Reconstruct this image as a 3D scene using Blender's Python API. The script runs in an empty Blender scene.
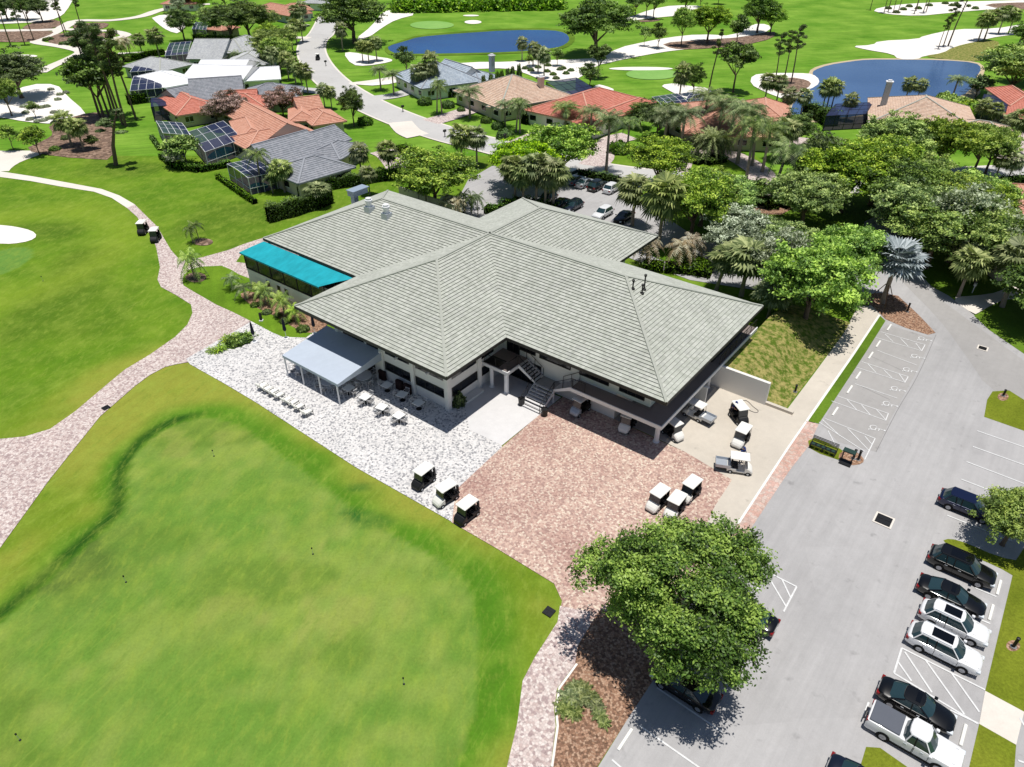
import bpy, bmesh, math, random
import numpy as np
from mathutils import Vector, Matrix
from mathutils.geometry import tessellate_polygon
random.seed(7)
scn = bpy.context.scene
C = scn.collection
R = math.radians
PI = math.pi

# ------------------------------------------------------------------ camera (drone at 40 m)
CAM_H, FPX, PITCH = 40.0, 708.0, R(35.2)
cam_d = bpy.data.cameras.new('camera'); cam = bpy.data.objects.new('camera', cam_d); C.objects.link(cam)
cam.location = (0, 0, CAM_H); cam.rotation_euler = (R(90) - PITCH, 0, 0)
cam_d.sensor_width = 36; cam_d.lens = 36 * FPX / 1024; cam_d.clip_end = 8000; cam_d.clip_start = 0.5
scn.camera = cam

def at(u, v, z=0.0):
    """survey helper: where the line of sight of photo pixel (u, v) meets height z"""
    w = v - 383.5
    t = (CAM_H - z) / (FPX * math.sin(PITCH) + w * math.cos(PITCH))
    return Vector(((u - 512) * t, (FPX * math.cos(PITCH) - w * math.sin(PITCH)) * t, z))

# clubhouse frame: a runs along the entrance front, b towards the back
HUB = Vector((-2.309, 69.2, 0)); TH = R(-37.81)
EA = Vector((math.cos(TH), math.sin(TH), 0)); EB = Vector((-math.sin(TH), math.cos(TH), 0))
def bw(a, b, z=0.0): return HUB + EA * a + EB * b + Vector((0, 0, z))

# ------------------------------------------------------------------ world and sun
w = bpy.data.worlds.new('World'); scn.world = w; w.use_nodes = True
nt = w.node_tree; nt.nodes.clear()
sky = nt.nodes.new('ShaderNodeTexSky'); sky.sky_type = 'NISHITA'; sky.sun_disc = False
sdir = Vector((0.068 * math.cos(TH), 0.068 * math.sin(TH), 1)).normalized()
sky.sun_elevation = math.asin(sdir.z); sky.sun_rotation = math.atan2(sdir.x, sdir.y)
sky.air_density = 1.0; sky.dust_density = 0.6; sky.ozone_density = 1.6
bg = nt.nodes.new('ShaderNodeBackground'); bg.inputs[1].default_value = 0.058
out = nt.nodes.new('ShaderNodeOutputWorld')
nt.links.new(sky.outputs[0], bg.inputs[0]); nt.links.new(bg.outputs[0], out.inputs[0])
sun_d = bpy.data.lights.new('sun', 'SUN'); sun_d.energy = 4.2; sun_d.angle = R(0.5); sun_d.color = (1.0, 0.965, 0.9)
sun = bpy.data.objects.new('sun', sun_d); C.objects.link(sun)
sun.rotation_euler = sdir.to_track_quat('Z', 'Y').to_euler(); sun.location = (0, 60, 120)
scn.view_settings.view_transform = 'Standard'; scn.view_settings.look = 'None'; scn.view_settings.exposure = 0
scn.cycles.max_bounces = 6; scn.cycles.transparent_max_bounces = 12
scn.cycles.diffuse_bounces = 3

# ------------------------------------------------------------------ materials
def lin(c):
    c = c / 255.0
    return c / 12.92 if c <= 0.04045 else ((c + 0.055) / 1.055) ** 2.4
def rgb(r, g, b, k=1.0): return (lin(r) * k, lin(g) * k, lin(b) * k, 1)

class NT:
    def __init__(s, name):
        s.m = bpy.data.materials.new(name); s.m.use_nodes = True; s.t = s.m.node_tree
        s.p = s.t.nodes['Principled BSDF']
        s.tc = None
    def n(s, typ, **kw):
        x = s.t.nodes.new('ShaderNode' + typ)
        for k, v in kw.items(): setattr(x, k, v)
        return x
    def l(s, a, b): s.t.links.new(a, b)
    def co(s, which='Object'):
        if s.tc is None: s.tc = s.n('TexCoord')
        return s.tc.outputs[which]
    def math(s, op, a, b=None, clamp=False):
        x = s.n('Math', operation=op); x.use_clamp = clamp
        for i, q in enumerate((a, b)):
            if q is None: continue
            if isinstance(q, (int, float)): x.inputs[i].default_value = q
            else: s.l(q, x.inputs[i])
        return x.outputs[0]
    def noise(s, scale, vec=None, detail=3, rough=0.55):
        x = s.n('TexNoise'); x.inputs['Scale'].default_value = scale
        x.inputs['Detail'].default_value = detail; x.inputs['Roughness'].default_value = rough
        s.l(vec if vec is not None else s.co(), x.inputs['Vector']); return x.outputs['Fac']
    def ramp(s, fac, stops, interp='LINEAR'):
        x = s.n('ValToRGB'); e = x.color_ramp.elements; x.color_ramp.interpolation = interp
        while len(e) < len(stops): e.new(0.5)
        for i, (p, c) in enumerate(stops): e[i].position = p; e[i].color = c
        s.l(fac, x.inputs[0]); return x.outputs[0]
    def mix(s, fac, a, b, blend='MIX'):
        x = s.n('Mix', data_type='RGBA', blend_type=blend)
        for i, q in ((0, fac), (6, a), (7, b)):
            if isinstance(q, (int, float)): x.inputs[i].default_value = q
            elif isinstance(q, tuple): x.inputs[i].default_value = q
            else: s.l(q, x.inputs[i])
        return x.outputs[2]
    def scale(s, col, f):
        x = s.n('VectorMath', operation='SCALE')
        if isinstance(col, tuple): x.inputs[0].default_value = col[:3]
        else: s.l(col, x.inputs[0])
        s.l(f, x.inputs['Scale']) if not isinstance(f, (int, float)) else setattr(x.inputs['Scale'], 'default_value', f)
        return x.outputs[0]
    def vary(s, parts, vec=None):
        """1 + sum(amt*(noise-.5)*2)"""
        acc = 1.0
        for sc, am in parts:
            acc = s.math('ADD', s.math('MULTIPLY', s.math('SUBTRACT', s.noise(sc, vec), 0.5), am * 2), acc)
        return acc
    def bump(s, h, strength=0.4, dist=0.05):
        b = s.n('Bump'); b.inputs['Strength'].default_value = strength; b.inputs['Distance'].default_value = dist
        s.l(h, b.inputs['Height']); s.l(b.outputs[0], s.p.inputs['Normal'])
    def done(s, col, rough=0.8, spec=0.3, metal=0.0):
        if isinstance(col, tuple): s.p.inputs['Base Color'].default_value = col
        else: s.l(col, s.p.inputs['Base Color'])
        if isinstance(rough, (int, float)): s.p.inputs['Roughness'].default_value = rough
        else: s.l(rough, s.p.inputs['Roughness'])
        s.p.inputs['Specular IOR Level'].default_value = spec; s.p.inputs['Metallic'].default_value = metal
        return s.m
_MC = {}
def simple(name, col, rough=0.7, spec=0.3, metal=0.0, var=((1.3, 0.06), (9, 0.05)), coat=0.0):
    if name in _MC: return _MC[name]
    t = NT(name)
    if coat: t.p.inputs['Coat Weight'].default_value = coat; t.p.inputs['Coat Roughness'].default_value = 0.06
    m = t.done(t.scale(col, t.vary(var)), rough, spec, metal)
    _MC[name] = m; return m

def stretch(t, rot, sx, sy):
    rt = t.n('VectorRotate', rotation_type='Z_AXIS'); rt.inputs['Angle'].default_value = -rot; t.l(t.co(), rt.inputs['Vector'])
    mp = t.n('Mapping'); mp.inputs['Scale'].default_value = (sx, sy, 1)
    t.l(rt.outputs[0], mp.inputs['Vector']); return mp.outputs[0]

def grass_mat(name, c1, c2, fine=0.25, tone=False, stripes=0.0, srot=0.0, mott=False):
    t = NT(name)
    if tone:
        a = t.n('Attribute'); a.attribute_name = 'tone'; base = a.outputs['Color']
        n = t.noise(0.35, detail=5); base = t.mix(t.math('MULTIPLY', t.math('SUBTRACT', n, 0.46, True), 1.5, True), base, c2)
        n2 = t.noise(1.0, stretch(t, srot + 0.5, 0.7, 1.8), 7, 0.72); base = t.mix(t.math('MULTIPLY', t.math('SUBTRACT', n2, 0.5, True), 2.6, True), base, c2)
        n3 = t.noise(0.8, stretch(t, srot + 0.2, 0.6, 1.6), 7, 0.72); base = t.mix(t.math('MULTIPLY', t.math('SUBTRACT', n3, 0.54, True), 2.4, True), base, c1)
        fl = t.noise(1.0, stretch(t, srot, 0.12, 3.2), 3, 0.6); base = t.mix(t.math('MULTIPLY', t.math('SUBTRACT', fl, 0.57, True), 2.0, True), base, rgb(140, 162, 70))
    else:
        base = t.ramp(t.noise(0.09, detail=6, rough=0.6), [(0.32, c1), (0.68, c2)])
    if mott: base = t.ramp(t.noise(1.6, detail=6, rough=0.7), [(0.42, c1), (0.58, c2)])
    f = t.vary(((6.0, fine), (28.0, fine), (0.7, 0.12), (1.8, fine * 0.4)))
    if stripes:
        sn = t.noise(1.0, stretch(t, srot, 0.05, 1.0), 2); f = t.math('MULTIPLY', f, t.math('ADD', t.math('MULTIPLY', sn, stripes * 2), 1 - stripes))
    t.bump(t.noise(30, detail=4), 0.5, 0.05)
    return t.done(t.scale(base, f), 0.9, 0.12)

G = {}
G['lawn'] = grass_mat('lawn_grass', rgb(76, 112, 20), rgb(112, 144, 38), 0.4, stripes=0.25, srot=1.9)
G['fairway'] = grass_mat('fairway_grass', rgb(86, 132, 30), rgb(126, 162, 58), 0.2, stripes=0.4, srot=0.25)
G['tone'] = grass_mat('toned_grass', rgb(84, 120, 34), rgb(140, 158, 62), 0.2, tone=True, stripes=0.12, srot=1.09)
G['verge'] = grass_mat('dry_verge_grass', rgb(92, 108, 22), rgb(132, 140, 44), 0.45, stripes=0.2, srot=0.9)
G['green'] = grass_mat('golf_green', rgb(120, 168, 84), rgb(136, 178, 96), 0.06)
G['rough'] = grass_mat('rough_grass', rgb(86, 108, 34), rgb(160, 150, 92), 0.6, mott=True)
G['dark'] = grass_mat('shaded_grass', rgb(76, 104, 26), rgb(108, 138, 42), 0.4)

def cells_mat(name, cols, size, rough=0.85, mortar=0.55, big=0.12, rot=TH, patch=None):
    t = NT(name)
    vec = stretch(t, rot, 1, 1)
    v = t.n('TexVoronoi'); v.inputs['Scale'].default_value = 1.0 / size; v.distance = 'CHEBYCHEV'; v.inputs['Randomness'].default_value = 0.75
    t.l(vec, v.inputs['Vector'])
    sp = t.n('SeparateColor'); t.l(v.outputs['Color'], sp.inputs[0])
    n = len(cols)
    col = t.ramp(sp.outputs[0], [(i / n, c) for i, c in enumerate(cols)], 'CONSTANT')
    if patch:
        col = t.mix(t.math('MULTIPLY', t.math('SUBTRACT', t.noise(0.16, detail=4), 0.45, True), 3.0, True), col, patch, 'MULTIPLY')
    v2 = t.n('TexVoronoi'); v2.feature = 'DISTANCE_TO_EDGE'; v2.inputs['Scale'].default_value = 1.0 / size; v2.inputs['Randomness'].default_value = 0.75
    t.l(vec, v2.inputs['Vector'])
    edge = t.math('ADD', t.math('MULTIPLY', t.math('MULTIPLY', v2.outputs[0], 9, True), 1 - mortar), mortar)
    f = t.math('MULTIPLY', t.vary(((0.3, big), (2.5, 0.08), (14, 0.08))), edge)
    t.bump(edge, 0.25, 0.01)
    return t.done(t.scale(col, f), rough, 0.3)
G['paver_light'] = cells_mat('grey_white_pavers', [rgb(220, 217, 216), rgb(203, 201, 201), rgb(214, 211, 209), rgb(150, 149, 152), rgb(226, 223, 221), rgb(184, 183, 184), rgb(218, 215, 213)], 0.15, mortar=0.87)
G['paver_red'] = cells_mat('red_cream_pavers', [rgb(200, 170, 156), rgb(210, 188, 172), rgb(186, 154, 142), rgb(197, 168, 154), rgb(220, 204, 186), rgb(176, 148, 138), rgb(168, 138, 128), rgb(205, 177, 161)], 0.15, mortar=0.88, patch=rgb(222, 206, 208))
G['paver_pink'] = cells_mat('pinkish_path_pavers', [rgb(204, 188, 183), rgb(220, 208, 202), rgb(192, 172, 167), rgb(212, 196, 190), rgb(172, 152, 150)], 0.17, mortar=0.7)
G['brick'] = cells_mat('rust_brick_border', [rgb(204, 168, 156), rgb(212, 182, 170), rgb(196, 170, 160), rgb(206, 188, 178)], 0.25, mortar=0.75, patch=rgb(238, 224, 214))
G['chips'] = cells_mat('red_mulch', [rgb(158, 122, 98), rgb(138, 104, 84), rgb(174, 138, 114), rgb(120, 92, 74), rgb(184, 152, 128)], 0.14, mortar=0.5, rot=0.3)
G['mulch'] = cells_mat('brown_mulch', [rgb(142, 116, 98), rgb(120, 98, 84), rgb(158, 132, 114), rgb(104, 84, 70)], 0.5, mortar=0.75, rot=0.3)

def concrete(name, col, stain=0.15, scratch=0.0):
    t = NT(name)
    f = t.vary(((0.22, stain), (1.6, 0.08), (9, 0.07), (30, 0.08)))
    if scratch:
        sn = t.noise(1.2, stretch(t, TH + R(90), 0.06, 1.1), 6, 0.7)
        f = t.math('MULTIPLY', f, t.math('ADD', t.math('MULTIPLY', sn, scratch), 1 - scratch / 2))
        sp = t.math('MULTIPLY', t.math('SUBTRACT', t.noise(.9, detail=3), .64, True), 2.2, True); f = t.math('MULTIPLY', f, t.math('SUBTRACT', 1.0, t.math('MULTIPLY', sp, .9)))
        pt = t.n('TexVoronoi'); pt.inputs['Scale'].default_value = .11; t.l(stretch(t, TH, 1, 1), pt.inputs['Vector']); pc = t.n('SeparateColor'); t.l(pt.outputs['Color'], pc.inputs[0])
        f = t.math('MULTIPLY', f, t.math('ADD', t.math('MULTIPLY', pc.outputs[0], .07 if scratch > .25 else .0), .965))
    big = t.noise(0.07, detail=5, rough=0.65)
    c = t.mix(t.math('MULTIPLY', t.math('SUBTRACT', big, 0.48, True), 2.2, True), col, tuple(x * 0.78 for x in col[:3]) + (1,))
    t.bump(t.noise(40), 0.2, 0.01)
    return t.done(t.scale(c, f), 0.85, 0.3)
G['asphalt'] = concrete('worn_grey_asphalt', rgb(173, 171, 171), 0.1, 0.4)
G['asphalt_dark'] = concrete('patched_asphalt', rgb(168, 165, 163), 0.08, 0.2)
G['seam'] = simple('dark_asphalt_seam', rgb(128, 126, 126), 0.9)
G['street'] = concrete('pale_street', rgb(196, 194, 192), 0.05, 0.06)
G['concrete'] = concrete('warm_concrete', rgb(206, 197, 184), 0.16, 0.08)
G['slab'] = concrete('pale_entrance_slab', rgb(216, 214, 214), 0.04)
G['path'] = concrete('pale_cart_path', rgb(226, 218, 208), 0.06)
G['sand'] = concrete('white_sand', rgb(240, 234, 226), 0.05)
G['paint'] = simple('white_road_paint', rgb(218, 218, 218), 0.7, var=((1.2, 0.12), (7, 0.2)))

def water_mat(name, c1, c2, rough, scale):
    t = NT(name)
    n = t.noise(scale, stretch(t, 0.3, 0.5, 1.4), 4)
    t.bump(n, 0.25, 0.12)
    return t.done(t.ramp(t.noise(0.03, detail=3), [(0.35, c1), (0.7, c2)]), rough, 0.5)
G['lake'] = water_mat('deep_blue_lake_water', rgb(8, 62, 128), rgb(20, 84, 150), 0.15, 1.6)
G['lake2'] = water_mat('grey_blue_lake_water', rgb(60, 92, 140), rgb(80, 112, 158), 0.16, 1.6)
G['pool'] = water_mat('turquoise_pool_water', rgb(40, 160, 170), rgb(60, 185, 190), 0.08, 2.5)

def tile_mat(name, cols, tw, th, riser):
    t = NT(name)
    uv = t.n('UVMap'); uv.uv_map = 'st'
    sp = t.n('SeparateXYZ'); t.l(uv.outputs[0], sp.inputs[0])
    row = t.math('FLOOR', t.math('DIVIDE', sp.outputs[1], th))
    colx = t.math('FLOOR', t.math('ADD', t.math('DIVIDE', sp.outputs[0], tw), t.math('MULTIPLY', row, 0.5)))
    cb = t.n('CombineXYZ'); t.l(colx, cb.inputs[0]); t.l(row, cb.inputs[1])
    wn = t.n('TexWhiteNoise'); wn.noise_dimensions = '2D'; t.l(cb.outputs[0], wn.inputs['Vector'])
    n = len(cols)
    c = t.ramp(wn.outputs['Value'], [(i / n, q) for i, q in enumerate(cols)], 'CONSTANT')
    fr = t.math('FRACT', t.math('ADD', t.math('DIVIDE', sp.outputs[0], tw), t.math('MULTIPLY', row, 0.5)))
    gap = t.math('GREATER_THAN', fr, 0.09)
    f = t.math('MULTIPLY', t.math('ADD', t.math('MULTIPLY', gap, 0.07), 0.93), t.vary(((0.25, 0.14), (1.1, 0.1), (6, 0.08))))
    stv = t.n('Mapping'); stv.inputs['Scale'].default_value = (1.6, .12, 1); t.l(uv.outputs[0], stv.inputs['Vector'])
    f = t.math('MULTIPLY', f, t.math('ADD', t.math('MULTIPLY', t.noise(1.0, stv.outputs[0], 5, .65), 0.36), 0.82))
    return t.done(t.scale(c, f), 0.8, 0.3)
G['roof'] = tile_mat('pale_grey_green_roof_tile', [rgb(176, 179, 169), rgb(182, 185, 175), rgb(170, 173, 163), rgb(178, 180, 172), rgb(187, 189, 180)], 0.3, 0.34, 0)
G['riser'] = simple('weathered_tile_shadow_edge', rgb(56, 62, 52), 0.9, var=((3, 0.3),))  # weathered edge, darkened to paint the shadow line under each course
G['riser_grey'] = simple('shingle_edge', rgb(92, 94, 100), 0.9)
G['riser_red'] = simple('clay_tile_edge', rgb(150, 76, 50), 0.9)
G['r_orange'] = tile_mat('orange_clay_tile', [rgb(198, 144, 122), rgb(202, 150, 128), rgb(193, 139, 117), rgb(205, 155, 134)], 0.3, 0.4, 0)
G['r_red'] = tile_mat('coral_red_tile', [rgb(198, 124, 106), rgb(192, 117, 100), rgb(204, 132, 116)], 0.3, 0.4, 0)
G['r_pink'] = tile_mat('faded_pink_tile', [rgb(206, 150, 130), rgb(196, 138, 120), rgb(214, 166, 148)], 0.3, 0.4, 0)
G['r_tan'] = tile_mat('tan_roof_tile', [rgb(206, 176, 154), rgb(196, 166, 146), rgb(212, 186, 166)], 0.3, 0.4, 0)
G['r_slate'] = tile_mat('slate_grey_shingle', [rgb(146, 149, 156), rgb(139, 142, 150), rgb(151, 153, 160), rgb(134, 138, 145)], 0.3, 0.4, 0)
G['r_light'] = tile_mat('light_grey_tile', [rgb(186, 188, 190), rgb(178, 180, 184), rgb(194, 196, 196)], 0.3, 0.4, 0)
G['r_white'] = simple('white_metal_roof', rgb(246, 246, 248), 0.5, var=((0.5, 0.02), (4, 0.02)))
G['r_blue'] = tile_mat('blue_grey_tile', [rgb(168, 180, 192), rgb(158, 170, 184), rgb(178, 188, 198)], 0.3, 0.4, 0)
G['ridge_clay'] = simple('clay_ridge_cap', rgb(204, 156, 136), 0.8)
G['ridge_slate'] = simple('slate_ridge_cap', rgb(150, 153, 160), 0.8)
G['ridge'] = simple('pale_ridge_cap', rgb(170, 172, 163), 0.8)
G['wall'] = simple('white_stucco', rgb(232, 230, 226), 0.9, var=((0.6, 0.03), (12, 0.03)))
G['wall_grey'] = simple('light_grey_stucco', rgb(176, 182, 186), 0.9)
G['wall_tan'] = simple('tan_stucco', rgb(206, 194, 178), 0.9)
G['soffit'] = simple('grey_soffit', rgb(120, 118, 116), 0.9)
G['dark'] = G['dark']
G['black'] = simple('black_metal', rgb(24, 24, 27), 0.5, 0.4)
G['fascia'] = simple('dark_bronze_fascia', rgb(58, 56, 54), 0.6)
G['deck'] = simple('brown_grey_decking', rgb(142, 130, 126), 0.85, var=((0.8, 0.12), (10, 0.1)))
G['glass_dark'] = simple('dark_window_glass', rgb(18, 22, 30), 0.12, 0.6)
def canvas(name, col, k, sc):
    t = NT(name); n = t.noise(1.0, stretch(t, R(62), .12, sc), 4, .6)
    f = t.math('MULTIPLY', t.vary(((.4, .06), (2.5, .05))), t.math('ADD', t.math('MULTIPLY', n, k), 1 - k / 2)); t.bump(n, .6, .12)  # fold light and shade painted into the cloth colour, bump added
    return t.done(t.scale(col, f), .8, .25)
G['teal'] = canvas('teal_awning_canvas', rgb(36, 168, 184), .75, 1.3)
G['canopy'] = canvas('blue_grey_canvas', rgb(184, 194, 208), .16, .8)
G['metal'] = simple('galvanised_metal', rgb(186, 192, 200), 0.4, 0.5, 0.4)
G['ductblue'] = simple('pale_blue_duct', rgb(150, 164, 182), 0.5)
G['white'] = simple('white_plastic', rgb(238, 236, 230), 0.45, 0.4, var=((2, 0.03),))
G['whitep'] = simple('white_painted_metal', rgb(232, 232, 234), 0.5)
G['grey'] = simple('mid_grey_plastic', rgb(128, 128, 130), 0.6)
G['rubber'] = simple('black_rubber', rgb(20, 20, 21), 0.85)
G['bark'] = simple('grey_brown_bark', rgb(112, 96, 84), 0.95, var=((3, 0.25), (14, 0.2)))
G['palmbark'] = simple('pale_palm_trunk', rgb(148, 136, 124), 0.95, var=((2, 0.15), (12, 0.2)))
G['wood'] = simple('timber_brace', rgb(120, 96, 72), 0.9)
G['skin'] = simple('skin', rgb(196, 148, 120), 0.6)
G['shirt'] = simple('blue_shirt_cloth', rgb(40, 62, 120), 0.9)
G['pants'] = simple('dark_trouser_cloth', rgb(34, 36, 46), 0.9)
G['tabletop'] = simple('pale_stone_tabletop', rgb(236, 236, 234), 0.5)
G['wicker'] = simple('dark_seat_weave', rgb(120, 118, 118), 0.8)
G['navy'] = simple('navy_umbrella_canvas', rgb(22, 26, 44), 0.9)
G['signgreen'] = simple('dark_green_panel', rgb(36, 62, 56), 0.6)

def leaf_mat(name, c_dark, c_mid, c_light, gloss=0.35, trans=0.25, kf=1.3):
    t = NT(name)
    a = t.n('Attribute'); a.attribute_name = 'tone'
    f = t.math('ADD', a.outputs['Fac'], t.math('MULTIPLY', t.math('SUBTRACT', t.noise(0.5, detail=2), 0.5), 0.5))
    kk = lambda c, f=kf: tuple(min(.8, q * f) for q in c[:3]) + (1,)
    col = t.ramp(f, [(0.18, kk(c_dark, kf * 1.1)), (0.5, kk(c_mid, kf * 1.1)), (0.85, kk(c_light, kf * 1.3))])  # light stop pushed up: leaf highlights painted into the colour
    oi = t.n('ObjectInfo')
    hs = t.n('HueSaturation'); t.l(col, hs.inputs['Color']); t.l(t.math('ADD', t.math('MULTIPLY', oi.outputs['Random'], 0.024), 0.484), hs.inputs['Hue']); t.l(t.math('ADD', t.math('MULTIPLY', t.math('FRACT', t.math('MULTIPLY', oi.outputs['Random'], 7.3)), 0.35), 0.75), hs.inputs['Saturation']); col = hs.outputs[0]
    col = t.scale(col, t.math('ADD', t.math('MULTIPLY', oi.outputs['Random'], 0.35), 0.85))
    t.done(col, 0.55, gloss)
    tr = t.n('BsdfTranslucent'); t.l(t.mix(0.5, col, rgb(150, 180, 60), 'MIX'), tr.inputs[0])
    mx = t.n('MixShader'); mx.inputs[0].default_value = trans * 0.7
    t.l(t.p.outputs[0], mx.inputs[1]); t.l(tr.outputs[0], mx.inputs[2])
    t.l(mx.outputs[0], t.t.nodes['Material Output'].inputs[0])
    return t.m
K = 1.0
G['leaf'] = leaf_mat('oak_leaves', rgb(42, 60, 20), rgb(84, 114, 38), rgb(146, 164, 72), kf=1.6)
G['leaf_big'] = leaf_mat('big_oak_leaves', rgb(32, 50, 12), rgb(72, 102, 24), rgb(126, 148, 56), gloss=.5)
G['leaf_bright'] = leaf_mat('bright_leaves', rgb(48, 72, 16), rgb(92, 126, 30), rgb(146, 170, 50), kf=1.5)
G['leaf_dark'] = leaf_mat('dark_leaves', rgb(28, 44, 18), rgb(62, 86, 34), rgb(108, 130, 60), kf=1.45)
G['leaf_grey'] = leaf_mat('grey_green_leaves', rgb(62, 72, 50), rgb(112, 122, 94), rgb(168, 176, 150))
G['leaf_pine'] = leaf_mat('pine_needles', rgb(36, 52, 24), rgb(70, 92, 40), rgb(112, 132, 66))
G['leaf_palm'] = leaf_mat('fan_palm_fronds', rgb(46, 62, 24), rgb(88, 104, 50), rgb(160, 168, 106), kf=1.1)
G['leaf_royal'] = leaf_mat('feather_palm_fronds', rgb(30, 46, 16), rgb(70, 94, 40), rgb(142, 156, 98), kf=1.1)
G['leaf_silver'] = leaf_mat('silver_fan_fronds', rgb(70, 80, 80), rgb(120, 130, 132), rgb(184, 190, 192), trans=0.05, kf=1.0)
G['leaf_bloom'] = leaf_mat('pinkish_brown_bloom', rgb(66, 58, 46), rgb(128, 104, 92), rgb(188, 156, 146))
G['leaf_hedge'] = leaf_mat('hedge_leaves', rgb(22, 42, 10), rgb(54, 84, 20), rgb(98, 134, 36))
G['leaf_dry'] = leaf_mat('dry_fronds', rgb(92, 82, 58), rgb(150, 134, 102), rgb(206, 188, 160))
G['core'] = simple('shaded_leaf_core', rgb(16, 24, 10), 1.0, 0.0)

# ------------------------------------------------------------------ object helpers
def tag(o, label=None, cat=None, group=None, kind=None):
    if label: o['label'] = label
    if cat: o['category'] = cat
    if group: o['group'] = group
    if kind: o['kind'] = kind
    return o
def empty(name, loc=(0, 0, 0), rz=0.0, label=None, cat=None, group=None):
    o = bpy.data.objects.new(name, None); o.location = loc; o.rotation_euler = (0, 0, rz); C.objects.link(o)
    o.empty_display_size = 0.3
    return tag(o, label, cat, group)
class MB:
    def __init__(s): s.v = []; s.f = []; s.mi = []; s.cur = 0; s.uv = None
    def face(s, pts):
        i = len(s.v); s.v += [tuple(p) for p in pts]; s.f.append(tuple(range(i, i + len(pts)))); s.mi.append(s.cur)
    def raw(s, v, f):
        i = len(s.v); s.v += [tuple(p) for p in v]
        for q in f: s.f.append(tuple(k + i for k in q)); s.mi.append(s.cur)
    def box(s, x0, y0, z0, x1, y1, z1, mt=None):
        v = [Vector(p) for p in ((x0, y0, z0), (x1, y0, z0), (x1, y1, z0), (x0, y1, z0), (x0, y0, z1), (x1, y0, z1), (x1, y1, z1), (x0, y1, z1))]
        if mt: v = [mt @ p for p in v]
        s.raw(v, ((0, 3, 2, 1), (4, 5, 6, 7), (0, 1, 5, 4), (1, 2, 6, 5), (2, 3, 7, 6), (3, 0, 4, 7))); return s
    def bbox(s, x0, y0, z0, x1, y1, z1, r=0.03, mt=None):
        """box with chamfered top and vertical edges"""
        ring = lambda k, z: [(x0 + k + r, y0 + k, z), (x1 - k - r, y0 + k, z), (x1 - k, y0 + k + r, z), (x1 - k, y1 - k - r, z), (x1 - k - r, y1 - k, z), (x0 + k + r, y1 - k, z), (x0 + k, y1 - k - r, z), (x0 + k, y0 + k + r, z)]
        rs = [ring(0, z0), ring(0, z1 - r), ring(r, z1)]
        v = [Vector(p) for q in rs for p in q]
        if mt: v = [mt @ p for p in v]
        f = [tuple(range(7, -1, -1)), tuple(range(16, 24))]
        for a in range(2):
            for i in range(8): j = (i + 1) % 8; f.append((a * 8 + i, a * 8 + j, a * 8 + 8 + j, a * 8 + 8 + i))
        s.raw(v, f); return s
    def tube(s, p, q, r0, r1=None, n=8, cap=True):
        p, q = Vector(p), Vector(q); r1 = r0 if r1 is None else r1
        d = (q - p).normalized(); a = d.orthogonal().normalized(); b = d.cross(a)
        v = []
        for c, r in ((p, r0), (q, r1)):
            for i in range(n): t = 2 * PI * i / n; v.append(c + a * (r * math.cos(t)) + b * (r * math.sin(t)))
        f = [(i, (i + 1) % n, n + (i + 1) % n, n + i) for i in range(n)]
        if cap: f += [tuple(range(n - 1, -1, -1)), tuple(range(n, 2 * n))]
        s.raw(v, f); return s
    def path(s, pts, rad, n=7):
        for i in range(len(pts) - 1): s.tube(pts[i], pts[i + 1], rad[i], rad[i + 1], n, True)
        return s
    def lathe(s, prof, n=14, mt=None):
        v = []; f = []
        for r, z in prof:
            for i in range(n): t = 2 * PI * i / n; v.append(Vector((r * math.cos(t), r * math.sin(t), z)))
        if mt: v = [mt @ p for p in v]
        for k in range(len(prof) - 1):
            for i in range(n): j = (i + 1) % n; f.append((k * n + i, k * n + j, k * n + n + j, k * n + n + i))
        f.append(tuple(range(n - 1, -1, -1))); f.append(tuple((len(prof) - 1) * n + i for i in range(n)))
        s.raw(v, f); return s
    def mesh(s, name, mats):
        me = bpy.data.meshes.new(name); me.from_pydata(s.v, [], s.f)
        if not isinstance(mats, (list, tuple)): mats = [mats]
        for m in mats: me.materials.append(m)
        if len(mats) > 1: me.polygons.foreach_set('material_index', s.mi)
        if s.uv:
            l = me.uv_layers.new(name='st'); l.data.foreach_set('uv', [c for q in s.uv for c in q])
        me.update(); return me
    def build(s, name, mats, parent=None, smooth=False):
        me = s.mesh(name, mats)
        if smooth: me.polygons.foreach_set('use_smooth', [True] * len(me.polygons))
        o = bpy.data.objects.new(name, me); C.objects.link(o)
        if parent is not None: o.parent = parent
        return o
def link(name, me, parent=None):
    o = bpy.data.objects.new(name, me); C.objects.link(o)
    if parent is not None: o.parent = parent
    return o
def kids(o): return [c for c in bpy.data.objects if c.parent is o]
_CH = {}
def remember(root):
    """cache the tree of a prototype"""
    def rec(o): return (o, [rec(c) for c in kids(o)])
    _CH[root.name] = rec(root); return root
def dup(root, loc, rz=0.0, label=None, group=None, scale=None):
    def rec(t, par):
        c = t[0].copy(); C.objects.link(c)
        if par is not None: c.parent = par
        for k in t[1]: rec(k, c)
        return c
    r = rec(_CH[root.name], None)
    r.location = loc; r.rotation_euler = (0, 0, rz)
    if scale is not None: r.scale = scale
    if label: r['label'] = label
    if group: r['group'] = group
    return r

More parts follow.
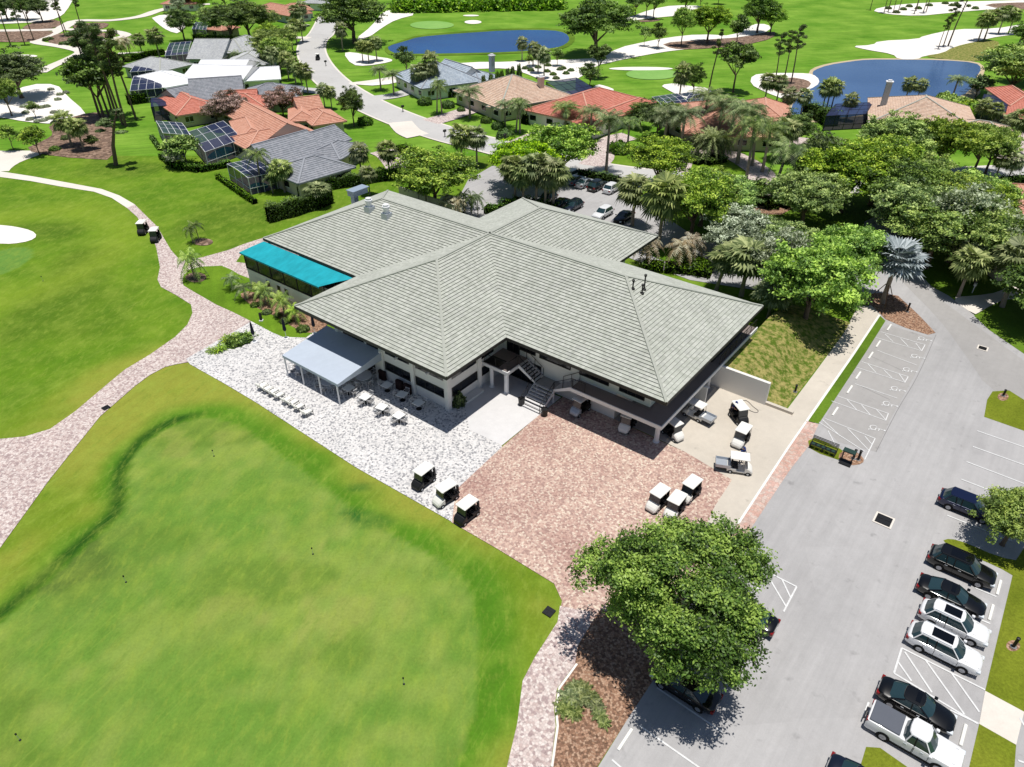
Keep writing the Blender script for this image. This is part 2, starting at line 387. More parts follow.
# ------------------------------------------------------------------ ground sheets
def chaikin(p, n=2):
    for _ in range(n):
        q = []
        for i in range(len(p)):
            a, b = p[i], p[(i + 1) % len(p)]
            q += [a * 0.75 + b * 0.25, a * 0.25 + b * 0.75]
        p = q
    return p
_SHEET = [0]
def sheet(name, px, mat, z, smooth=0, kind='structure', raw=False, label=None, cat=None, skirt=True):
    pts = [Vector(p) for p in px] if raw else [at(*p) for p in px]
    if smooth: pts = chaikin(pts, smooth)
    _SHEET[0] += 1; z += 0.00031 * (_SHEET[0] % 11)
    pts = [Vector((p.x, p.y, z)) for p in pts]
    tris = tessellate_polygon([pts])
    mb = MB(); n = len(pts); mb.raw(pts, [])
    for t in tris:
        a, b, c = t
        if (pts[b] - pts[a]).cross(pts[c] - pts[a]).z < 0: t = (a, c, b)
        mb.f.append(tuple(t)); mb.mi.append(0)
    o = mb.build(name, mat)
    tag(o, label, cat, kind=kind); return o
def ribbon_pts(cent, wdt):
    """centre line in pixels -> polygon of a strip wdt metres wide"""
    c = [at(*p) for p in cent]; L = []; Rr = []
    for i, p in enumerate(c):
        d = (c[min(i + 1, len(c) - 1)] - c[max(i - 1, 0)]).normalized(); n = Vector((-d.y, d.x, 0)) * (wdt / 2)
        L.append(p + n); Rr.append(p - n)
    return L + Rr[::-1]
def dense(cent, k=4):
    """Catmull-Rom through pixel points"""
    o = []
    P_ = [cent[0]] + list(cent) + [cent[-1]]
    for i in range(1, len(P_) - 2):
        p0, p1, p2, p3 = [Vector((a, b)) for a, b in P_[i - 1:i + 3]]
        for j in range(k):
            t = j / k
            q = 0.5 * ((2 * p1) + (p2 - p0) * t + (2 * p0 - 5 * p1 + 4 * p2 - p3) * t * t + (3 * p1 - p0 - 3 * p2 + p3) * t ** 3)
            o.append((q.x, q.y))
    o.append(cent[-1]); return o
def ribbon(name, cent, wdt, mat, z): return sheet(name, ribbon_pts(dense(cent), wdt), mat, z, raw=True)
def disc(u, v, rx, ry, n=24): return [(u + rx * math.cos(2 * PI * i / n), v + ry * math.sin(2 * PI * i / n)) for i in range(n)]
# ================================================================== GROUND
def flat_disc(name, r, mat, z):
    sheet(name, [(r * math.cos(2 * PI * i / 48), r * math.sin(2 * PI * i / 48), 0) for i in range(48)], mat, z, raw=True)
flat_disc('ground', 3500, G['fairway'], -0.10)

# mown lawn near the clubhouse, toned by distance to the putting green
GREEN_PX = [(-20, 640), (0, 623), (30, 599), (60, 571), (95, 539), (120, 519), (129, 501), (127.5, 479), (132.5, 459), (150, 439), (175, 424), (200, 418), (225, 420), (250, 431), (275, 451), (310, 474), (350, 509), (400, 539), (440, 559), (465, 579), (475, 604), (477.5, 654), (475, 704), (465, 744), (450, 790), (420, 840), (200, 880), (-60, 860), (-70, 700)]
gp = np.array([[p.x, p.y] for p in chaikin([at(*p) for p in GREEN_PX], 2)])
green2 = at(0, 262); blot = at(50, 560)
def poly_dist(P, poly):
    """signed distance (negative inside) of points P (n,2) to a closed polygon"""
    d = np.full(len(P), 1e9); inside = np.zeros(len(P), bool); near = np.zeros((len(P), 2))
    for i in range(len(poly)):
        a, b = poly[i], poly[(i + 1) % len(poly)]
        ab = b - a; t = np.clip(((P - a) @ ab) / max(ab @ ab, 1e-9), 0, 1)
        q = a + t[:, None] * ab; dd = np.linalg.norm(P - q, axis=1)
        m = dd < d; d[m] = dd[m]; near[m] = (P - q)[m]
        c = ((a[1] > P[:, 1]) != (b[1] > P[:, 1])) & (P[:, 0] < (b[0] - a[0]) * (P[:, 1] - a[1]) / (b[1] - a[1] + 1e-12) + a[0])
        inside ^= c
    return np.where(inside, -d, d), near
def ss(x, a, b):
    t = np.clip((x - a) / (b - a), 0, 1); return t * t * (3 - 2 * t)
def toned_lawn():
    x0, x1, y0, y1, st = -115, 44, 14, 128, 0.45
    nx, ny = int((x1 - x0) / st) + 1, int((y1 - y0) / st) + 1
    X, Y = np.meshgrid(np.linspace(x0, x1, nx), np.linspace(y0, y1, ny)); P2 = np.stack([X.ravel(), Y.ravel()], 1)
    d, near = poly_dist(P2, gp)
    rng = np.random.default_rng(3)
    def vn(sc, seed):
        r = np.random.default_rng(seed); g = r.random((80, 80))
        u = (P2[:, 0] - x0) / sc + 1.3; v = (P2[:, 1] - y0) / sc + 2.1
        i, j = np.floor(u).astype(int) % 79, np.floor(v).astype(int) % 79; fu, fv = u - np.floor(u), v - np.floor(v)
        fu = fu * fu * (3 - 2 * fu); fv = fv * fv * (3 - 2 * fv)
        return (g[i, j] * (1 - fu) + g[i + 1, j] * fu) * (1 - fv) + (g[i, j + 1] * (1 - fu) + g[i + 1, j + 1] * fu) * fv
    n1, n2, n3 = vn(9, 1), vn(3.2, 2), vn(1.3, 5)
    n = 0.5 * n1 + 0.3 * n2 + 0.2 * n3
    c = lambda r, g, b: np.array([lin(r), lin(g), lin(b)])
    def mixc(a, b, f): return a * (1 - f[:, None]) + b * f[:, None]
    lawn = mixc(c(70, 112, 18)[None], c(118, 148, 38)[None], n)
    lawn = mixc(lawn, c(62, 92, 20)[None], ss(n1, 0.55, 0.9) * 0.65)
    # surround of the putting green: olive and yellow towards the paving, deep green collar with mound shade painted on its west
    dj = d + (n2 - 0.5) * 1.6
    sur = mixc(c(108, 134, 34)[None], c(140, 146, 56)[None], ss(n, 0.3, 0.62))
    ring = mixc(c(76, 122, 26)[None], c(94, 138, 34)[None], n)
    collar = mixc(ring, sur, ss(dj, 1.0, 3.6))
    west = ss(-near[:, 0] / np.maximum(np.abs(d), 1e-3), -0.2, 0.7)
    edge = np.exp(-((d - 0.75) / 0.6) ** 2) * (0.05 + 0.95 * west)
    collar = mixc(collar, c(36, 76, 18)[None], np.clip(edge * 1.05 + .06 * np.exp(-((d - .5) / .6) ** 2), 0, 0.92))  # west rim darkened: mound shade put into the grass colour
    inner = mixc(c(102, 138, 52)[None], c(132, 152, 70)[None], ss(0.55 * n1 + 0.45 * n3, 0.25, 0.75))
    inner = mixc(inner, c(98, 128, 46)[None], ss(n2 * n1, 0.3, 0.6) * 0.8); inner = mixc(inner, c(152, 156, 80)[None], ss(n3 * n1, 0.42, 0.7) * 0.4)
    bl = np.exp(-(((P2[:, 0] - blot.x) / 5.0) ** 2 + ((P2[:, 1] - blot.y) / 3.2) ** 2)) * (0.5 + n3)
    inner = mixc(inner, c(84, 106, 44)[None], np.clip(bl * 1.3, 0, 0.85))
    for (u, v, r1, a) in ((155, 535, 2.2, .7), (185, 540, 1.6, .6), (230, 560, 2.0, .35), (215, 640, 2.6, .35)):
        q = at(u, v); g_ = np.exp(-(((P2[:, 0] - q.x) / r1) ** 2 + ((P2[:, 1] - q.y) / (r1 * .7)) ** 2)) * a * (0.5 + n3); inner = mixc(inner, c(98, 128, 46)[None], np.clip(g_, 0, .8))
    nearc = mixc(inner, collar, ss(d, -0.12, 0.12))
    col = mixc(nearc, lawn, ss(d, 13.0, 17.0))
    for (u, v, r1) in ((365, 517, 1.3), (376, 523, 1.1), (359, 487, .9), (352, 512, .8)):
        q = at(u, v); g_ = np.exp(-(((P2[:, 0] - q.x) / r1) ** 2 + ((P2[:, 1] - q.y) / (r1 * .5)) ** 2)) * (0.5 + n3); col = mixc(col, c(24, 92, 30)[None], np.clip(g_, 0, .85))
    # the left-hand green and its brighter apron
    e = np.sqrt(((P2[:, 0] - green2.x) / 3.4) ** 2 + ((P2[:, 1] - green2.y) / 4.6) ** 2)
    ap = np.exp(-((np.sqrt(((P2[:, 0] - green2.x) / 13) ** 2 + ((P2[:, 1] - green2.y - 3) / 15) ** 2) - 1.0) / 0.25) ** 2)
    col = mixc(col, c(134, 156, 46)[None], ap * 0.55 * (d > 12)); col = mixc(col, c(98, 138, 58)[None], (1 - ss(e, 0.97, 1.03)))
    V = np.zeros((nx * ny, 3)); V[:, :2] = P2; V[:, 2] = -0.03
    # no relief here: the raised look comes from the painted rim shade
    V[:, 2] += 0.0
    idx = np.arange(nx * ny).reshape(ny, nx)
    F = np.stack([idx[:-1, :-1], idx[:-1, 1:], idx[1:, 1:], idx[1:, :-1]], -1).reshape(-1, 4)
    me = bpy.data.meshes.new('lawn'); me.vertices.add(len(V)); me.vertices.foreach_set('co', V.ravel())
    me.loops.add(F.size); me.loops.foreach_set('vertex_index', F.ravel().astype(np.int32)); me.polygons.add(len(F))
    me.polygons.foreach_set('loop_start', np.arange(0, F.size, 4).astype(np.int32)); me.polygons.foreach_set('loop_total', np.full(len(F), 4, np.int32))
    me.update(); me.validate()
    at_ = me.color_attributes.new('tone', 'FLOAT_COLOR', 'POINT')
    cc = np.ones((len(V), 4), np.float32); cc[:, :3] = col; at_.data.foreach_set('color', cc.ravel())
    me.materials.append(G['tone']); tag(link('lawn', me), kind='structure')
toned_lawn()
lay = lambda k: 0.004 * k

# --- far golf course: water, sand, greens, beds
sheet('lake_water', [(388, 46), (406, 41), (418, 37), (451, 34), (512, 30), (552, 30), (566, 33), (570, 39), (566, 44), (556, 48), (512, 52), (450, 53.3), (416, 53.7), (396, 53.6), (388.5, 50)], G['lake'], lay(3), 1)
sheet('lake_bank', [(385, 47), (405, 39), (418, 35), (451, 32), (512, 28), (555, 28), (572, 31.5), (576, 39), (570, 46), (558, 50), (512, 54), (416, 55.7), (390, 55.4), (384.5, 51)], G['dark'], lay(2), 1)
L2 = [(793, 117), (790, 108), (800, 95), (818, 84), (812, 74), (814, 70), (828, 65), (850, 61.5), (868, 59.5), (898, 59.5), (943, 60), (975.5, 62.5), (982, 68), (976, 78), (970, 92), (950, 100), (930, 106), (868, 114), (830, 120)]
sheet('pond_water', L2, G['lake2'], lay(3), 1)
sheet('pond_bank', [(790, 121), (786, 108), (797, 94), (813, 83), (808, 75), (811, 68.5), (827, 63.5), (849, 60.3), (867, 58.3), (898, 58.3), (944, 58.8), (977, 61.3), (986, 68), (981, 80), (980, 98), (940, 115), (868, 125)], concrete('sandy_bank', rgb(196, 178, 146)), lay(2), 1)
sands = [
 ('sand', [(850.5, 46), (873, 45), (878, 41), (918, 39), (923, 36), (955, 29), (993, 29), (1024, 24), (1080, 20), (1080, 32), (1024, 34), (1000, 36), (978, 41), (953, 47.5), (943, 54), (923, 56), (918, 59.2), (898, 59.2), (893, 54), (868, 50)], 1),
 ('sand', [(870.5, 10), (893, 5), (928, 2.5), (1024, 0), (1100, -2), (1100, 6), (1000, 9), (980, 10), (948, 13), (918, 16), (885, 14)], 1),
 ('sand', [(610, 22), (624, 19), (652, 9), (674, 5), (706, 6), (697, 9), (684, 15), (652, 18), (629, 21)], 1),
 ('sand', [(590, 63), (597, 60), (619, 47.5), (642, 42.5), (667, 37.5), (700, 34), (735, 36), (752, 24), (768, 24), (772, 30), (740, 42), (729, 45), (687, 49), (662, 52), (624, 59), (600, 65)], 1),
 ('sand', [(508, 62), (530, 60), (557, 60), (600, 58), (612, 56), (600, 66), (580, 70), (587, 73), (572, 82), (542, 80), (522, 72), (508, 68), (470, 69), (436, 72), (412, 79), (380, 86), (349, 84), (390, 77), (428, 70), (436, 66), (470, 62)], 1),
 ('bunker', disc(641, 68.6, 32, 1.7), 0), ('bunker', [(660, 85), (676, 83), (688, 86), (710, 88), (712, 95), (700, 100), (684, 98), (668, 90)], 1),
 ('bunker', [(597, 84), (606, 86), (616, 90), (606, 93), (590, 90)], 1), ('bunker', disc(473, 22, 8.5, 1.9), 0), ('bunker', disc(471, 15.5, 8, .8), 0),
 ('sand', [(752, 75), (768, 73), (800, 73), (813, 74), (820, 80), (817, 86), (800, 93), (786, 100), (765, 92), (750, 84)], 1),
 ('sand', [(384, 10), (400, 11), (418, 14), (396, 19.5), (383, 27), (368, 38), (354, 40), (372, 26)], 1),
 ('sand', [(343, 53), (352, 52), (372, 56), (393, 59), (391, 62), (366, 66), (352, 65)], 1),
 ('sand', [(-40, 102), (0, 97), (30, 84), (57, 84), (66, 95), (86, 112), (83, 118), (55, 124), (27, 122), (0, 117), (-40, 116)], 1),
 ('sand', [(0, -4), (75, -4), (66, 12), (58, 18), (40, 22), (0, 24), (-40, 24), (-40, -4)], 1),
 ('bunker', disc(25, 56, 12.5, 1.4), 0),
 ('bunker', [(-40, 222), (0, 225), (15, 226.5), (32, 230.5), (37.5, 236), (30, 241), (12, 244), (0, 243.5), (-40, 244)], 1),
 ('sand', [(150, 16), (186, 13), (190, 20), (180, 34), (168, 31), (158, 24)], 1)]
for i, (n_, p, s_) in enumerate(sands): sheet(n_, p, G['sand'], lay(4), s_)
sheet('rough_grass', [(923, 56), (943, 53), (953, 47), (978, 41), (998, 40), (1000, 48), (990, 56), (980, 62), (943, 59)], G['rough'], lay(5), 1)
for p in ([(660, 43), (700, 40), (745, 37), (775, 30), (775, 38), (740, 46), (690, 49.5), (672, 49)], [(628, 21.5), (655, 19), (662, 20), (650, 22)], [(770, 80), (790, 77), (808, 80), (812, 85), (800, 92), (783, 95), (770, 88)],
          [(82, 114), (98, 112), (110, 116), (114, 140), (112, 160), (92, 159), (60, 157), (22, 150), (45, 140), (54, 134), (47, 125)],
          [(980, 4), (1030, 2), (1080, 3), (1080, 9), (1000, 9)]):
    sheet('mulch_bed', p, G['mulch'], lay(5), 1)
for p in ([(0, 32), (25, 31), (52, 31), (54, 33), (42, 38), (30, 42), (0, 42), (-30, 42), (-30, 32)], [(28, 24), (52, 19), (62, 22), (60, 26), (48, 29), (20, 29.5)], [(72, 25), (92, 22.5), (110, 22.8), (106, 28), (92, 30), (74, 29.5)], [(46, 42), (52, 35), (72, 31.5), (100, 32), (120, 35), (104, 38), (80, 41), (60, 45)]):
    sheet('mulch_bed', p, G['mulch'], lay(7), 1)
ribbon('cart_path', [(-40, 31.5), (0, 30.5), (54, 29.5), (66, 25.5), (78, 20.5), (110, 20.3), (140, 16.5), (160, 10), (186, 5.5), (210, 4)], 4.5, G['path'], lay(6))
ribbon('cart_path', [(62, 27), (56, 32), (46, 37), (36, 42), (60, 46), (78, 50), (80, 53), (66, 60), (52, 66), (40, 72.5)], 3.4, G['path'], lay(6))
ribbon('cart_path', [(64, 29), (90, 30.5), (112, 31), (126, 35), (112, 39), (96, 42), (78, 48)], 3.4, G['path'], lay(6))
ribbon('cart_path', [(118, 53.5), (130, 53), (150, 52), (170, 51.5)], 2.2, G['path'], lay(6))
sheet('golf_green', disc(432, 25, 22, 4), G['green'], lay(4)); sheet('golf_green', disc(652, 74, 26, 5.5), G['green'], lay(3))
# --- main street and driveways
STREET = [(285, 24), (272, 30), (305, 40), (311, 47), (309, 55), (313, 66), (326, 80), (342, 92), (362, 103), (384, 114), (412, 126), (445, 138), (486, 148)]
ST = ribbon_pts(dense([(330, 16), (322, 33), (313, 42), (312, 54), (321, 70), (338, 86), (366, 103), (402, 119), (446, 134), (488, 144.5), (530, 155), (580, 167), (640, 176), (700, 181), (750, 185), (800, 186), (870, 182), (940, 177), (1040, 172), (1120, 168)], 5), 7.6)
sheet('street', ST, G['street'], lay(8), raw=True)
CB = ribbon_pts(dense([(330, 16), (322, 33), (313, 42), (312, 54), (321, 70), (338, 86), (366, 103), (402, 119), (446, 134), (488, 144.5), (530, 155), (580, 167), (640, 176), (700, 181), (750, 185), (800, 186), (870, 182), (940, 177), (1040, 172), (1120, 168)], 5), 8.6)
sheet('street_gutter', CB, G['path'], lay(7), raw=True)
for nm, c_, wd, m_ in (('driveway', [(430, 122), (448, 117), (470, 110), (482, 107), (500, 104)], 5.0, 'paver_pink'), ('driveway', [(366, 99), (392, 96), (414, 90), (418, 88)], 4.5, 'street'), ('driveway', [(350, 84), (382, 80), (404, 76), (414, 72)], 2.6, 'path'), ('footpath', [(505, 147), (520, 140), (535, 134), (550, 128)], 2.4, 'paver_pink'),
                       ('driveway', [(326, 92), (316, 91), (306, 90), (298, 90)], 4.5, 'street'), ('driveway', [(312, 72), (300, 71), (288, 71)], 3.5, 'path'), ('driveway', [(310, 38), (296, 37.5), (290, 38)], 3.4, 'path'), ('driveway', [(308, 24.5), (298, 26), (305, 27)], 3, 'path'),
                       ('driveway', [(400, 122), (408, 131), (418, 136)], 5.0, 'path'), ('driveway', [(404, 168), (398, 160), (392, 154), (384, 150)], 6.0, 'paver_pink'),
                       ('driveway', [(592, 166), (600, 158), (601, 150), (614, 140), (630, 136)], 5.0, 'paver_pink'), ('driveway', [(758, 184), (762, 175), (752, 166), (738, 158), (724, 153), (704, 151), (684, 153), (680, 160), (676, 172)], 4.6, 'paver_pink'),
                       ('driveway', [(820, 150), (812, 143), (790, 140)], 5, 'paver_pink'), ('driveway', [(1010, 160), (1016, 140), (1030, 130)], 5, 'paver_pink')):
    sheet(nm, ribbon_pts(dense(c_), wd), G[m_], lay(9), raw=True)
# --- car park, road
ASPH = [(590, 780), (629, 717), (740, 531), (800, 444), (818, 418), (884, 321), (864, 300), (850, 290), (830, 300), (800, 296), (770, 292), (740, 288), (690, 280), (640, 262), (560, 232), (500, 215), (462, 222), (455, 205), (468, 180), (492, 166), (520, 166), (540, 172), (560, 182), (590, 182), (622, 185), (640, 196), (664, 216), (700, 240), (730, 244), (770, 264), (800, 270), (840, 264), (868, 246), (862, 222), (880, 214), (900, 232), (905, 250), (918, 272), (932, 287), (949, 296), (974, 315), (989, 330), (1024, 353), (1100, 396), (1200, 480), (1200, 900), (560, 900)]
sheet('car_park_asphalt', ASPH, G['asphalt'], lay(4))
sheet('patched_asphalt', [(1050, 380), (1012, 352), (968, 320), (930, 292), (905, 268), (893, 258), (884, 262), (908, 288), (938, 318), (962, 350), (990, 392), (1050, 420)], G['asphalt_dark'], lay(5), 1)
sheet('patched_asphalt', [(864, 340), (888, 325), (932, 338), (915, 375), (890, 420), (876, 452), (838, 442), (822, 425)], G['asphalt_dark'], lay(5))
sheet('driveway', [(949, 297), (974, 315), (980, 312), (990, 306), (1003, 300), (1024, 298), (1060, 292), (1060, 284), (1010, 284), (1000, 292), (975, 296)], G['path'], lay(6), 1)
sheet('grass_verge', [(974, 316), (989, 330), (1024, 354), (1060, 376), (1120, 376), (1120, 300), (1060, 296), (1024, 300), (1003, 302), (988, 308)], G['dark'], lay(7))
for cpts, wd in (([(936, 335), (917, 377), (897, 411), (876, 452)], .05), ([(870, 356), (905, 372)], .04), ([(858, 385), (890, 400)], .04)):
    sheet('asphalt_seam', ribbon_pts(dense(cpts), wd), G['seam'], lay(7), raw=True)
# grass behind the far car park and around
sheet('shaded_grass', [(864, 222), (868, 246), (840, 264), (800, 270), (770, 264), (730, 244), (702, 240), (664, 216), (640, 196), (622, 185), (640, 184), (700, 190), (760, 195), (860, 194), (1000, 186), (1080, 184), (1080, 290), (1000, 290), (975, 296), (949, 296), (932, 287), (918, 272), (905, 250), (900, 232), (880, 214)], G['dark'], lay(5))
sheet('lawn_patch', [(640, 184), (700, 188), (690, 200), (660, 200), (630, 192)], G['lawn'], lay(6), 1)
sheet('planting_strip', [(640, 250), (664, 262), (700, 268), (718, 270), (714, 262), (690, 252), (660, 246)], G['lawn'], lay(6), 1)
sheet('mulch_bed', [(745, 188), (790, 190), (800, 205), (775, 218), (740, 206)], G['chips'], lay(6), 1)
# --- right-hand parking islands
sheet('grass_island', [(984, 417), (987, 400), (992.5, 391.5), (1009, 390.5), (1024, 400), (1080, 430), (1080, 456), (1024, 431)], G['verge'], lay(6))
sheet('grass_verge', [(1024, 548), (1016, 560), (1010, 586), (1003, 615), (985, 691), (1024, 712), (1040, 640), (1060, 545)], G['verge'], lay(6))
sheet('grass_verge', [(979, 724), (969, 767), (955, 830), (1010, 830), (1016, 745)], G['verge'], lay(6))
sheet('footpath', [(985, 691), (979, 724), (1016, 745), (1024, 712)], G['path'], lay(7))
sheet('grass_island', [(941, 541), (950, 538.5), (966, 543), (998, 557), (1024, 562), (1020, 580), (996, 566), (960, 552)], G['verge'], lay(6), 1)
sheet('grass_island', [(866, 747), (880, 748), (907, 767), (930, 800), (850, 800)], G['verge'], lay(6))
sheet('mulch_ring', disc(1013, 646, 7, 5.5), G['chips'], lay(8)); sheet('mulch_ring', disc(1003, 397, 5.5, 4), G['chips'], lay(8))
# --- walks around the clubhouse
PINKP = [(134.7, 204.4), (147.4, 217), (157.6, 227), (165, 240), (171, 250), (178, 258), (186, 259.5), (200.8, 257.7), (228.7, 250), (244, 244), (300, 226), (340, 280), (318, 316), (310, 335), (251, 321.4), (240, 328), (215, 345), (196, 361), (177.5, 364), (165, 367), (150, 375), (135, 386), (100, 416.5), (50, 479), (0, 548), (-70, 640), (-70, 430), (0, 439), (25, 436.5), (50, 429), (75, 411.5), (107.5, 384), (125, 369.5), (150, 354.5), (175, 337), (187.5, 324.5), (192.5, 313), (191, 304.5), (175, 294.5), (161, 287), (157.5, 279.5), (160, 267), (156.3, 247.6), (152.5, 237.4), (145, 228.5), (137.2, 217), (127, 208)]
sheet('paver_path', PINKP, G['paver_pink'], lay(3))
sheet('cart_path', [(-60, 164), (0, 171.3), (33, 176.4), (68.6, 182.8), (101.7, 189), (119.4, 195.5), (134.7, 204.4), (127, 208), (111.8, 198), (94, 191.7), (61, 186.6), (30.5, 181), (0, 177), (-60, 170)], G['path'], lay(4))
sheet('cart_path', [(-40, 149), (0, 151), (27, 150.5), (45, 151), (42, 154), (22, 161), (12, 167), (8, 172.5), (-40, 168)], G['path'], lay(3), 1)
sheet('island_lawn', [(182.5, 281.5), (183.3, 276), (188.8, 269.7), (201.3, 266.6), (221.6, 265.8), (231, 269.7), (238.8, 274.4), (249, 278.3), (262, 282), (330, 316), (311, 335), (306, 337.8), (282.7, 337), (271.7, 332.3), (251.4, 321.4), (232.6, 312), (217, 305), (193.5, 291.6), (183.5, 285.5)], G['lawn'], lay(5))
sheet('grass_corner', [(236, 262), (243, 252), (250, 250), (252, 264)], G['lawn'], lay(5))
sheet('mulch_bed', [(238.8, 294.8), (246, 291), (258, 293), (290, 306), (330, 322), (322, 330), (308, 334), (294, 328), (273, 315), (250, 305)], G['chips'], lay(6), 1)
for q in ((203, 242, 10, 3.6), (196, 277.5, 10.5, 5)): sheet('mulch_ring', disc(*q), G['mulch'], lay(6))
LIGHT = [(251.4, 321.4), (282.7, 337), (306, 337.8), (311, 335)]
corner = [bw(-7.3, -15.2), bw(7.3, -15.2), bw(7.3, -7.4)]
lp = [at(*p) for p in ((190, 364.3), (186, 359), (240, 328), (251.4, 321.4), (271.7, 332.3), (282.7, 337), (306, 337.8), (311, 334))] + [bw(-8.2, -14.5), bw(7.4, -14.5), bw(7.4, -10)] + [at(*p) for p in ((502, 447), (456, 490), (452, 522), (356, 467.5), (256, 402.5), (225, 384))]
sheet('paver_patio', lp, G['paver_light'], lay(5), raw=True)
sheet('entrance_slab', [bw(7.4, -13.3), bw(7.4, -7.4), bw(14.6, -7.4), bw(14.55, -16.4), bw(10.9, -16.5)], G['slab'], lay(7), raw=True)
rp = [at(451, 522), at(456, 490), at(502, 447), bw(14.55, -10.8), bw(14.7, -7.0), bw(26, -7.4)] + [at(*p) for p in ((685, 452), (746, 484), (724, 530), (690, 620), (600, 645), (575, 664), (557.5, 688), (554, 709), (555.7, 726), (550.5, 767), (538, 850), (490, 850), (507, 767), (517.4, 723), (522.6, 681), (535, 657), (557.5, 622), (562, 601), (554, 583.6), (500, 550.5))]
sheet('paver_forecourt', rp, G['paver_red'], lay(4), raw=True)
sheet('paver_path', [(507, 767), (517.4, 723), (522.6, 681), (535, 657), (557.5, 622), (560, 606), (590, 612), (590, 650), (575, 664), (557.5, 688), (554, 709), (555.7, 726), (550.5, 767), (538, 850), (490, 850)], G['paver_pink'], lay(5))
sheet('mulch_bed', [(600, 610), (578, 645), (575, 664), (558.5, 688), (555, 709), (556.7, 726), (551.5, 767), (539, 860), (560, 830), (597, 767), (629, 717), (664, 664), (650, 620)], G['chips'], lay(6))
sheet('concrete_apron', [bw(23.2, -7.2), at(685, 452), at(732, 480), at(715, 506), at(690, 560), at(712, 572), at(738.7, 522.5), at(788.7, 446), at(806, 422), at(852.5, 355), at(879, 314.5), at(872, 306), at(858, 306), at(843, 334.5), at(815, 372.5), at(786, 411), bw(30.6, 3.4), bw(23.2, 3.2)], G['concrete'], lay(6), raw=True)
sheet('brick_border', [(788.7, 446), (738.7, 522.5), (705, 585), (716, 592), (750, 530), (790, 470), (808.8, 446), (818.5, 424.5), (806, 421)], G['brick'], lay(7))
sheet('grass_strip', [(807.5, 421), (818.7, 424), (866, 352), (885.5, 321), (880, 316), (852.5, 355)], G['dark'], lay(8))
sheet('grass_island', [(808, 441), (815, 438), (840, 449), (848, 455), (838, 460), (820, 454), (809, 448)], G['verge'], lay(8))
sheet('mulch_bed', [(840, 452), (852, 449), (864, 458), (863, 464), (850, 466), (838, 460)], G['chips'], lay(9), 1)
sheet('mulch_island', [(862, 303), (864, 294.5), (880, 293), (898, 296), (918, 314.5), (935.5, 333), (928, 335), (905.5, 328), (885.5, 319.5), (880, 314), (872, 306)], G['chips'], lay(8))
def strip(name, cent, wd, m_, k): sheet(name, ribbon_pts(cent, wd), G[m_], lay(k), raw=True)
strip('kerb', [(738, 524), (788.7, 447), (806, 422)], 0.18, 'white', 10)
strip('kerb', [(806.5, 421.5), (852.5, 355.5), (879.5, 315)], 0.22, 'white', 10)
strip('kerb', [(577, 664), (559.5, 688), (556, 709), (557.7, 726), (552, 767)], 0.14, 'sand', 10)
# --- bank behind the retaining wall (rises to the upper terrace)
def bank():
    A0, A1, B0, B1, n, m = 25.6, 35.5, 3.75, 24.0, 24, 40
    mb = MB(); V = []
    for j in range(m + 1):
        for i in range(n + 1):
            a = A0 + (A1 - A0) * i / n; b = B0 + (B1 - B0) * j / m
            right = 31.6 + (b - 3.7) * 0.02
            t = max(0.0, min(1.0, (right - a) / (right - 26.6))); z = 2.25 * t * t * (3 - 2 * t)
            z *= max(0.0, min(1.0, (24.5 - b) / 8.0))
            V.append(bw(a if i < n else a, b, z + 0.02 + random.uniform(0, 0.05) * (t > 0)))
    F = [(j * (n + 1) + i, j * (n + 1) + i + 1, (j + 1) * (n + 1) + i + 1, (j + 1) * (n + 1) + i) for j in range(m) for i in range(n) if (A0 + (A1 - A0) * i / n) < 31.8]
    mb.raw(V, F); o = mb.build('grassy_bank', G['rough'], smooth=True); tag(o, kind='structure')
bank()

# --- painted markings, one mesh each run
def lines(name, segs, wd=0.08, k=11, label='', cat='road marking', group=None):
    mb = MB()
    for i, (p, q) in enumerate(segs):
        a, b = at(*p), at(*q); d = (b - a).normalized(); n = Vector((-d.y, d.x, 0)) * wd / 2
        z = Vector((0, 0, lay(k) + 0.0008 * (i % 4))); mb.face([a - n + z, b - n + z, b + n + z, a + n + z])
    o = mb.build(name, G['paint']); tag(o, kind='structure'); return o
c7 = lambda pts, s=4.0, o=(768, 192): [((o[0] + a / s, o[1] + b / s), (o[0] + c / s, o[1] + d / s)) for a, b, c, d in pts]
lines('painted_markings', c7([(450, 560, 628, 612), (430, 583, 612, 636), (628, 612, 614, 637), (468, 570, 500, 600), (530, 587, 560, 618), (590, 605, 612, 634)])
      + c7([(375, 680, 560, 740), (355, 703, 545, 762), (560, 740, 546, 764), (400, 690, 432, 724), (462, 712, 496, 745), (525, 730, 546, 760)])
      + c7([(630, 185, 833, 255), (606, 205, 822, 283), (833, 255, 822, 283), (668, 200, 706, 240), (725, 220, 762, 262), (786, 240, 822, 280)], o=(680, 350))
      + c7([(580, 275, 780, 355), (556, 290, 740, 408), (780, 355, 738, 440), (570, 280, 640, 345), (670, 315, 757, 405), (738, 345, 768, 380)], o=(680, 350))
      + c7([(110, 285, 270, 345), (20, 420, 190, 478)], 4.034, (850, 280)) + [((836, 447), (828, 431))])
lines('painted_markings', [((977, 431), (1040, 453)), ((972.7, 446.8), (1040, 471)), ((966.4, 462), (1040, 490)), ((961, 479.5), (1040, 510)), ((947, 515.6), (1012, 541.5)),
                      ((975, 588), (996, 597)), ((966, 614), (990, 624))] +
      c7([(200, 460, 415, 568), (180, 525, 395, 655), (200, 460, 180, 525), (190, 495, 225, 545), (208, 470, 278, 575), (262, 492, 362, 632), (328, 524, 400, 625), (100, 640, 115, 600), (325, 620, 398, 655)], 2.58, (824, 470))
      + c7([(505, 640, 516, 660), (500, 750, 516, 756)], 2.58, (824, 470)), wd=.115)
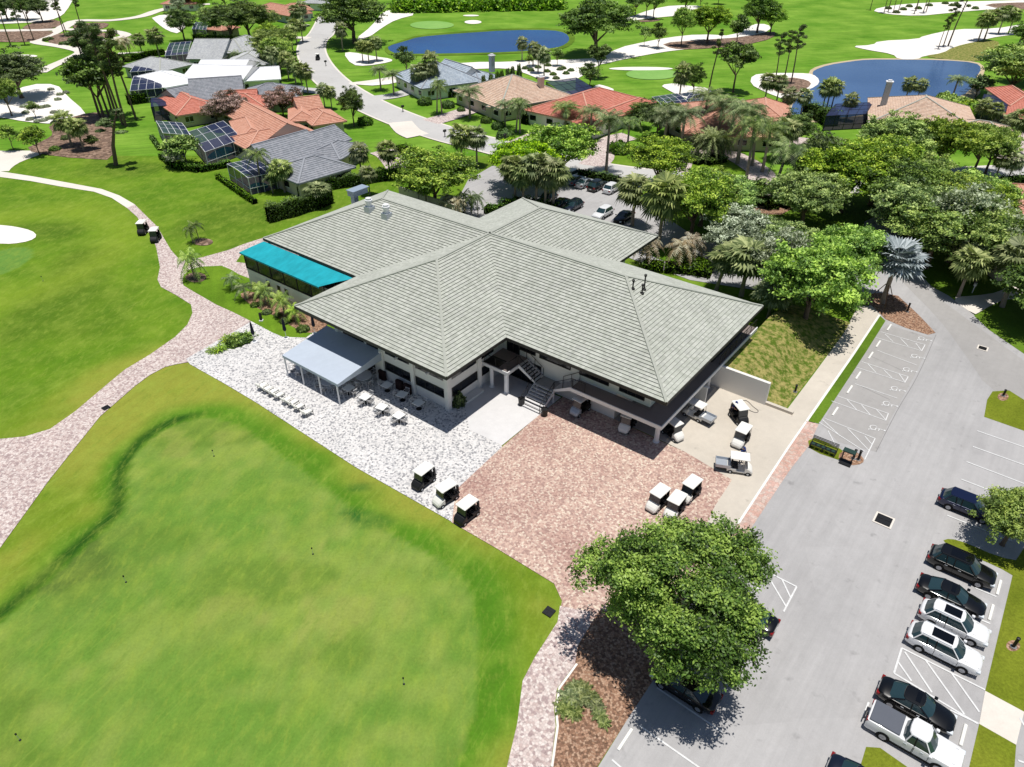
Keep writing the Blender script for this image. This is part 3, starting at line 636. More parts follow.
lines('painted_markings', [((639.5, 726), (715, 779)), ((656.7, 688), (721.5, 732)), ((612, 760), (622, 769)), ((764.7, 571), (796.5, 587)), ((796.5, 587), (783.5, 612)), ((764.7, 571), (786, 607)), ((782, 580), (790.5, 598)), ((765, 572), (757, 590))], wd=.11)
def wheelchair(u, v, rot):
    """painted wheelchair symbol: wheel arc, seated figure"""
    mb = MB(); z = lay(12)
    o0 = at(u, v)
    def seg(x0, y0, x1, y1, wd=0.07):
        a, b = Vector((x0, y0, 0)), Vector((x1, y1, 0)); d = (b - a).normalized(); n = Vector((-d.y, d.x, 0)) * wd / 2
        mb.face([a - n, b - n, b + n, a + n])
    for i in range(13):
        t0, t1 = R(150 + i * 19), R(150 + (i + 1) * 19); seg(.3 * math.cos(t0), .3 * math.sin(t0), .3 * math.cos(t1), .3 * math.sin(t1))
    seg(-.12, .62, -.06, .12); seg(-.06, .14, .26, .12); seg(.26, .12, .42, -.3); seg(.42, -.3, .52, -.27); seg(-.1, .38, .2, .36)
    mb.face([(-.13 + .09 * math.cos(k * PI / 4), .74 + .09 * math.sin(k * PI / 4), 0) for k in range(8)])
    for k_, i in enumerate(mb.v): mb.v[k_] = (i[0] * 1.15, i[1] * 1.15, 0.0003 * (k_ % 7))
    o = mb.build('wheelchair_symbol', G['paint']); o.location = (o0.x, o0.y, z); o.rotation_euler = (0, 0, rot); tag(o, kind='structure')
for u, v in ((922, 339), (915, 356.5), (907, 370), (895, 389), (887, 404), (874, 428)): wheelchair(u, v, TH - R(90))
for nm, u, v, sx, lbl in (('drain_grate', 883.5, 520.5, 1.35, 'square black storm drain in a white painted frame in the car park'), ('drain_grate', 982.5, 348.5, 1.0, 'dark storm drain with pale surround in the road bend'), ('drain_grate', 549, 612, .95, 'brown drain grate set in the grass beside the paver path'), ('drain_grate', 106, 408, .9, 'dark drain grate on the wide pinkish paver path')):
    p = at(u, v); t = empty(nm, p + Vector((0, 0, lay(10))), TH, lbl, 'drain')
    h = sx / 2
    if sx > .96: MB().box(-h, -h, 0, h, h, .02).build('surround', G['path'], t)
    mb = MB(); g_ = h - .16; mb.box(-g_ - .03, -g_ - .03, .0205, g_ + .03, g_ + .03, .023)
    for i in (0, 1):
        for j in (0, 1): mb.box(-g_ + i * (g_ + .05), -g_ + j * (g_ + .05), .0235, -.05 + i * (g_ + .05), -.05 + j * (g_ + .05), .04)
    mb.build('grate', G['black'], t)
# ================================================================== ROOFS
def clip_t(poly, lo, hi):
    """clip a list of (s,t) to lo<=t<=hi"""
    for sgn, lim in ((1, lo), (-1, -hi)):
        o = []
        for i in range(len(poly)):
            a, b = poly[i], poly[(i + 1) % len(poly)]
            da, db = sgn * a[1] - lim, sgn * b[1] - lim
            if da >= 0: o.append(a)
            if (da >= 0) != (db >= 0):
                k = da / (da - db); o.append((a[0] + (b[0] - a[0]) * k, a[1] + (b[1] - a[1]) * k))
        poly = o
        if len(poly) < 3: return []
    return poly
def tile(mb, poly, course=0.34, lift=0.068):
    """lay a roof slope in overlapping courses; the first edge of poly is its eave"""
    p0 = Vector(poly[0]); s = (Vector(poly[1]) - p0).normalized()
    nrm = s.cross(Vector(poly[2]) - p0).normalized()
    if nrm.z < 0: nrm = -nrm
    t = nrm.cross(s)
    if t.z < 0: t = -t
    p2 = [((Vector(p) - p0).dot(s), (Vector(p) - p0).dot(t)) for p in poly]
    tm = max(q[1] for q in p2); n = max(1, int(math.ceil(tm / course)))
    if mb.uv is None: mb.uv = []
    for i in range(n):
        t0, t1 = i * course, min((i + 1) * course, tm)
        c = clip_t(p2, t0, t1)
        if not c: continue
        pts = []
        for a, b in c:
            h = lift * (1 - (b - t0) / course); pts.append(p0 + s * a + t * b + nrm * (h + 0.002))
        if (pts[1] - pts[0]).cross(pts[2] - pts[0]).dot(nrm) < 0: pts = pts[::-1]; c = c[::-1]
        mb.cur = 0; mb.face(pts); mb.uv += [(a, b + 0.01) for a, b in c]
        lo = [a for a, b in c if abs(b - t0) < 1e-5]
        if len(lo) >= 2:
            a0, a1 = min(lo), max(lo); b0 = p0 + s * a0 + t * t0; b1 = p0 + s * a1 + t * t0
            mb.cur = 1; mb.face([b0 - nrm * .0, b1 - nrm * .0, b1 + nrm * (lift + 0.002), b0 + nrm * (lift + 0.002)]); mb.uv += [(0, 0)] * 4
    mb.cur = 0
def bar(mb, p, q, w_, h, up=Vector((0, 0, 1))):
    p, q = Vector(p), Vector(q); d = (q - p).normalized(); sd = d.cross(up)
    if sd.length < 1e-3: sd = Vector((1, 0, 0))
    sd.normalize(); u = sd.cross(d)
    mt = Matrix((( *d, 0), (*sd, 0), (*u, 0), (0, 0, 0, 1))).transposed(); mt.translation = p
    mb.box(0, -w_ / 2, -h / 2, (q - p).length, w_ / 2, h / 2, mt); return mb

# ================================================================== CLUBHOUSE
club = empty('clubhouse', HUB, TH, 'large two storey clubhouse with cross shaped grey green tile roof and white walls', 'clubhouse')
W, ZE, SL = 10.0, 6.2, 0.4113
ZR = ZE + SL * W
AL, AR, BF, BB = -26.04, 26.26, -18.09, 18.88
hub = (0, 0, ZR)
ridge_end = {'F': (0, BF + W, ZR), 'R': (AR - W, 0, ZR), 'B': (0, BB - W, ZR), 'L': (AL + W, 0, ZR)}
V = {'RF': (W, -W, ZE), 'RB': (W, W, ZE), 'LF': (-W, -W, ZE), 'LB': (-W, W, ZE)}
cor = {'FL': (-W, BF, ZE), 'FR': (W, BF, ZE), 'RF': (AR, -W, ZE), 'RB': (AR, W, ZE), 'BR': (W, BB, ZE), 'BL': (-W, BB, ZE), 'LF': (AL, -W, ZE), 'LB': (AL, W, ZE)}
slopes = [
 (cor['FL'], cor['FR'], ridge_end['F']), (cor['FR'], V['RF'], hub, ridge_end['F']), (V['LF'], cor['FL'], ridge_end['F'], hub),
 (cor['RF'], cor['RB'], ridge_end['R']), (V['RF'], cor['RF'], ridge_end['R'], hub), (cor['RB'], V['RB'], hub, ridge_end['R']),
 (cor['BR'], cor['BL'], ridge_end['B']), (V['RB'], cor['BR'], ridge_end['B'], hub), (cor['BL'], V['LB'], hub, ridge_end['B']),
 (cor['LB'], cor['LF'], ridge_end['L']), (cor['LF'], V['LF'], hub, ridge_end['L']), (V['LB'], cor['LB'], ridge_end['L'], hub)]
mb = MB()
for s_ in slopes: tile(mb, s_)
roof = mb.build('roof', [G['roof'], G['riser']], club)
mb = MB()
for k in 'FRBL': bar(mb, Vector(hub) + Vector((0, 0, .05)), Vector(ridge_end[k]) + Vector((0, 0, .05)), .26, .12)
for a, b in (('FL', 'F'), ('FR', 'F'), ('RF', 'R'), ('RB', 'R'), ('BR', 'B'), ('BL', 'B'), ('LF', 'L'), ('LB', 'L')):
    bar(mb, Vector(cor[a]) + Vector((0, 0, .07)), Vector(ridge_end[b]) + Vector((0, 0, .06)), .24, .12)
mb.build('ridge_cap', G['ridge'], roof)
eave = ['FL', 'FR', 'vRF', 'RF', 'RB', 'vRB', 'BR', 'BL', 'vLB', 'LB', 'LF', 'vLF']
ep = [Vector(V[e[1:]] if e[0] == 'v' else cor[e]) for e in eave]
mb = MB()
for i in range(12):
    p, q = ep[i], ep[(i + 1) % 12]; d = (q - p).normalized(); n_ = Vector((d.y, -d.x, 0))
    a, b = p + n_ * .05 - d * .05, q + n_ * .05 + d * .05
    mb.face([a + Vector((0, 0, -.26)), b + Vector((0, 0, -.26)), b + Vector((0, 0, .0)), a + Vector((0, 0, .0))])
    mb.face([a + Vector((0, 0, .0)), b + Vector((0, 0, .0)), b - n_ * .1, a - n_ * .1])
mb.build('gutter', G['fascia'], roof)
mb = MB(); pts = [Vector((p.x, p.y, ZE - .25)) for p in ep]
for t in tessellate_polygon([pts]): mb.face([pts[i] for i in t])
mb.build('soffit', G['soffit'], roof)
wi = 2.6; x = W - wi
def wallbox(a0, b0, a1, b1, z0=0, z1=ZE - .26, name='wall', m='wall'):
    return MB().box(a0, b0, z0, a1, b1, z1).build(name, G[m], club)
wallbox(-x, BF + wi + .1, x, -x - .02)                # front wing
wallbox(-x + .01, -x, x - .01, BB - wi)              # core and back wing
wallbox(x, -x + .2, 20.3, x)                 # right wing, full height west half
wallbox(20.3, -x + .2, AR - wi, x, 2.9)      # right wing upper floor over the cart bay
wallbox(AL + wi, -x, -x, x)                  # left wing
# cart bay: back wall, side walls and floor stay inside
wallbox(20.31, -.5, AR - wi - .01, -.2, 0, 2.88); wallbox(20.31, 3.0, AR - wi, x, 0, 2.88)
MB().box(20.31, -7.2, 0.01, 25.5, 3.0, .03).build('bay_floor', G['asphalt_dark'], club)
def win(axis, c, lo, hi, z0, z1, sgn=-1, mull=0, frame=True):
    """a recessed looking ribbon window on a wall plane; axis a = wall runs along a"""
    mb = MB(); e = .03
    def bx(mb, l0, l1, za, zb, d0, d1):
        d0, d1 = sorted((c + sgn * d0, c + sgn * d1))
        mb.box(l0, d0, za, l1, d1, zb) if axis == 'a' else mb.box(d0, l0, za, d1, l1, zb)
    bx(mb, lo, hi, z0, z1, 0.0, .03)
    o = mb.build('window', G['glass_dark'], club)
    if frame:
        f = MB(); w_ = .07
        bx(f, lo - w_, hi + w_, z1, z1 + w_, .003, .07); bx(f, lo - w_, hi + w_, z0 - w_, z0, .003, .1); bx(f, lo - w_, lo, z0, z1, .003, .07); bx(f, hi, hi + w_, z0, z1, .003, .07)
        for k in range(mull): q = lo + (hi - lo) * (k + 1) / (mull + 1); bx(f, q - .02, q + .02, z0, z1, .03, .05)
        f.build('frame', G['fascia'] if mull else G['wall'], o)
    return o
FY = BF + wi + .1
for lo, hi in ((-.7, 2.75), (3.45, 6.95)):
    win('a', FY, lo, hi, 1.25, 2.05, -1, 2)
for lo, hi in ((-6.6, -3.6), (-3.2, -.95), (-.6, 2.75), (3.45, 6.95)): win('a', FY, lo, hi, 3.05, 4.6, -1, 3, False)
win('a', FY, -4.6, -2.4, .05, 2.3, -1, 2)
win('b', x, -14.75, -11.3, 1.25, 2.05, 1, 2); win('b', x, -10.7, -8.6, 1.25, 2.05, 1, 1)
for lo, hi in ((-14.75, -11.3), (-10.7, -8.7)): win('b', x, lo, hi, 3.05, 4.6, 1, 3, False)
for (a, b) in ((-x, FY), (-1.05, FY), (3.1, FY), (x, FY), (x, -11.0), (-x, -11)):
    MB().bbox(a - .24, b - .24, 0, a + .24, b + .24, ZE - .27, .03).build('pilaster', G['wall'], club)
for a in (-.9, 1.1, 5.2): MB().box(a - .08, FY - .5, 3.2, a + .08, FY, 3.4).build('bracket', G['whitep'], club)
RY = -x + .2
for lo, hi in ((9.55, 11.3), (11.9, 15.3), (16.4, 19.4), (20.6, 23.0)): win('a', RY, lo, hi, 3.42, 4.4, -1, 2)
win('a', RY, 8.2, 12.0, .05, 2.3, -1, 4); win('a', RY, 8.0, 9.4, 2.8, 4.9, -1, 1)
for lo, hi in ((-6, -2), (-1.2, 2.6), (3.2, 6.8)): win('b', AR - wi, lo, hi, 3.6, 5.2, 1, 3)
for lo, hi in ((8.5, 12.5), (13, 15.5)): win('b', x - .01, lo, hi, 1.1, 2.5, 1, 3); win('b', x - .01, lo, hi, 3.9, 5.2, 1, 3)
for lo, hi in ((-6, -2), (-1.5, 1.5), (2, 6)): win('a', BB - wi, lo, hi, 1.0, 2.6, 1, 3); win('a', BB - wi, lo, hi, 3.9, 5.2, 1, 3)
for lo, hi in ((-22, -18), (-16, -12)): win('a', x, lo, hi, 1.0, 2.4, 1, 3); win('a', x, lo, hi, 3.9, 5.2, 1, 3)
for lo, hi in ((9, 13), (15, 19)): win('a', x, lo, hi, 3.6, 5.2, 1, 3)
MB().box(x + .01, -14.2, 0, x + .85, -11.25, .28).build('ledge', G['wall'], club)
# upper deck over the cart bay and its white edge
DZ = 2.7; DF = -8.75; DR = 25.6
def slab(name, pl, z0, z1, m, parent=club):
    mb = MB(); n = len(pl); top = [Vector((a, b, z1)) for a, b in pl]; bot = [Vector((a, b, z0)) for a, b in pl]
    for t in tessellate_polygon([top]): mb.face([top[i] for i in t]); mb.face([bot[i] for i in t[::-1]])
    for i in range(n): j = (i + 1) % n; mb.face([bot[i], bot[j], top[j], top[i]])
    return mb.build(name, G[m], parent)
dk = slab('walkway', [(16.5, DF), (DR, DF), (DR, 11.8), (AR - wi, 11.8), (AR - wi, RY + .005), (16.5, RY + .005)], DZ - .12, DZ, 'deck')
slab('walkway_edge', [(16.5, DF - .1), (DR + .1, DF - .1), (DR + .1, 11.9), (DR + .01, 11.9), (DR + .01, DF - .01), (16.5, DF - .01)], DZ - .32, DZ + .06, 'whitep', dk)
mb = MB()
mb.box(DR - 1.35, DF + 1.35, DZ + .02, DR - 1.2, 11, DZ + .1)
slab('parapet', [(DR - .9, 11.7), (DR - .9, 3.0), (DR - .82, 3.0), (DR - .82, 11.7)], DZ, DZ + .9, 'fascia', dk)
en = slab('entry_deck', [(x + .01, -10.35), (10.4, -10.35), (10.4, RY + .005), (x + .01, RY + .005)], DZ - .14, DZ, 'deck')
slab('deck_edge', [(x + .01, -10.45), (10.5, -10.45), (10.5, -8.8), (10.41, -8.8), (10.41, -10.36), (x + .01, -10.36)], DZ - .3, DZ + .04, 'whitep', en)
MB().box(x + .1, -10.2, DZ + .01, 9.2, -8.9, DZ + .03).build('mat', G['black'], en)
def railing(pts, parent, h=1.0, step=.5, bal=True):
    mb = MB()
    for i in range(len(pts) - 1):
        p, q = Vector(pts[i]), Vector(pts[i + 1]); up = Vector((0, 0, h))
        mb.tube(p + up, q + up, .03, n=6); mb.tube(p + Vector((0, 0, .12)), q + Vector((0, 0, .12)), .015, n=4)
        n = max(1, int(round((q - p).length / 1.2)))
        for k in range(n + 1): c_ = p.lerp(q, k / n); mb.tube(c_, c_ + up, .028, n=6)
        n = max(1, int((q - p).length / .16))
        if bal:
            for k in range(n): c_ = p.lerp(q, (k + .5) / n); mb.tube(c_ + Vector((0, 0, .12)), c_ + up, .008, n=3, cap=False)
    return mb.build('railing', G['black'], parent)
railing([(x + .2, -10.3, DZ), (10.35, -10.3, DZ), (10.35, -8.75, DZ)], en)
railing([(16.6, DF + .08, DZ), (17.9, DF + .08, DZ)], dk)
railing([(DR - .1, 3.0, DZ), (DR - .1, 11.7, DZ)], dk)
# staircase
st = slab('staircase', [(12.4, -8.6), (14.5, -8.6), (14.5, RY + .005), (12.4, RY + .005)], 1.33, 1.45, 'asphalt_dark')
def flight(p, q, z0, z1, n, wdir, wd):
    """treads from p (z0) to q (z1); wdir = unit vector across"""
    t = MB(); r_ = MB(); sg = MB(); p, q = Vector((*p, 0)), Vector((*q, 0)); d = (q - p) / n; cr = Vector((*wdir, 0))
    for i in range(n):
        z = z0 + (z1 - z0) * (i + 1) / n; a = p + d * i; b = a + d * .8
        for mbx, dz0, dz1, aa, bb in ((t, -.05, 0, a, b), (r_, -(z1 - z0) / n + .001, -.06, a + d * .62, a + d * .78)):
            v = [aa, bb, bb + cr * wd, aa + cr * wd]
            lo = [k + Vector((0, 0, z + dz0)) for k in v]; hi = [k + Vector((0, 0, z + dz1)) for k in v]
            mbx.raw(lo + hi, ((0, 3, 2, 1), (4, 5, 6, 7), (0, 1, 5, 4), (1, 2, 6, 5), (2, 3, 7, 6), (3, 0, 4, 7)))
    t.build('tread', G['slab'], st); r_.build('riser', G['black'], st)
    for off in (-.09, wd + .01):
        a, b = p + cr * off, q + cr * off; w2 = cr * .08
        lo = [a + Vector((0, 0, z0 - .1)), b + Vector((0, 0, z1 - .34)), b + w2 + Vector((0, 0, z1 - .34)), a + w2 + Vector((0, 0, z0 - .1))]
        hi = [a + Vector((0, 0, z0 + .16)), b + Vector((0, 0, z1 + .05)), b + w2 + Vector((0, 0, z1 + .05)), a + w2 + Vector((0, 0, z0 + .16))]
        sg.raw(lo + hi, ((0, 3, 2, 1), (4, 5, 6, 7), (0, 1, 5, 4), (1, 2, 6, 5), (2, 3, 7, 6), (3, 0, 4, 7)))
    sg.build('stringer', G['whitep'], st)
flight((12.4, -10.85), (12.4, -8.6), 0, 1.45, 8, (1, 0), 2.1)
flight((12.4, -8.6), (10.4, -8.6), 1.45, 2.7, 7, (0, 1), 1.35)
flight((14.5, -8.6), (16.5, -8.6), 1.45, 2.7, 7, (0, 1), 1.35)
railing([(12.35, -10.85, .1), (12.35, -8.65, 1.5), (10.4, -8.65, 2.75)], st, .95)
railing([(14.55, -10.85, .1), (14.55, -8.65, 1.5), (16.5, -8.65, 2.75)], st, .95)
railing([(12.4, -7.35, 1.5), (10.4, -7.35, 2.75)], st, .95, bal=False); railing([(14.7, -7.35, 1.5), (16.5, -7.35, 2.75)], st, .95, bal=False)
for (a, b, r_, h) in ((10.0, -9.97, .24, DZ - .15), (8.25, -10.05, .2, DZ - .15), (24.9, -7.7, .22, DZ - .13), (12.5, -8.45, .09, 1.3), (14.4, -8.45, .09, 1.3), (24.9, 2.6, .2, DZ - .13)):
    mbx = MB(); mbx.lathe([(r_ + .08, 0), (r_ + .08, .1), (r_, .13), (r_, h - .1), (r_ + .08, h - .08), (r_ + .08, h)], 16, Matrix.Translation((a, b, 0)))
    mbx.build('column', G['whitep'], club, smooth=False)
# covered terrace on the left wing: white base wall, dark screens, teal awning
te = MB().box(-28.0, -11.8, 0, -10.2, -11.6, 2.6).build('terrace_wall', G['wall'], club)
MB().box(-28.0, -11.6, 0, -27.8, -7.4, 2.6).build('terrace_wall', G['wall'], club)
MB().box(-27.8, -11.6, 2.35, -7.6, -7.4, 2.5).build('terrace_floor', G['deck'], club)
mb = MB(); mb.box(-27.98, -11.78, 2.6, -10.2, -11.72, 4.55); mb.box(-27.98, -11.72, 2.6, -27.92, -8, 4.55)
sc = mb.build('terrace_screen', G['glass_dark'], club)
for i in range(8): a = -28 + i * 2.4; MB().box(a - .04, -11.84, 2.6, a + .04, -11.79, 4.6).build('screen_post', G['fascia'], sc)
MB().box(-28.02, -11.86, 2.55, -10.2, -11.8, 2.63).build('sill', G['fascia'], sc)
aw = MB(); N = 44
for i in range(N):
    f0, f1 = i / N, (i + 1) / N; b0 = (-28.3 + f0 * 14.3, -12.1); b1 = (-28.3 + f1 * 14.3, -12.1); t0 = (-26.0 + f0 * 15.6, -10.02); t1 = (-26.0 + f1 * 15.6, -10.02)
    dz = .05 * math.sin(f0 * 40) + .02; dz1 = .05 * math.sin(f1 * 40) + .02
    aw.face([(b0[0], b0[1], 4.6), (b1[0], b1[1], 4.6), (t1[0], t1[1], 5.88 + 0), (t0[0], t0[1], 5.88)])
    m0 = ((b0[0] + t0[0]) / 2, -11.06, 5.24 + dz); m1 = ((b1[0] + t1[0]) / 2, -11.06, 5.24 + dz1)
    aw.v[-4:] = []; aw.f.pop(); aw.mi.pop()
    aw.face([(b0[0], b0[1], 4.6), (b1[0], b1[1], 4.6), m1, m0]); aw.face([m0, m1, (t1[0], t1[1], 5.88), (t0[0], t0[1], 5.88)])
aw.box(-28.3, -12.14, 4.42, -14.0, -12.1, 4.6)
awo = aw.build('awning', G['teal'], club)
mb = MB(); mb.face([(-28.3, -12.1, 4.59), (-26, -10.02, 5.86), (-26, -10.02, 4.4), (-28.3, -12.1, 4.4)]); mb.build('awning_side', G['teal'], awo)
for a in (-21, -24.4): win('a', -11.8, a, a + .7, 1.0, 2.1, -1, 0)
win('a', -11.8, -22.4, -21.7, .9, 2.1, -1, 0)
# service annex behind the left gable with duct
MB().box(-29.4, -1.0, 0, AL + wi - .01, 7.4, 4.3).build('annex', G['wall_grey'], club)
MB().box(-29.6, -1.2, 4.3, AL + wi - .03, 7.6, 4.5).build('annex_roof', G['path'], club)
mb = MB(); mb.box(-27.7, 4.9, 4.5, -27.0, 5.6, 6.6); mb.box(-28.0, 4.7, 6.6, -26.8, 7.2, 7.3); mb.box(-28.1, 4.6, 7.3, -26.7, 7.4, 7.38)
mb.build('duct', G['ductblue'], club)
for a, b in ((-16.1, -2.0), (-13.2, -2.1)):
    zb = ZR - .411 * abs(b)
    v_ = MB().box(a - .45, b - .45, zb - .35, a + .45, b + .45, zb + .55).build('roof_fan', G['metal'], club)
    MB().lathe([(.3, zb + .55), (.3, zb + 1.05), (.42, zb + 1.07), (.44, zb + 1.3), (.42, zb + 1.32), (.3, zb + 1.34), (.3, zb + 1.5), (.34, zb + 1.52), (.1, zb + 1.6)], 16, Matrix.Translation((a, b, 0))).build('fan_hood', G['whitep'], v_)
for a, b, h in ((17.55, -.9, .9), (18.2, .1, 1.5), (18.35, -.55, .9)):
    zb = min(ZR - .411 * abs(b), ZE + .411 * (AR - a))
    mb = MB().tube((a, b, zb - .1), (a, b, zb + h), .07, n=8); mb.lathe([(.13, zb + h - .1), (.14, zb + h + .06), (.05, zb + h + .12)], 8, Matrix.Translation((a, b, 0))); mb.lathe([(.22, zb - .05), (.2, zb + .12), (.08, zb + .16)], 8, Matrix.Translation((a, b, 0)))
    mb.build('vent_pipe', G['black'], club)

# free-standing pieces
t = empty('retaining_wall', bw(27.4, 3.45), TH, 'plain white retaining wall between the concrete apron and the grassy bank', 'wall')
MB().bbox(-3.9, -.17, 0, 3.0, .17, 2.45, .02).build('panel', G['wall'], t); MB().box(3.0, -.1, 0, 5.6, .25, .3).build('kerb', G['concrete'], t)
t = empty('screen_wall', bw(24.6, -.35), TH, 'short white wall standing out from the cart bay under the deck', 'wall')
MB().bbox(-1, -.12, 0, 1.4, .12, 2.2, .02).build('panel', G['wall'], t)
cn = empty('patio_canopy', bw(-4.8, -18.3), TH, 'flat blue grey awning on white posts over the patio tables', 'canopy')
mb = MB(); zf, zb_ = 2.45, 3.15; xa, xb = -4.25, 3.85; ya, yb = -2.85, 2.85
mb.face([(xa, ya, zf), (xb, ya, zf), (xb, yb, zb_), (xa, yb, zb_)]); mb.face([(xa, yb, zb_ - .04), (xb, yb, zb_ - .04), (xb, ya, zf - .04), (xa, ya, zf - .04)])
mb.face([(xa, ya, zf - .3), (xb, ya, zf - .3), (xb, ya, zf), (xa, ya, zf)]); mb.face([(xb, ya, zf - .3), (xb, yb, zf - .2), (xb, yb, zb_), (xb, ya, zf)]); mb.face([(xa, yb, zf - .2), (xa, ya, zf - .3), (xa, ya, zf), (xa, yb, zb_)])
mb.build('fabric', G['canopy'], cn)
for px in (-4.1, -1.6, 1.0, 3.6): MB().bbox(px - .06, -2.84, 0, px + .06, -2.72, zf - .03, .01).build('post', G['whitep'], cn)
mb = MB(); mb.box(xa, -2.8, zf - .12, xb, -2.74, zf - .05)
for px in (-4.1, -1.6, 1.0, 3.6): bar(mb, (px, -2.8, zf - .08), (px, 2.8, zb_ - .1), .05, .05)
mb.build('rafter', G['whitep'], cn)
# ================================================================== VEGETATION
def quads_mesh(name, V4, tone, mat, extra=None):
    """V4: (n,4,3) leaf quads, tone (n,)"""
    n = len(V4); me = bpy.data.meshes.new(name)
    me.vertices.add(n * 4); me.vertices.foreach_set('co', V4.reshape(-1).astype(np.float32))
    me.loops.add(n * 4); me.loops.foreach_set('vertex_index', np.arange(n * 4, dtype=np.int32))
    me.polygons.add(n); me.polygons.foreach_set('loop_start', np.arange(0, n * 4, 4, dtype=np.int32)); me.polygons.foreach_set('loop_total', np.full(n, 4, np.int32))
    me.update()
    a = me.color_attributes.new('tone', 'FLOAT_COLOR', 'POINT')
    c = np.ones((n * 4, 4), np.float32); c[:, :3] = np.repeat(tone, 4)[:, None]; a.data.foreach_set('color', c.ravel())
    me.materials.append(mat)
    return me
def leaf_quads(ctr, nrm, size, rng, aspect=0.55):
    n = len(ctr)
    r = rng.normal(size=(n, 3)); t = np.cross(nrm, r); t /= np.linalg.norm(t, axis=1)[:, None] + 1e-9
    b = np.cross(nrm, t); s = size * rng.uniform(.6, 1.3, n)[:, None]
    return np.stack([ctr - t * s, ctr + b * s * aspect, ctr + t * s, ctr - b * s * aspect], 1)
def crown_cloud(seed, R_, H, z0, nclump, nleaf, size, squash=.75, cr=.36, hollow=.35, shape='dome', spray=.34, sub_n=42):
    """leaf quads of a crown: clumps spread through a dome, leaves on and in each clump"""
    rng = np.random.default_rng(seed); cl = []
    tries = 0
    while len(cl) < nclump and tries < 5000:
        tries += 1
        p = rng.normal(size=3); p /= np.linalg.norm(p); rad = rng.uniform(hollow, 1) ** .6
        q = p * rad * (1 + .16 * math.sin(3 * math.atan2(p[1], p[0]) + seed) + .1 * math.sin(5 * math.atan2(p[1], p[0]) + seed * 2))
        if shape == 'dome' and q[2] < -.45: continue
        q = np.array([q[0] * R_ * (1 - cr * .7), q[1] * R_ * (1 - cr * .7), q[2] * H * .5 * (1 - cr * .5)])
        if all(np.linalg.norm((q - c) / np.array([1, 1, H * .5 / R_])) > R_ * cr * .62 for c in cl) or tries > 3000: cl.append(q)
    ctr = []; nr = []; tn = []
    per = nleaf // len(cl)
    for c in cl:
        k = R_ * cr * rng.uniform(.6, 1.25); ns = max(5, int(per / (sub_n)))
        sc_ = rng.normal(size=(ns, 3)); sc_ /= np.linalg.norm(sc_, axis=1)[:, None]; sc_[:, 2] = np.where(sc_[:, 2] < -.3, -sc_[:, 2], sc_[:, 2])
        sr_ = rng.uniform(.55, 1.15, ns); idx = rng.integers(0, ns, per); stone = rng.normal(size=ns) * .13
        g_ = rng.normal(size=(per, 3)) * np.array([1, 1, .45]) * spray; g_ = np.clip(g_, -2.2 * spray, 2.2 * spray)
        p = sc_[idx] * sr_[idx][:, None] + g_ / k
        pos = p * k * np.array([1, 1, squash])
        ctr.append(pos + c); nn = sc_[idx] * .4 + np.array([0, 0, .45]) + rng.normal(size=(per, 3)) * .5
        nr.append(nn / np.linalg.norm(nn, axis=1)[:, None])
        base = rng.uniform(.28, .6)
        tn.append(base + p[:, 2] * .17 + stone[idx] + rng.normal(size=per) * .12 + g_[:, 2] / spray * .07)  # tone rises with height: lit tops and shaded sides painted into the leaves
    ctr = np.concatenate(ctr) + np.array([0, 0, z0 + H * .42]); nr = np.concatenate(nr); tn = np.clip(np.concatenate(tn), 0, 1)
    return leaf_quads(ctr, nr, size, rng), tn, [c + np.array([0, 0, z0 + H * .42]) for c in cl]
def trunk_limbs(R_, z0, H, cl, r0, seed, n=7, lean=(0, 0), fork=.75):
    rnd = random.Random(seed); mb = MB()
    top = Vector((lean[0], lean[1], z0 * fork + .2)); mb.path([(0, 0, -.05), (r0 * .1, 0, .3), tuple(top * .5 + Vector((.08, -.05, 0))), tuple(top)], [r0 * 1.35, r0, r0 * .85, r0 * .75], 9)
    for c in rnd.sample(cl, min(n, len(cl))):
        c = Vector(c); m_ = top.lerp(c, .5) + Vector((rnd.uniform(-.3, .3), rnd.uniform(-.3, .3), .25 * R_ * .2))
        mb.path([tuple(top), tuple(m_), tuple(c)], [r0 * .5, r0 * .3, r0 * .08], 6)
        e = c + Vector((rnd.uniform(-1, 1), rnd.uniform(-1, 1), rnd.uniform(0, .6))) * R_ * .25
        mb.path([tuple(m_), tuple(e)], [r0 * .2, r0 * .05], 5)
    return mb
def core_blob(mb, R_, H, z0, k=.62, seed=0):
    rnd = random.Random(seed); n = 12; pr = []
    for i in range(7):
        t = -PI / 2 * .6 + i * (PI / 2 * 1.6) / 6; pr.append((max(.02, math.cos(t)) * R_ * k * rnd.uniform(.85, 1.05), z0 + H * .42 + math.sin(t) * H * .42 * k))
    mb.lathe(pr, n)
PROTO = {}
def tree_proto(key, leafm, R_, H, z0, nclump, nleaf, size, r0, seed, barkm='bark', **kw):
    V4, tn, cl = crown_cloud(seed, R_, H, z0, nclump, nleaf, size, **kw)
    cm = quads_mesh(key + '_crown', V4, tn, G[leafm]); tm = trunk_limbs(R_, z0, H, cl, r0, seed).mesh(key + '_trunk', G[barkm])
    PROTO[key] = [('trunk', tm), ('crown', cm)]
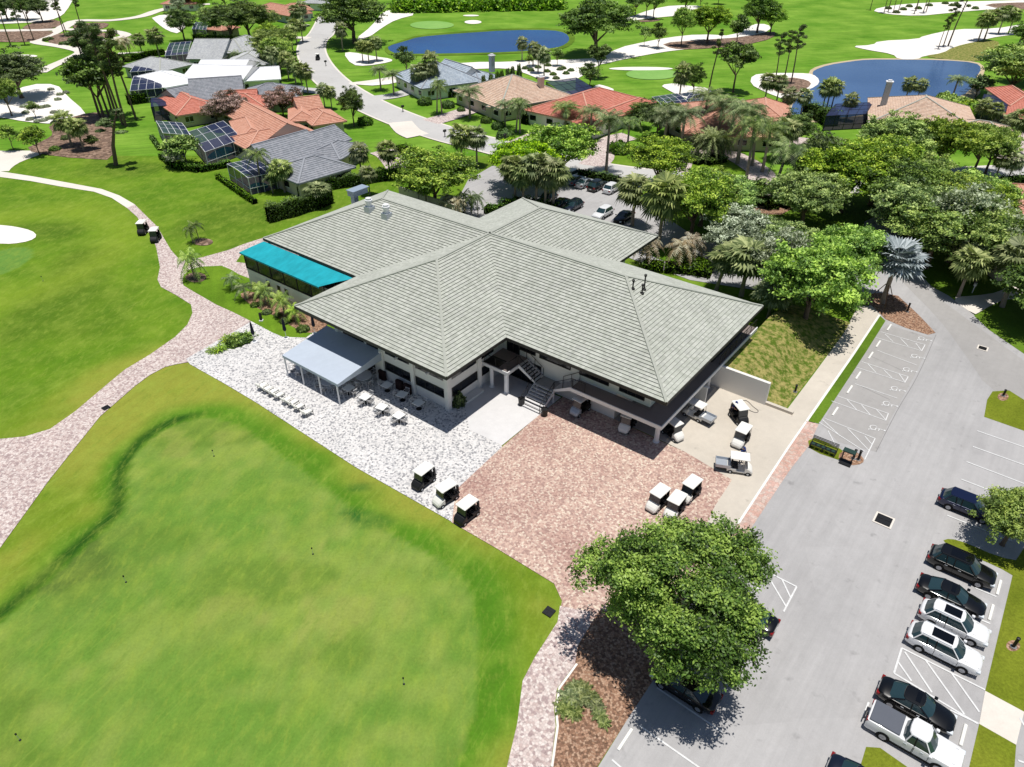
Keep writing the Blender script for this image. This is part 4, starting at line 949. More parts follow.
# name: normalised to crown radius R, height R-dependent; scaled on placing
tree_proto('oak1', 'leaf', 5, 5.6, 2.6, 43, 22500, .17, .3, 11); tree_proto('oak2', 'leaf', 5, 5.0, 3.0, 33, 19500, .17, .28, 12, cr=.4)
tree_proto('oak3', 'leaf_dark', 5, 6.2, 2.6, 48, 22500, .17, .32, 13); tree_proto('bright1', 'leaf_bright', 5, 5.2, 2.6, 40, 22500, .17, .3, 14)
tree_proto('bright2', 'leaf_bright', 5, 6, 2.4, 48, 21000, .17, .28, 15, cr=.33); tree_proto('grey1', 'leaf_grey', 5, 5, 2.0, 51, 16500, .17, .24, 16, cr=.28)
tree_proto('bloom', 'leaf_bloom', 5, 5.5, 1.8, 67, 13500, .17, .22, 17, cr=.22, hollow=.2); tree_proto('small', 'leaf', 2, 3.0, 1.4, 9, 2600, .16, .1, 18, cr=.45)
tree_proto('small2', 'leaf_dark', 2, 3.6, 1.0, 10, 2600, .17, .1, 19, cr=.45); tree_proto('open', 'leaf_pine', 4, 5.5, 3.2, 20, 4600, .24, .2, 20, cr=.24, hollow=.3)
def pine_proto(key, seed, H=16.0, r=2.2, n=12, leafs=4200, lean=.6):
    rng = np.random.default_rng(seed); rnd = random.Random(seed); mb = MB(); cs = []
    mb.path([(0, 0, 0), (lean * .2, 0, H * .35), (lean * .6, .1, H * .7), (lean, .15, H * .96)], [.22, .18, .13, .05], 7)
    ctr = []; nr = []; tn = []
    for i in range(n):
        z = H * (.6 + .38 * (i + .5) / n); a = rnd.uniform(0, 2 * PI); d = rnd.uniform(.3, 1) * r * (1.1 - .6 * (i / n)); bx = lean * z / H
        c = np.array([bx + d * math.cos(a), .1 + d * math.sin(a), z + rnd.uniform(-.2, .4)]); mb.path([(bx, .1, z - .7), tuple(c)], [.07, .02], 5)
        m = leafs // n; p = rng.normal(size=(m, 3)); p /= np.linalg.norm(p, axis=1)[:, None]; k = rnd.uniform(.6, 1.1) * r * .42
        ctr.append(c + p * (rng.uniform(.4, 1, m) * k)[:, None] * np.array([1, 1, .55])); nn = p + rng.normal(size=(m, 3)) * .7; nr.append(nn / np.linalg.norm(nn, axis=1)[:, None]); tn.append(.45 + .2 * p[:, 2] + rng.normal(size=m) * .15 + rnd.uniform(-.1, .1))  # upper needles toned lighter, top light painted in
    V4 = leaf_quads(np.concatenate(ctr), np.concatenate(nr), .2, rng, .3)
    PROTO[key] = [('trunk', mb.mesh(key + '_trunk', G['bark'])), ('crown', quads_mesh(key + '_crown', V4, np.clip(np.concatenate(tn), 0, 1), G['leaf_pine']))]
pine_proto('pine1', 31); pine_proto('pine2', 32, lean=-1.2, r=2.6, n=14); pine_proto('pine3', 33, H=16, lean=1.8, r=1.7, n=9, leafs=3000)
def frond_quads(root, az, el, L, rng, droop=1.0, leaflets=16, ll=.7, kind='feather', tone0=.5):
    """quads of one palm frond from root heading az, rising at el"""
    Q = []; T = []
    h = np.array([math.cos(az), math.sin(az), 0.]); side = np.array([-math.sin(az), math.cos(az), 0.]); up = np.array([0, 0, 1.])
    if kind == 'feather':
        pts = []
        for i in range(leaflets + 1):
            s = i / leaflets; pts.append(root + h * (L * (math.sin(s * 1.25) / math.sin(1.25)) * math.cos(el) ** .5) + up * (L * (math.sin(el) * s - droop * .62 * s * s)))
        for i in range(leaflets):
            a, b = pts[i], pts[i + 1]; Q.append([a - side * .03, b - side * .02, b + side * .02, a + side * .03]); T.append(tone0)
            s = i / leaflets; w_ = ll * (math.sin(PI * min(1, s * .85 + .18)) * .9 + .1); d = (b - a)
            for sg in (-1, 1):
                tip = a + side * sg * w_ * .85 + d * .9 + up * (-.42 * w_ + rng.normal() * .05)
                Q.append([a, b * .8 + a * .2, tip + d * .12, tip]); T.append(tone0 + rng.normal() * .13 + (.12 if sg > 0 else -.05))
    else:
        hub_ = root + h * (L * .5 * math.cos(el)) + up * (L * .5 * math.sin(el)); Q.append([root - side * .03, hub_ - side * .03, hub_ + side * .03, root + side * .03]); T.append(.4)
        d0 = h * math.cos(el - .5 * droop) + up * math.sin(el - .5 * droop); nrm = np.cross(side, d0)
        for i in range(leaflets):
            t = (i / (leaflets - 1) - .5) * 3.7; dr = d0 * math.cos(t) + side * math.sin(t); tip = hub_ + dr * L * rng.uniform(.45, .62) * (1 - .12 * abs(t)) - up * L * rng.uniform(.02, .2) * droop
            m = hub_ + dr * L * .34; pr = np.cross(dr, nrm) * L * .042
            Q.append([hub_, m + pr, tip, m - pr]); T.append(tone0 + rng.normal() * .14)
    return Q, T
def palm_proto(key, seed, H, L, n, kind, leafm, lean=0.0, r=.16, leaflets=14, ll=.7, dead=0, els=(-.7, 1.2), droop=1.0, shaft=False, skirt=0):
    rng = np.random.default_rng(seed); Q = []; T = []
    top = np.array([lean, lean * .3, H])
    for i in range(n):
        az = i * 2.39996 + rng.uniform(-.2, .2); f = i / max(1, n - 1); el = els[1] + (els[0] - els[1]) * f + rng.uniform(-.12, .12)
        q, t = frond_quads(top + np.array([0, 0, .1]), az, el, L * rng.uniform(.85, 1.1), rng, droop * rng.uniform(.8, 1.2), leaflets, ll, kind, .42 + .2 * (1 - f) + rng.uniform(-.12, .12)); Q += q; T += t
    mb = MB(); mb.path([(0, 0, -.05), (lean * .25, lean * .08, H * .35), (lean * .6, lean * .2, H * .7), (lean, lean * .3, H)], [r * 1.35, r, r * .95, r * .9], 9)
    if shaft: mb.tube((lean, lean * .3, H), (lean, lean * .3, H + .5), r * .7, r * .3)
    PROTO[key] = [('trunk', mb.mesh(key + '_trunk', G['palmbark'])), ('crown', quads_mesh(key + '_crown', np.array(Q), np.clip(np.array(T), 0, 1), G[leafm]))]
palm_proto('sabal', 41, 5.0, 2.5, 38, 'fan', 'leaf_palm', els=(-1.0, 1.35), leaflets=15, droop=1.0); palm_proto('sabal2', 42, 5.0, 2.3, 30, 'fan', 'leaf_palm', lean=.7, els=(-1.1, 1.3), leaflets=15, droop=1.0)
palm_proto('royal', 43, 8.0, 3.8, 26, 'feather', 'leaf_royal', leaflets=22, ll=1.15, shaft=True, r=.24, els=(-.2, 1.1)); palm_proto('royal2', 44, 8.0, 3.4, 19, 'feather', 'leaf_royal', lean=.8, leaflets=18, ll=.9, shaft=True, r=.2, els=(-.3, 1.0), droop=1.2)
palm_proto('date', 45, 3.2, 3.6, 60, 'feather', 'leaf_palm', leaflets=16, ll=.55, r=.32, els=(-.75, 1.35), droop=.9)
palm_proto('silver', 46, 5.2, 2.9, 38, 'fan', 'leaf_silver', leaflets=15, r=.24, els=(-.5, 1.25), droop=.45, lean=.2)
palm_proto('small_palm', 47, 2.2, 1.7, 14, 'feather', 'leaf_royal', leaflets=12, ll=.5, r=.07, els=(-.4, 1.0)); palm_proto('dry_palm', 48, 2.8, 1.8, 22, 'feather', 'leaf_dry', leaflets=12, ll=.55, r=.1, els=(-1.0, 1.1), droop=1.2)
palm_proto('leafy_palm', 49, 1.6, 1.9, 20, 'feather', 'leaf_bright', leaflets=14, ll=.6, r=.12, els=(-.4, 1.25))
def shrub_mesh(key, leafm, seed, n=900, size=.13, flat=.7, core=True, squareish=False):
    rng = np.random.default_rng(seed); p = rng.normal(size=(n, 3)); p /= np.linalg.norm(p, axis=1)[:, None]; p[:, 2] = np.abs(p[:, 2])
    if squareish: p = p / np.max(np.abs(p), axis=1)[:, None]
    r_ = rng.uniform(.75, 1.05, n) * (1 + .15 * np.sin(p[:, 0] * 7 + seed) * np.cos(p[:, 1] * 6)); c = p * r_[:, None]; c[:, 2] *= flat; c[:, 2] += .05
    nn = p + rng.normal(size=(n, 3)) * .5; nn /= np.linalg.norm(nn, axis=1)[:, None]
    return quads_mesh(key, leaf_quads(c, nn, size, rng), np.clip(.35 + .3 * p[:, 2] + rng.normal(size=n) * .16, 0, 1), G[leafm])  # lighter tone on the upper leaves paints the light from above
SHR = {'round': shrub_mesh('round_shrub', 'leaf_hedge', 51, 1300, .12), 'bright': shrub_mesh('bright_shrub', 'leaf_bright', 52, 1300, .12, .8), 'grey': shrub_mesh('grey_shrub', 'leaf_grey', 53, 900, .13), 'dark': shrub_mesh('dark_shrub', 'leaf_dark', 54, 1200, .13, .8), 'dry': shrub_mesh('dry_shrub', 'leaf_dry', 55, 900, .13)}
def spiky(key, leafm, seed, n=26, L=1.0):
    rng = np.random.default_rng(seed); Q = []; T = []
    for i in range(n):
        q, t = frond_quads(np.array([0, 0, .05]), i * 2.4, rng.uniform(.3, 1.35), L * rng.uniform(.7, 1.1), rng, 1.0, 8, .16, 'feather', rng.uniform(.35, .75)); Q += q; T += t
    return quads_mesh(key, np.array(Q), np.clip(np.array(T), 0, 1), G[leafm])
SHR['spiky'] = spiky('spiky_clump', 'leaf_bright', 56); SHR['grassy'] = spiky('grass_clump', 'leaf_palm', 57, 44)
PARTNAME = {'oak': 'oak_tree', 'bri': 'leafy_tree', 'gre': 'grey_leaved_tree', 'blo': 'flowering_tree', 'sma': 'small_tree', 'ope': 'open_crowned_tree', 'pin': 'pine_tree', 'sab': 'fan_palm', 'roy': 'feather_palm', 'dat': 'date_palm', 'sil': 'silver_palm', 'dry': 'dry_palm', 'lea': 'leafy_palm'}
NOMR = {'oak1': (5, 8), 'oak2': (5, 7.6), 'oak3': (5, 8.6), 'bright1': (5, 7.6), 'bright2': (5, 8.2), 'grey1': (5, 6.8), 'bloom': (5, 7), 'small': (2, 4.2), 'small2': (2, 4.4), 'open': (4, 8.4), 'pine1': (2.4, 16), 'pine2': (2.7, 16), 'pine3': (2, 16),
        'sabal': (2.1, 6.3), 'sabal2': (2, 6.2), 'royal': (3.4, 9.6), 'royal2': (3, 9.4), 'date': (3.5, 5.6), 'silver': (2.7, 7.6), 'small_palm': (1.6, 3), 'dry_palm': (1.7, 3.6), 'leafy_palm': (1.8, 2.8)}
USED = {}
def plant(key, u, v, H, R_=None, label='', cat=None, group=None, rot=None, loc=None):
    nr, nh = NOMR[key]; sz = H / nh; sr = (R_ / nr) if R_ else sz
    nm = 'small_feather_palm' if key == 'small_palm' else PARTNAME[key[:3]]
    o = empty(nm, loc if loc is not None else at(u, v), random.uniform(0, 6.28) if rot is None else rot, label, cat or ('palm tree' if 'palm' in nm else 'tree'), group)
    o.scale = (sr, sr, sz)
    for pn, me in PROTO[key]: link(pn, me, o)
    return o
def shrub(key, u, v, r_, h=None, label='', group=None, name='shrub', cat='shrub', loc=None):
    o = link(name, SHR[key]); o.location = loc if loc is not None else at(u, v); o.rotation_euler = (0, 0, random.uniform(0, 6)); o.scale = (r_, r_, h if h else r_)
    return tag(o, label, cat, group)
def hedge(px, wd, h, label, leafm='leaf_hedge', seed=0, name='hedge', cat='hedge', dens=60, raw=False):
    c = [Vector(p) for p in px] if raw else [at(*p) for p in px]; rng = np.random.default_rng(seed); ctr = []; nr = []; mb = MB()
    for i in range(len(c) - 1):
        a, b = c[i], c[i + 1]; L = (b - a).length; d = (b - a).normalized(); s = Vector((-d.y, d.x, 0)); n = int(dens * L * (wd + 2 * h))
        t = rng.uniform(0, L, n); u = rng.uniform(-h - wd / 2, h + wd / 2, n); off = np.clip(u, -wd / 2, wd / 2); z = h - np.maximum(0, np.abs(u) - wd / 2)
        j = 1 + .12 * np.sin(t * 2.1 + seed) + .06 * rng.normal(size=n)
        P_ = np.array([a.x, a.y, 0])[None] + t[:, None] * np.array([d.x, d.y, 0]) + (off * j)[:, None] * np.array([s.x, s.y, 0]); P_[:, 2] = z * j + .02
        N_ = np.where((np.abs(u) > wd / 2)[:, None], np.sign(u)[:, None] * np.array([s.x, s.y, .3]), np.array([0, 0, 1.])) + rng.normal(size=(n, 3)) * .5
        ctr.append(P_); nr.append(N_ / np.linalg.norm(N_, axis=1)[:, None])
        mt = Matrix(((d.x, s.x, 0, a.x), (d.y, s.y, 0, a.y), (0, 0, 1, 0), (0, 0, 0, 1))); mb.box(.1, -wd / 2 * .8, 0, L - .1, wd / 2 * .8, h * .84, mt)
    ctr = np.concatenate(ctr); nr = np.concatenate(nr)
    me = quads_mesh(name, leaf_quads(ctr, nr, .13, rng), np.clip(.3 + .3 * ctr[:, 2] / h + rng.normal(size=len(ctr)) * .17, 0, 1), G[leafm])  # tone climbs with height: painted shade low, painted light on top
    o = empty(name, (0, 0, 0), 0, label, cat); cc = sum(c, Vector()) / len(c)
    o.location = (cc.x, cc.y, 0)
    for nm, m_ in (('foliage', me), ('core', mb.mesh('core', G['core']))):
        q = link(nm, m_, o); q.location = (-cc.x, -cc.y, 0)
    return o

EXTRA = (('royal', 663, 151, 8, 3.4, 'feather palm beside the very dark tree'), ('royal', 716, 147, 9.5, 3.6, 'feather palm right behind the date palms'), ('royal2', 752, 166, 9.5, 3.4, 'feather palm before the right half of the orange roof'), ('royal', 762, 172, 9, 3.4, 'feather palm at the lane side of the orange house'), ('sabal', 780, 160, 6.5, 2.6, 'fan palm at the orange house side lawn'), ('royal2', 627, 150, 6, 2.6, 'short feather palm at the coral house door'), ('oak3', 790, 150, 6.5, 3.6, 'dark tree at the side of the orange house'), ('oak1', 668, 134, 6, 3.2, 'bushy tree against the orange house left wall'), ('royal', 590, 140, 6.5, 2.8, 'feather palm at the coral house front corner'))
# ---- the big foreground oak
def big_oak():
    base = at(672, 659); o = empty('oak_tree', base, 0, 'huge spreading oak in the mulch bed shading the parked cars at the forecourt corner', 'tree')
    V4, tn, cl = crown_cloud(81, 5.5, 5.7, 4.1, 70, 100000, .105, cr=.215, squash=.75, hollow=.3, spray=.23, sub_n=45)
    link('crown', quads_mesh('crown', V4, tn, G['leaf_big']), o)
    trunk_limbs(5.8, 3.4, 6.0, cl, .36, 78, 18, fork=.6).build('trunk', G['bark'], o)
big_oak()
T_ = plant
for k, u, v, h, r_, l in EXTRA: T_(k, u, v, h, r_, l)
# near trees
T_('bright1', 1002, 545, 4.4, 2.7, 'young round tree on the narrow island beside the black parked cars')
T_('silver', 882, 303, 7.8, 3.0, 'silver leaved fan palm propped on timber braces in the mulch island', rot=0.4)
T_('bright1', 803, 326, 9.2, 5.6, 'bright green spreading tree over the bank beside the apron walk')
T_('bright2', 838, 298, 8.8, 4.6, 'bright green tree at the head of the apron walk near the silver palm')
T_('grey1', 772, 300, 7.5, 4.6, 'grey leaved tree behind the grassy bank between fan palms and bright tree')
T_('grey1', 738, 262, 6.2, 5.2, 'silvery grey open tree across the lane behind the clubhouse')
T_('oak2', 690, 243, 9.2, 5.6, 'fork trunked oak on the strip behind the clubhouse')
T_('sabal', 658, 249, 9.0, 3.0, 'tall fan palm rising by the rear corner of the clubhouse roof')
T_('sabal', 632, 226, 6.6, 2.9, 'fan palm at the end of the far car row near the white parked car')
T_('sabal', 741, 296, 6.2, 3.1, 'broad fan palm close behind the right wing roof')
T_('sabal2', 716, 290, 5.4, 2.4, 'yellowing fan palm left of the broad one behind the right wing')
T_('sabal', 768, 318, 4.0, 2.2, 'low fan palm at the foot of the bright spreading tree')
for q, l in (((646, 264), 'brown drooping palm left of three behind the roof'), ((678, 268), 'brown drooping palm in the middle of the bed behind the roof'), ((690, 262), 'brown drooping palm right of the bed behind the roof')): T_('dry_palm', *q, 4.2, 2.0, l)
T_('bright2', 656.5, 190, 8.2, 5.6, 'round bright oak on the lawn end of the far car park')
T_('oak1', 563, 178, 8.4, 5.8, 'wide oak behind the far row of parked cars')
T_('bright1', 522, 190, 7.4, 5.6, 'bright dense oak at the entrance of the far car park')
T_('oak1', 436, 210, 8.6, 6.2, 'wide dark oak at the side wall near the brick driveway')
GR = 'fan palms along the far edge of the clubhouse roof'
for u, v, h, l in ((515, 203, 6.6, 'leftmost fan palm of the clump beyond the roof ridge'), (523, 206, 6.2, 'second fan palm of the clump beyond the roof ridge'), (536, 207, 7.4, 'tallest fan palm of the clump beyond the roof ridge'), (545, 209, 7.2, 'fourth fan palm of the clump beyond the roof ridge'), (553, 210, 6.8, 'rightmost fan palm of the clump beyond the roof ridge')): T_('sabal', u, v, h, 2.4, l, group=GR)
for u, v, h, l in ((420, 207, 6.4, 'fan palm left of the pair under the dark oak'), (427, 212, 6.0, 'fan palm right of the pair under the dark oak'), (462, 167, 6.6, 'full fan palm left of the pair beside the street'), (477, 166, 6.2, 'slimmer fan palm right of the pair beside the street'), (362, 178, 5.2, 'fan palm left of the pair by the slate house wall'), (390, 178, 5.6, 'fan palm right of the pair by the slate house wall'), (370, 195, 4.2, 'low fan palm in the hedge before the slate house')): T_('sabal', u, v, h, None, l)
for u, v, l in ((472, 217, 'small palm left of two on the car park kerb'), (478, 216.5, 'small palm right of two on the car park kerb'), (464, 214, 'small palm in the bed behind the left wing roof')): T_('small_palm', u, v, 4.0, 1.3, l)
for u, v, l in ((446, 213, 'yellowish low palm at the left of the bed behind the roof'), (453, 215, 'yellowish low palm in the middle of the bed behind the roof'), (459, 216, 'yellowish low palm at the right of the bed behind the roof')): T_('dry_palm', u, v, 3.2, 1.6, l)
# young palms on the lawn
for k, u, v, h, r_, l in (('small_palm', 199, 240, 3.0, 1.2, 'small palm in the upper mulch ring beside the path fork'), ('small_palm', 193, 243, 2.8, 1.0, 'shorter palm at the edge of the upper mulch ring'), ('leafy_palm', 195, 279, 4.6, 1.7, 'feathery young palm in the lower mulch ring at the path fork'),
                          ('small_palm', 233, 289, 2.0, 1.3, 'low palm on the island lawn away from the bed'), ('small_palm', 246, 300, 2.4, 1.4, 'small palm at the left end of the mulch bed'), ('leafy_palm', 258, 297, 2.2, 1.1, 'leafy palm against the terrace wall left of the window'), ('leafy_palm', 266, 304, 3.2, 1.35, 'tallest leafy palm before the white terrace wall'),
                          ('leafy_palm', 285, 316, 3.6, 1.5, 'bright leafy palm below the teal awning end'), ('leafy_palm', 296, 321, 2.4, 1.2, 'leafy palm tucked under the roof corner')): T_(k, u, v, h, r_, l)
for k, u, v, r_, h, l in (('dark', 267, 313, .6, .5, 'dark round shrub in the middle of the terrace bed'), ('dark', 286, 322, .65, .6, 'dark shrub in the bed below the bright palm'), ('dark', 303, 330, .75, .6, 'dark shrub at the canopy end of the bed'), ('dark', 255, 306, .55, .5, 'dark shrub at the left of the terrace bed'), ('dark', 278, 316, .45, .4, 'small dark shrub between the two larger ones'),
                          ('dark', 458, 404, .75, 1.5, 'leafy bush against the white corner pillar')): shrub(k, u, v, r_, h, l)
for u, v, r_, l in ((229, 341, 1.5, 'arching palm like clump at the patio edge, left one'), (238, 341, 1.6, 'arching palm like clump at the patio edge, middle one'), (246, 338, 1.5, 'arching palm like clump at the patio edge, right one'), (212, 351, .9, 'low bright clump at the lower end of the patio bed'), (219, 351, 1.1, 'second low bright clump of the patio bed'), (224, 348, 1.0, 'third low bright clump of the patio bed')):
    shrub('spiky', u, v, r_, r_ * 1.1, l, 'clumps in the bed at the patio edge')
for u, v, r_ in ((235, 344, 1.0), (243, 341, 1.0)): shrub('dark', u, v, r_, .9, 'dark ground shrub under the arching clumps at the patio edge', 'dark shrubs at the patio edge')
for i, (u, v, r_) in enumerate(((575, 689, .7), (584, 691, .75), (569, 698, .8), (579, 700, .85), (590, 699, .7), (566, 709, .8), (575, 712, .7), (596, 707, .6), (600, 716, .6), (604, 724, .5))):
    shrub('grassy', u, v, r_ * 1.2, r_ * 1.1, 'yellow green grass clump in the mulch bed below the huge oak', 'grass clumps in the mulch bed', 'grass_clump', 'grass clump')
# right hand grove
gv = 'trees of the dense grove right of the road'
for k, u, v, h, r_, l in (('oak1', 905, 250, 9, 6, 'dense oak at the bend of the lane behind the silver palm'), ('oak3', 893, 228, 9, 6, 'dark oak at the far end of the lane'), ('oak1', 925, 268, 8.5, 5.6, 'oak overhanging the road edge right of the silver palm'), ('grey1', 948, 262, 9.5, 6.0, 'tallest oak in the middle of the grove'), 
                          ('oak1', 968, 276, 9, 5.0, 'oak on the right flank of the grove'), ('grey1', 975, 285, 7, 4.0, 'grey green tree at the driveway side of the grove'), ('oak2', 930, 230, 7.4, 5.6, 'oak at the back left of the grove'), ('oak1', 963, 227, 7.4, 5.4, 'oak at the back middle of the grove'), ('bright2', 976, 238, 7.4, 4.2, 'lighter green oak at the back right of the grove'),
                          ('oak3', 1035, 330, 7.5, 5.0, 'dark oak at the frame edge below the driveway'), ('oak3', 1046, 312, 7.5, 5.0, 'dark oak beyond the driveway mouth'), ('sabal', 1006, 296, 5.4, 2.4, 'fan palm crowding the leaning one by the driveway')): T_(k, u, v, h, r_, l)
T_('sabal', 958, 297, 5.6, 2.2, 'fan palm at the shaded grove edge by the mailbox'); T_('sabal2', 1002, 307, 7.0, 2.8, 'leaning fan palm beside the driveway on the right')
for k, u, v, h, r_, l in (('oak1', 937.5, 175, 9.2, 5.4, 'spreading oak before the tan hip roof'), ('oak2', 973, 175, 7.8, 4.4, 'oak right of the spreading one beside the canal street'), ('oak2', 985, 174, 7.2, 4.0, 'smaller oak at the right of the canal street row'), ('bright1', 886, 172, 9.0, 6.0, 'bright oak covering the left end of the tan roof'),
                          ('oak3', 812, 196, 9, 5.4, 'dark oak behind the lane left of the grove'), ('oak1', 840, 212, 9.5, 6.4, 'broad oak behind the bright spreading tree'), ('oak2', 870, 205, 9.5, 6.0, 'broad oak at the back of the lane'), ('bright1', 800, 228, 7.5, 5.6, 'bright oak over the dark ornamental bed'), ('oak1', 905, 204, 7.6, 5.0, 'oak joining the grove and the canal street'), 
                          ('oak1', 775, 262, 5.5, 4.2, 'low oak left of the bright spreading tree'), ('small2', 760, 205, 4.2, 2.2, 'dark bush like tree in the ornamental bed'), ('oak1', 700, 226, 7.6, 5.4, 'oak on the green strip behind the far car park'), ('bright2', 725, 225, 7.0, 4.4, 'bright oak on the green strip right of the far car park')): T_(k, u, v, h, r_, l)
for u, v, h, l in ((977, 127, 5, 'fan palm first along the tan house drive'), (988, 131, 5, 'fan palm second along the tan house drive'), (1002, 141, 4.6, 'fan palm third along the tan house drive'), (1011, 152, 7, 'leaning fan palm at the right frame edge'), (994, 181, 4.5, 'fan palm by the canal street hedge'), (1006, 184, 4.6, 'fan palm by the canal street at the right'), (822, 110, 5.6, 'left fan palm of the trio on the pond bank'), (826, 110, 6.0, 'middle fan palm of the trio on the pond bank'), (831, 109, 5.4, 'right leaning fan palm of the trio on the pond bank'),
                   (846, 121, 5.0, 'fan palm beside the screened porch by the pond'), (904, 104, 5.2, 'left fan palm of the pair behind the tan roof'), (916, 103, 4.6, 'right fan palm of the pair behind the tan roof'), (785, 118, 5.5, 'fan palm at the orange house right corner'), (800, 117, 5.2, 'fan palm between orange house and pond'), (764, 104, 6, 'dark fan palm behind the orange roof, left one'), (776, 104, 5.6, 'dark fan palm behind the orange roof, right one')): T_('sabal', u, v, h, None, l)
for k, u, v, h, r_, l in (('royal', 606, 172, 10.5, 3.0, 'tall feather palm standing in the car park hedge'), ('royal', 565, 133, 6.0, 3.2, 'drooping feather palm before the coral roof house'), ('royal', 680, 153, 8.6, 3.6, 'tall feather palm at the curved drive left side'), ('royal', 702, 135, 9.0, 3.6, 'dark feather palm against the orange roof'), ('royal', 737, 164, 11.0, 3.9, 'tallest feather palm above the orange roof'), ('royal2', 745, 187, 11.5, 3.2, 'slender feather palm rising from the lane bed'),
                          ('royal2', 771, 200, 9.5, 3.4, 'feather palm at the right of the ornamental bed'), ('royal', 728, 150, 9.0, 3.6, 'feather palm crowding the tallest one'), ('date', 697, 156, 5.0, 2.8, 'left date palm of three in the oval bed'), ('date', 709, 159, 6.2, 3.4, 'big centre date palm of three in the oval bed'), ('date', 720, 156, 5.2, 2.8, 'right date palm of three in the oval bed'), ('oak3', 656, 140, 6.6, 3.8, 'very dark tree between coral and orange houses'), ('oak3', 640, 128, 5, 2.8, 'dark tree at the coral house side'),
                          ('royal', 470, 118, 6.6, 3.0, 'feather palm in the round bed by the pink drive'), ('royal2', 516, 132, 6.4, 2.4, 'left feather palm of three at the tan house corner'), ('royal', 505, 127, 5.4, 2.4, 'short feather palm at the tan house entry'), ('royal2', 520, 133, 6.8, 2.4, 'right feather palm of three at the tan house corner'), ('royal2', 437, 113, 7.4, 2.0, 'left slender palm in front of the pale blue house'), ('royal2', 442, 114, 7.0, 2.0, 'right slender palm in front of the pale blue house'),
                          ('sabal', 419, 96, 6.4, 2.0, 'left fan palm at the pale blue house garage'), ('sabal', 425, 96, 6.6, 2.0, 'second fan palm at the pale blue house garage'), ('sabal', 432, 95, 8.4, 2.2, 'tall fan palm at the pale blue house garage'), ('royal', 381, 90, 5.6, 2.4, 'left feather palm on the street lawn'), ('royal', 394, 95, 5.6, 2.4, 'right feather palm on the street lawn'), ('small2', 407, 75, 7, 2.6, 'dark tree by the fairway path'),
                          ('sabal', 678.6, 103, 7.6, 2.0, 'dark slim fan palm behind the coral house'), ('oak3', 693, 95, 6.5, 2.6, 'dark upright tree beside the slim palm'), ('open', 733, 92, 11.5, 5.0, 'tall open crowned tree behind the orange roof'), ('small2', 590, 87, 5.5, 3.0, 'dark bushy tree behind the tan house porch'), ('open', 598, 78, 8.5, 3.2, 'open crowned tree below the giant fig'),
                          ('oak3', 595, 56, 14, 10.5, 'giant dark fig tree at the end of the lake'), ('oak3', 355, 43, 13.5, 10.5, 'giant dark fig tree beside the curving street'), ('sabal', 343, 51, 7, 2.2, 'fan palm under the giant street fig'), ('sabal', 363, 62, 5, 1.8, 'left palm on the street sand bed'), ('sabal', 369, 63, 5, 1.8, 'middle palm on the street sand bed'), ('sabal', 377, 61, 5.6, 2, 'right palm on the street sand bed'),
                          ('sabal', 522, 61, 5.6, 1.8, 'fan palm first along the lake sand'), ('sabal', 533, 66, 5.4, 1.8, 'fan palm second along the lake sand'), ('sabal', 538, 73, 6.2, 1.8, 'fan palm third along the lake sand'), ('sabal', 544, 78, 6.6, 1.8, 'fan palm fourth along the lake sand'), ('small', 557, 66, 4.6, 1.8, 'small round tree on the lake sand'), ('small', 529, 68, 3.2, 1.2, 'tiny round tree on the lake sand')): T_(k, u, v, h, r_, l)
for k, u, v, h, r_, l in (('small', 644, 46, 5.5, 1.7, 'small tree left of two in the central bunker sand'), ('small2', 658, 48, 7, 2.5, 'dark tree right of two in the central bunker sand'), ('oak2', 681, 46, 10, 3.4, 'loose tree left of the round mulch bed oak'), ('oak1', 707, 43, 10.5, 5.8, 'round oak in the long mulch bed'), ('small2', 736, 44, 8.5, 3.2, 'dark upright tree at the right of the mulch bed'), ('oak3', 757, 33, 11, 6, 'big dark tree on the far sand bed'), ('oak1', 770, 34, 8, 4.5, 'shorter tree right of the big one on the far sand'),
                          ('oak1', 635, 16, 9, 4.6, 'leftmost tree of the top sand row'), ('oak2', 646, 17, 9.5, 3.6, 'second tree of the top sand row'), ('oak2', 653, 19, 9, 3.6, 'third tree of the top sand row'), ('oak2', 684, 17, 9, 4.0, 'fourth tree of the top sand row'), ('small', 700, 7, 6, 3, 'fifth tree of the top sand row'), ('small', 718, 4, 6, 3, 'lone small tree at the top of the fairway'), ('oak1', 625, 24, 6, 3.4, 'low tree at the sand tip beside the giant fig')): T_(k, u, v, h, r_, l)
for u, v, h, k, l in ((774, 87, 12, 'pine2', 'left pine on the pond shore mulch'), (783, 85, 12, 'pine1', 'middle pine on the pond shore mulch'), (791, 83, 13, 'pine2', 'right pine on the pond shore mulch'), (708, 94, 14, 'pine3', 'leaning bare stemmed pine behind the orange roof'), (948, 46, 17, 'pine3', 'tallest leaning pine on the big bunker'), (938, 49, 9, 'pine1', 'short pine at the left of the big bunker'), (943, 47, 12, 'pine2', 'middle pine of the big bunker clump'),
                      (978, 41, 7.5, 'sabal', 'left palm of the sandy right bank'), (984, 40, 8, 'sabal', 'second palm of the sandy right bank'), (998, 34, 7.5, 'sabal', 'third palm of the sandy right bank'), (1008, 34, 7, 'sabal', 'fourth palm of the sandy right bank')): T_(k, u, v, h, None, l)
for i, (u, v) in enumerate(((870, 10), (884, 13), (888, 12), (893, 13), (898, 12), (914, 14), (916, 11), (923, 13), (926, 12))): T_(('pine1', 'pine2', 'pine3')[i % 3], u, v, 10 + i % 3, None, 'slender pine on the far top right sand', group='slender pines on the far sand')
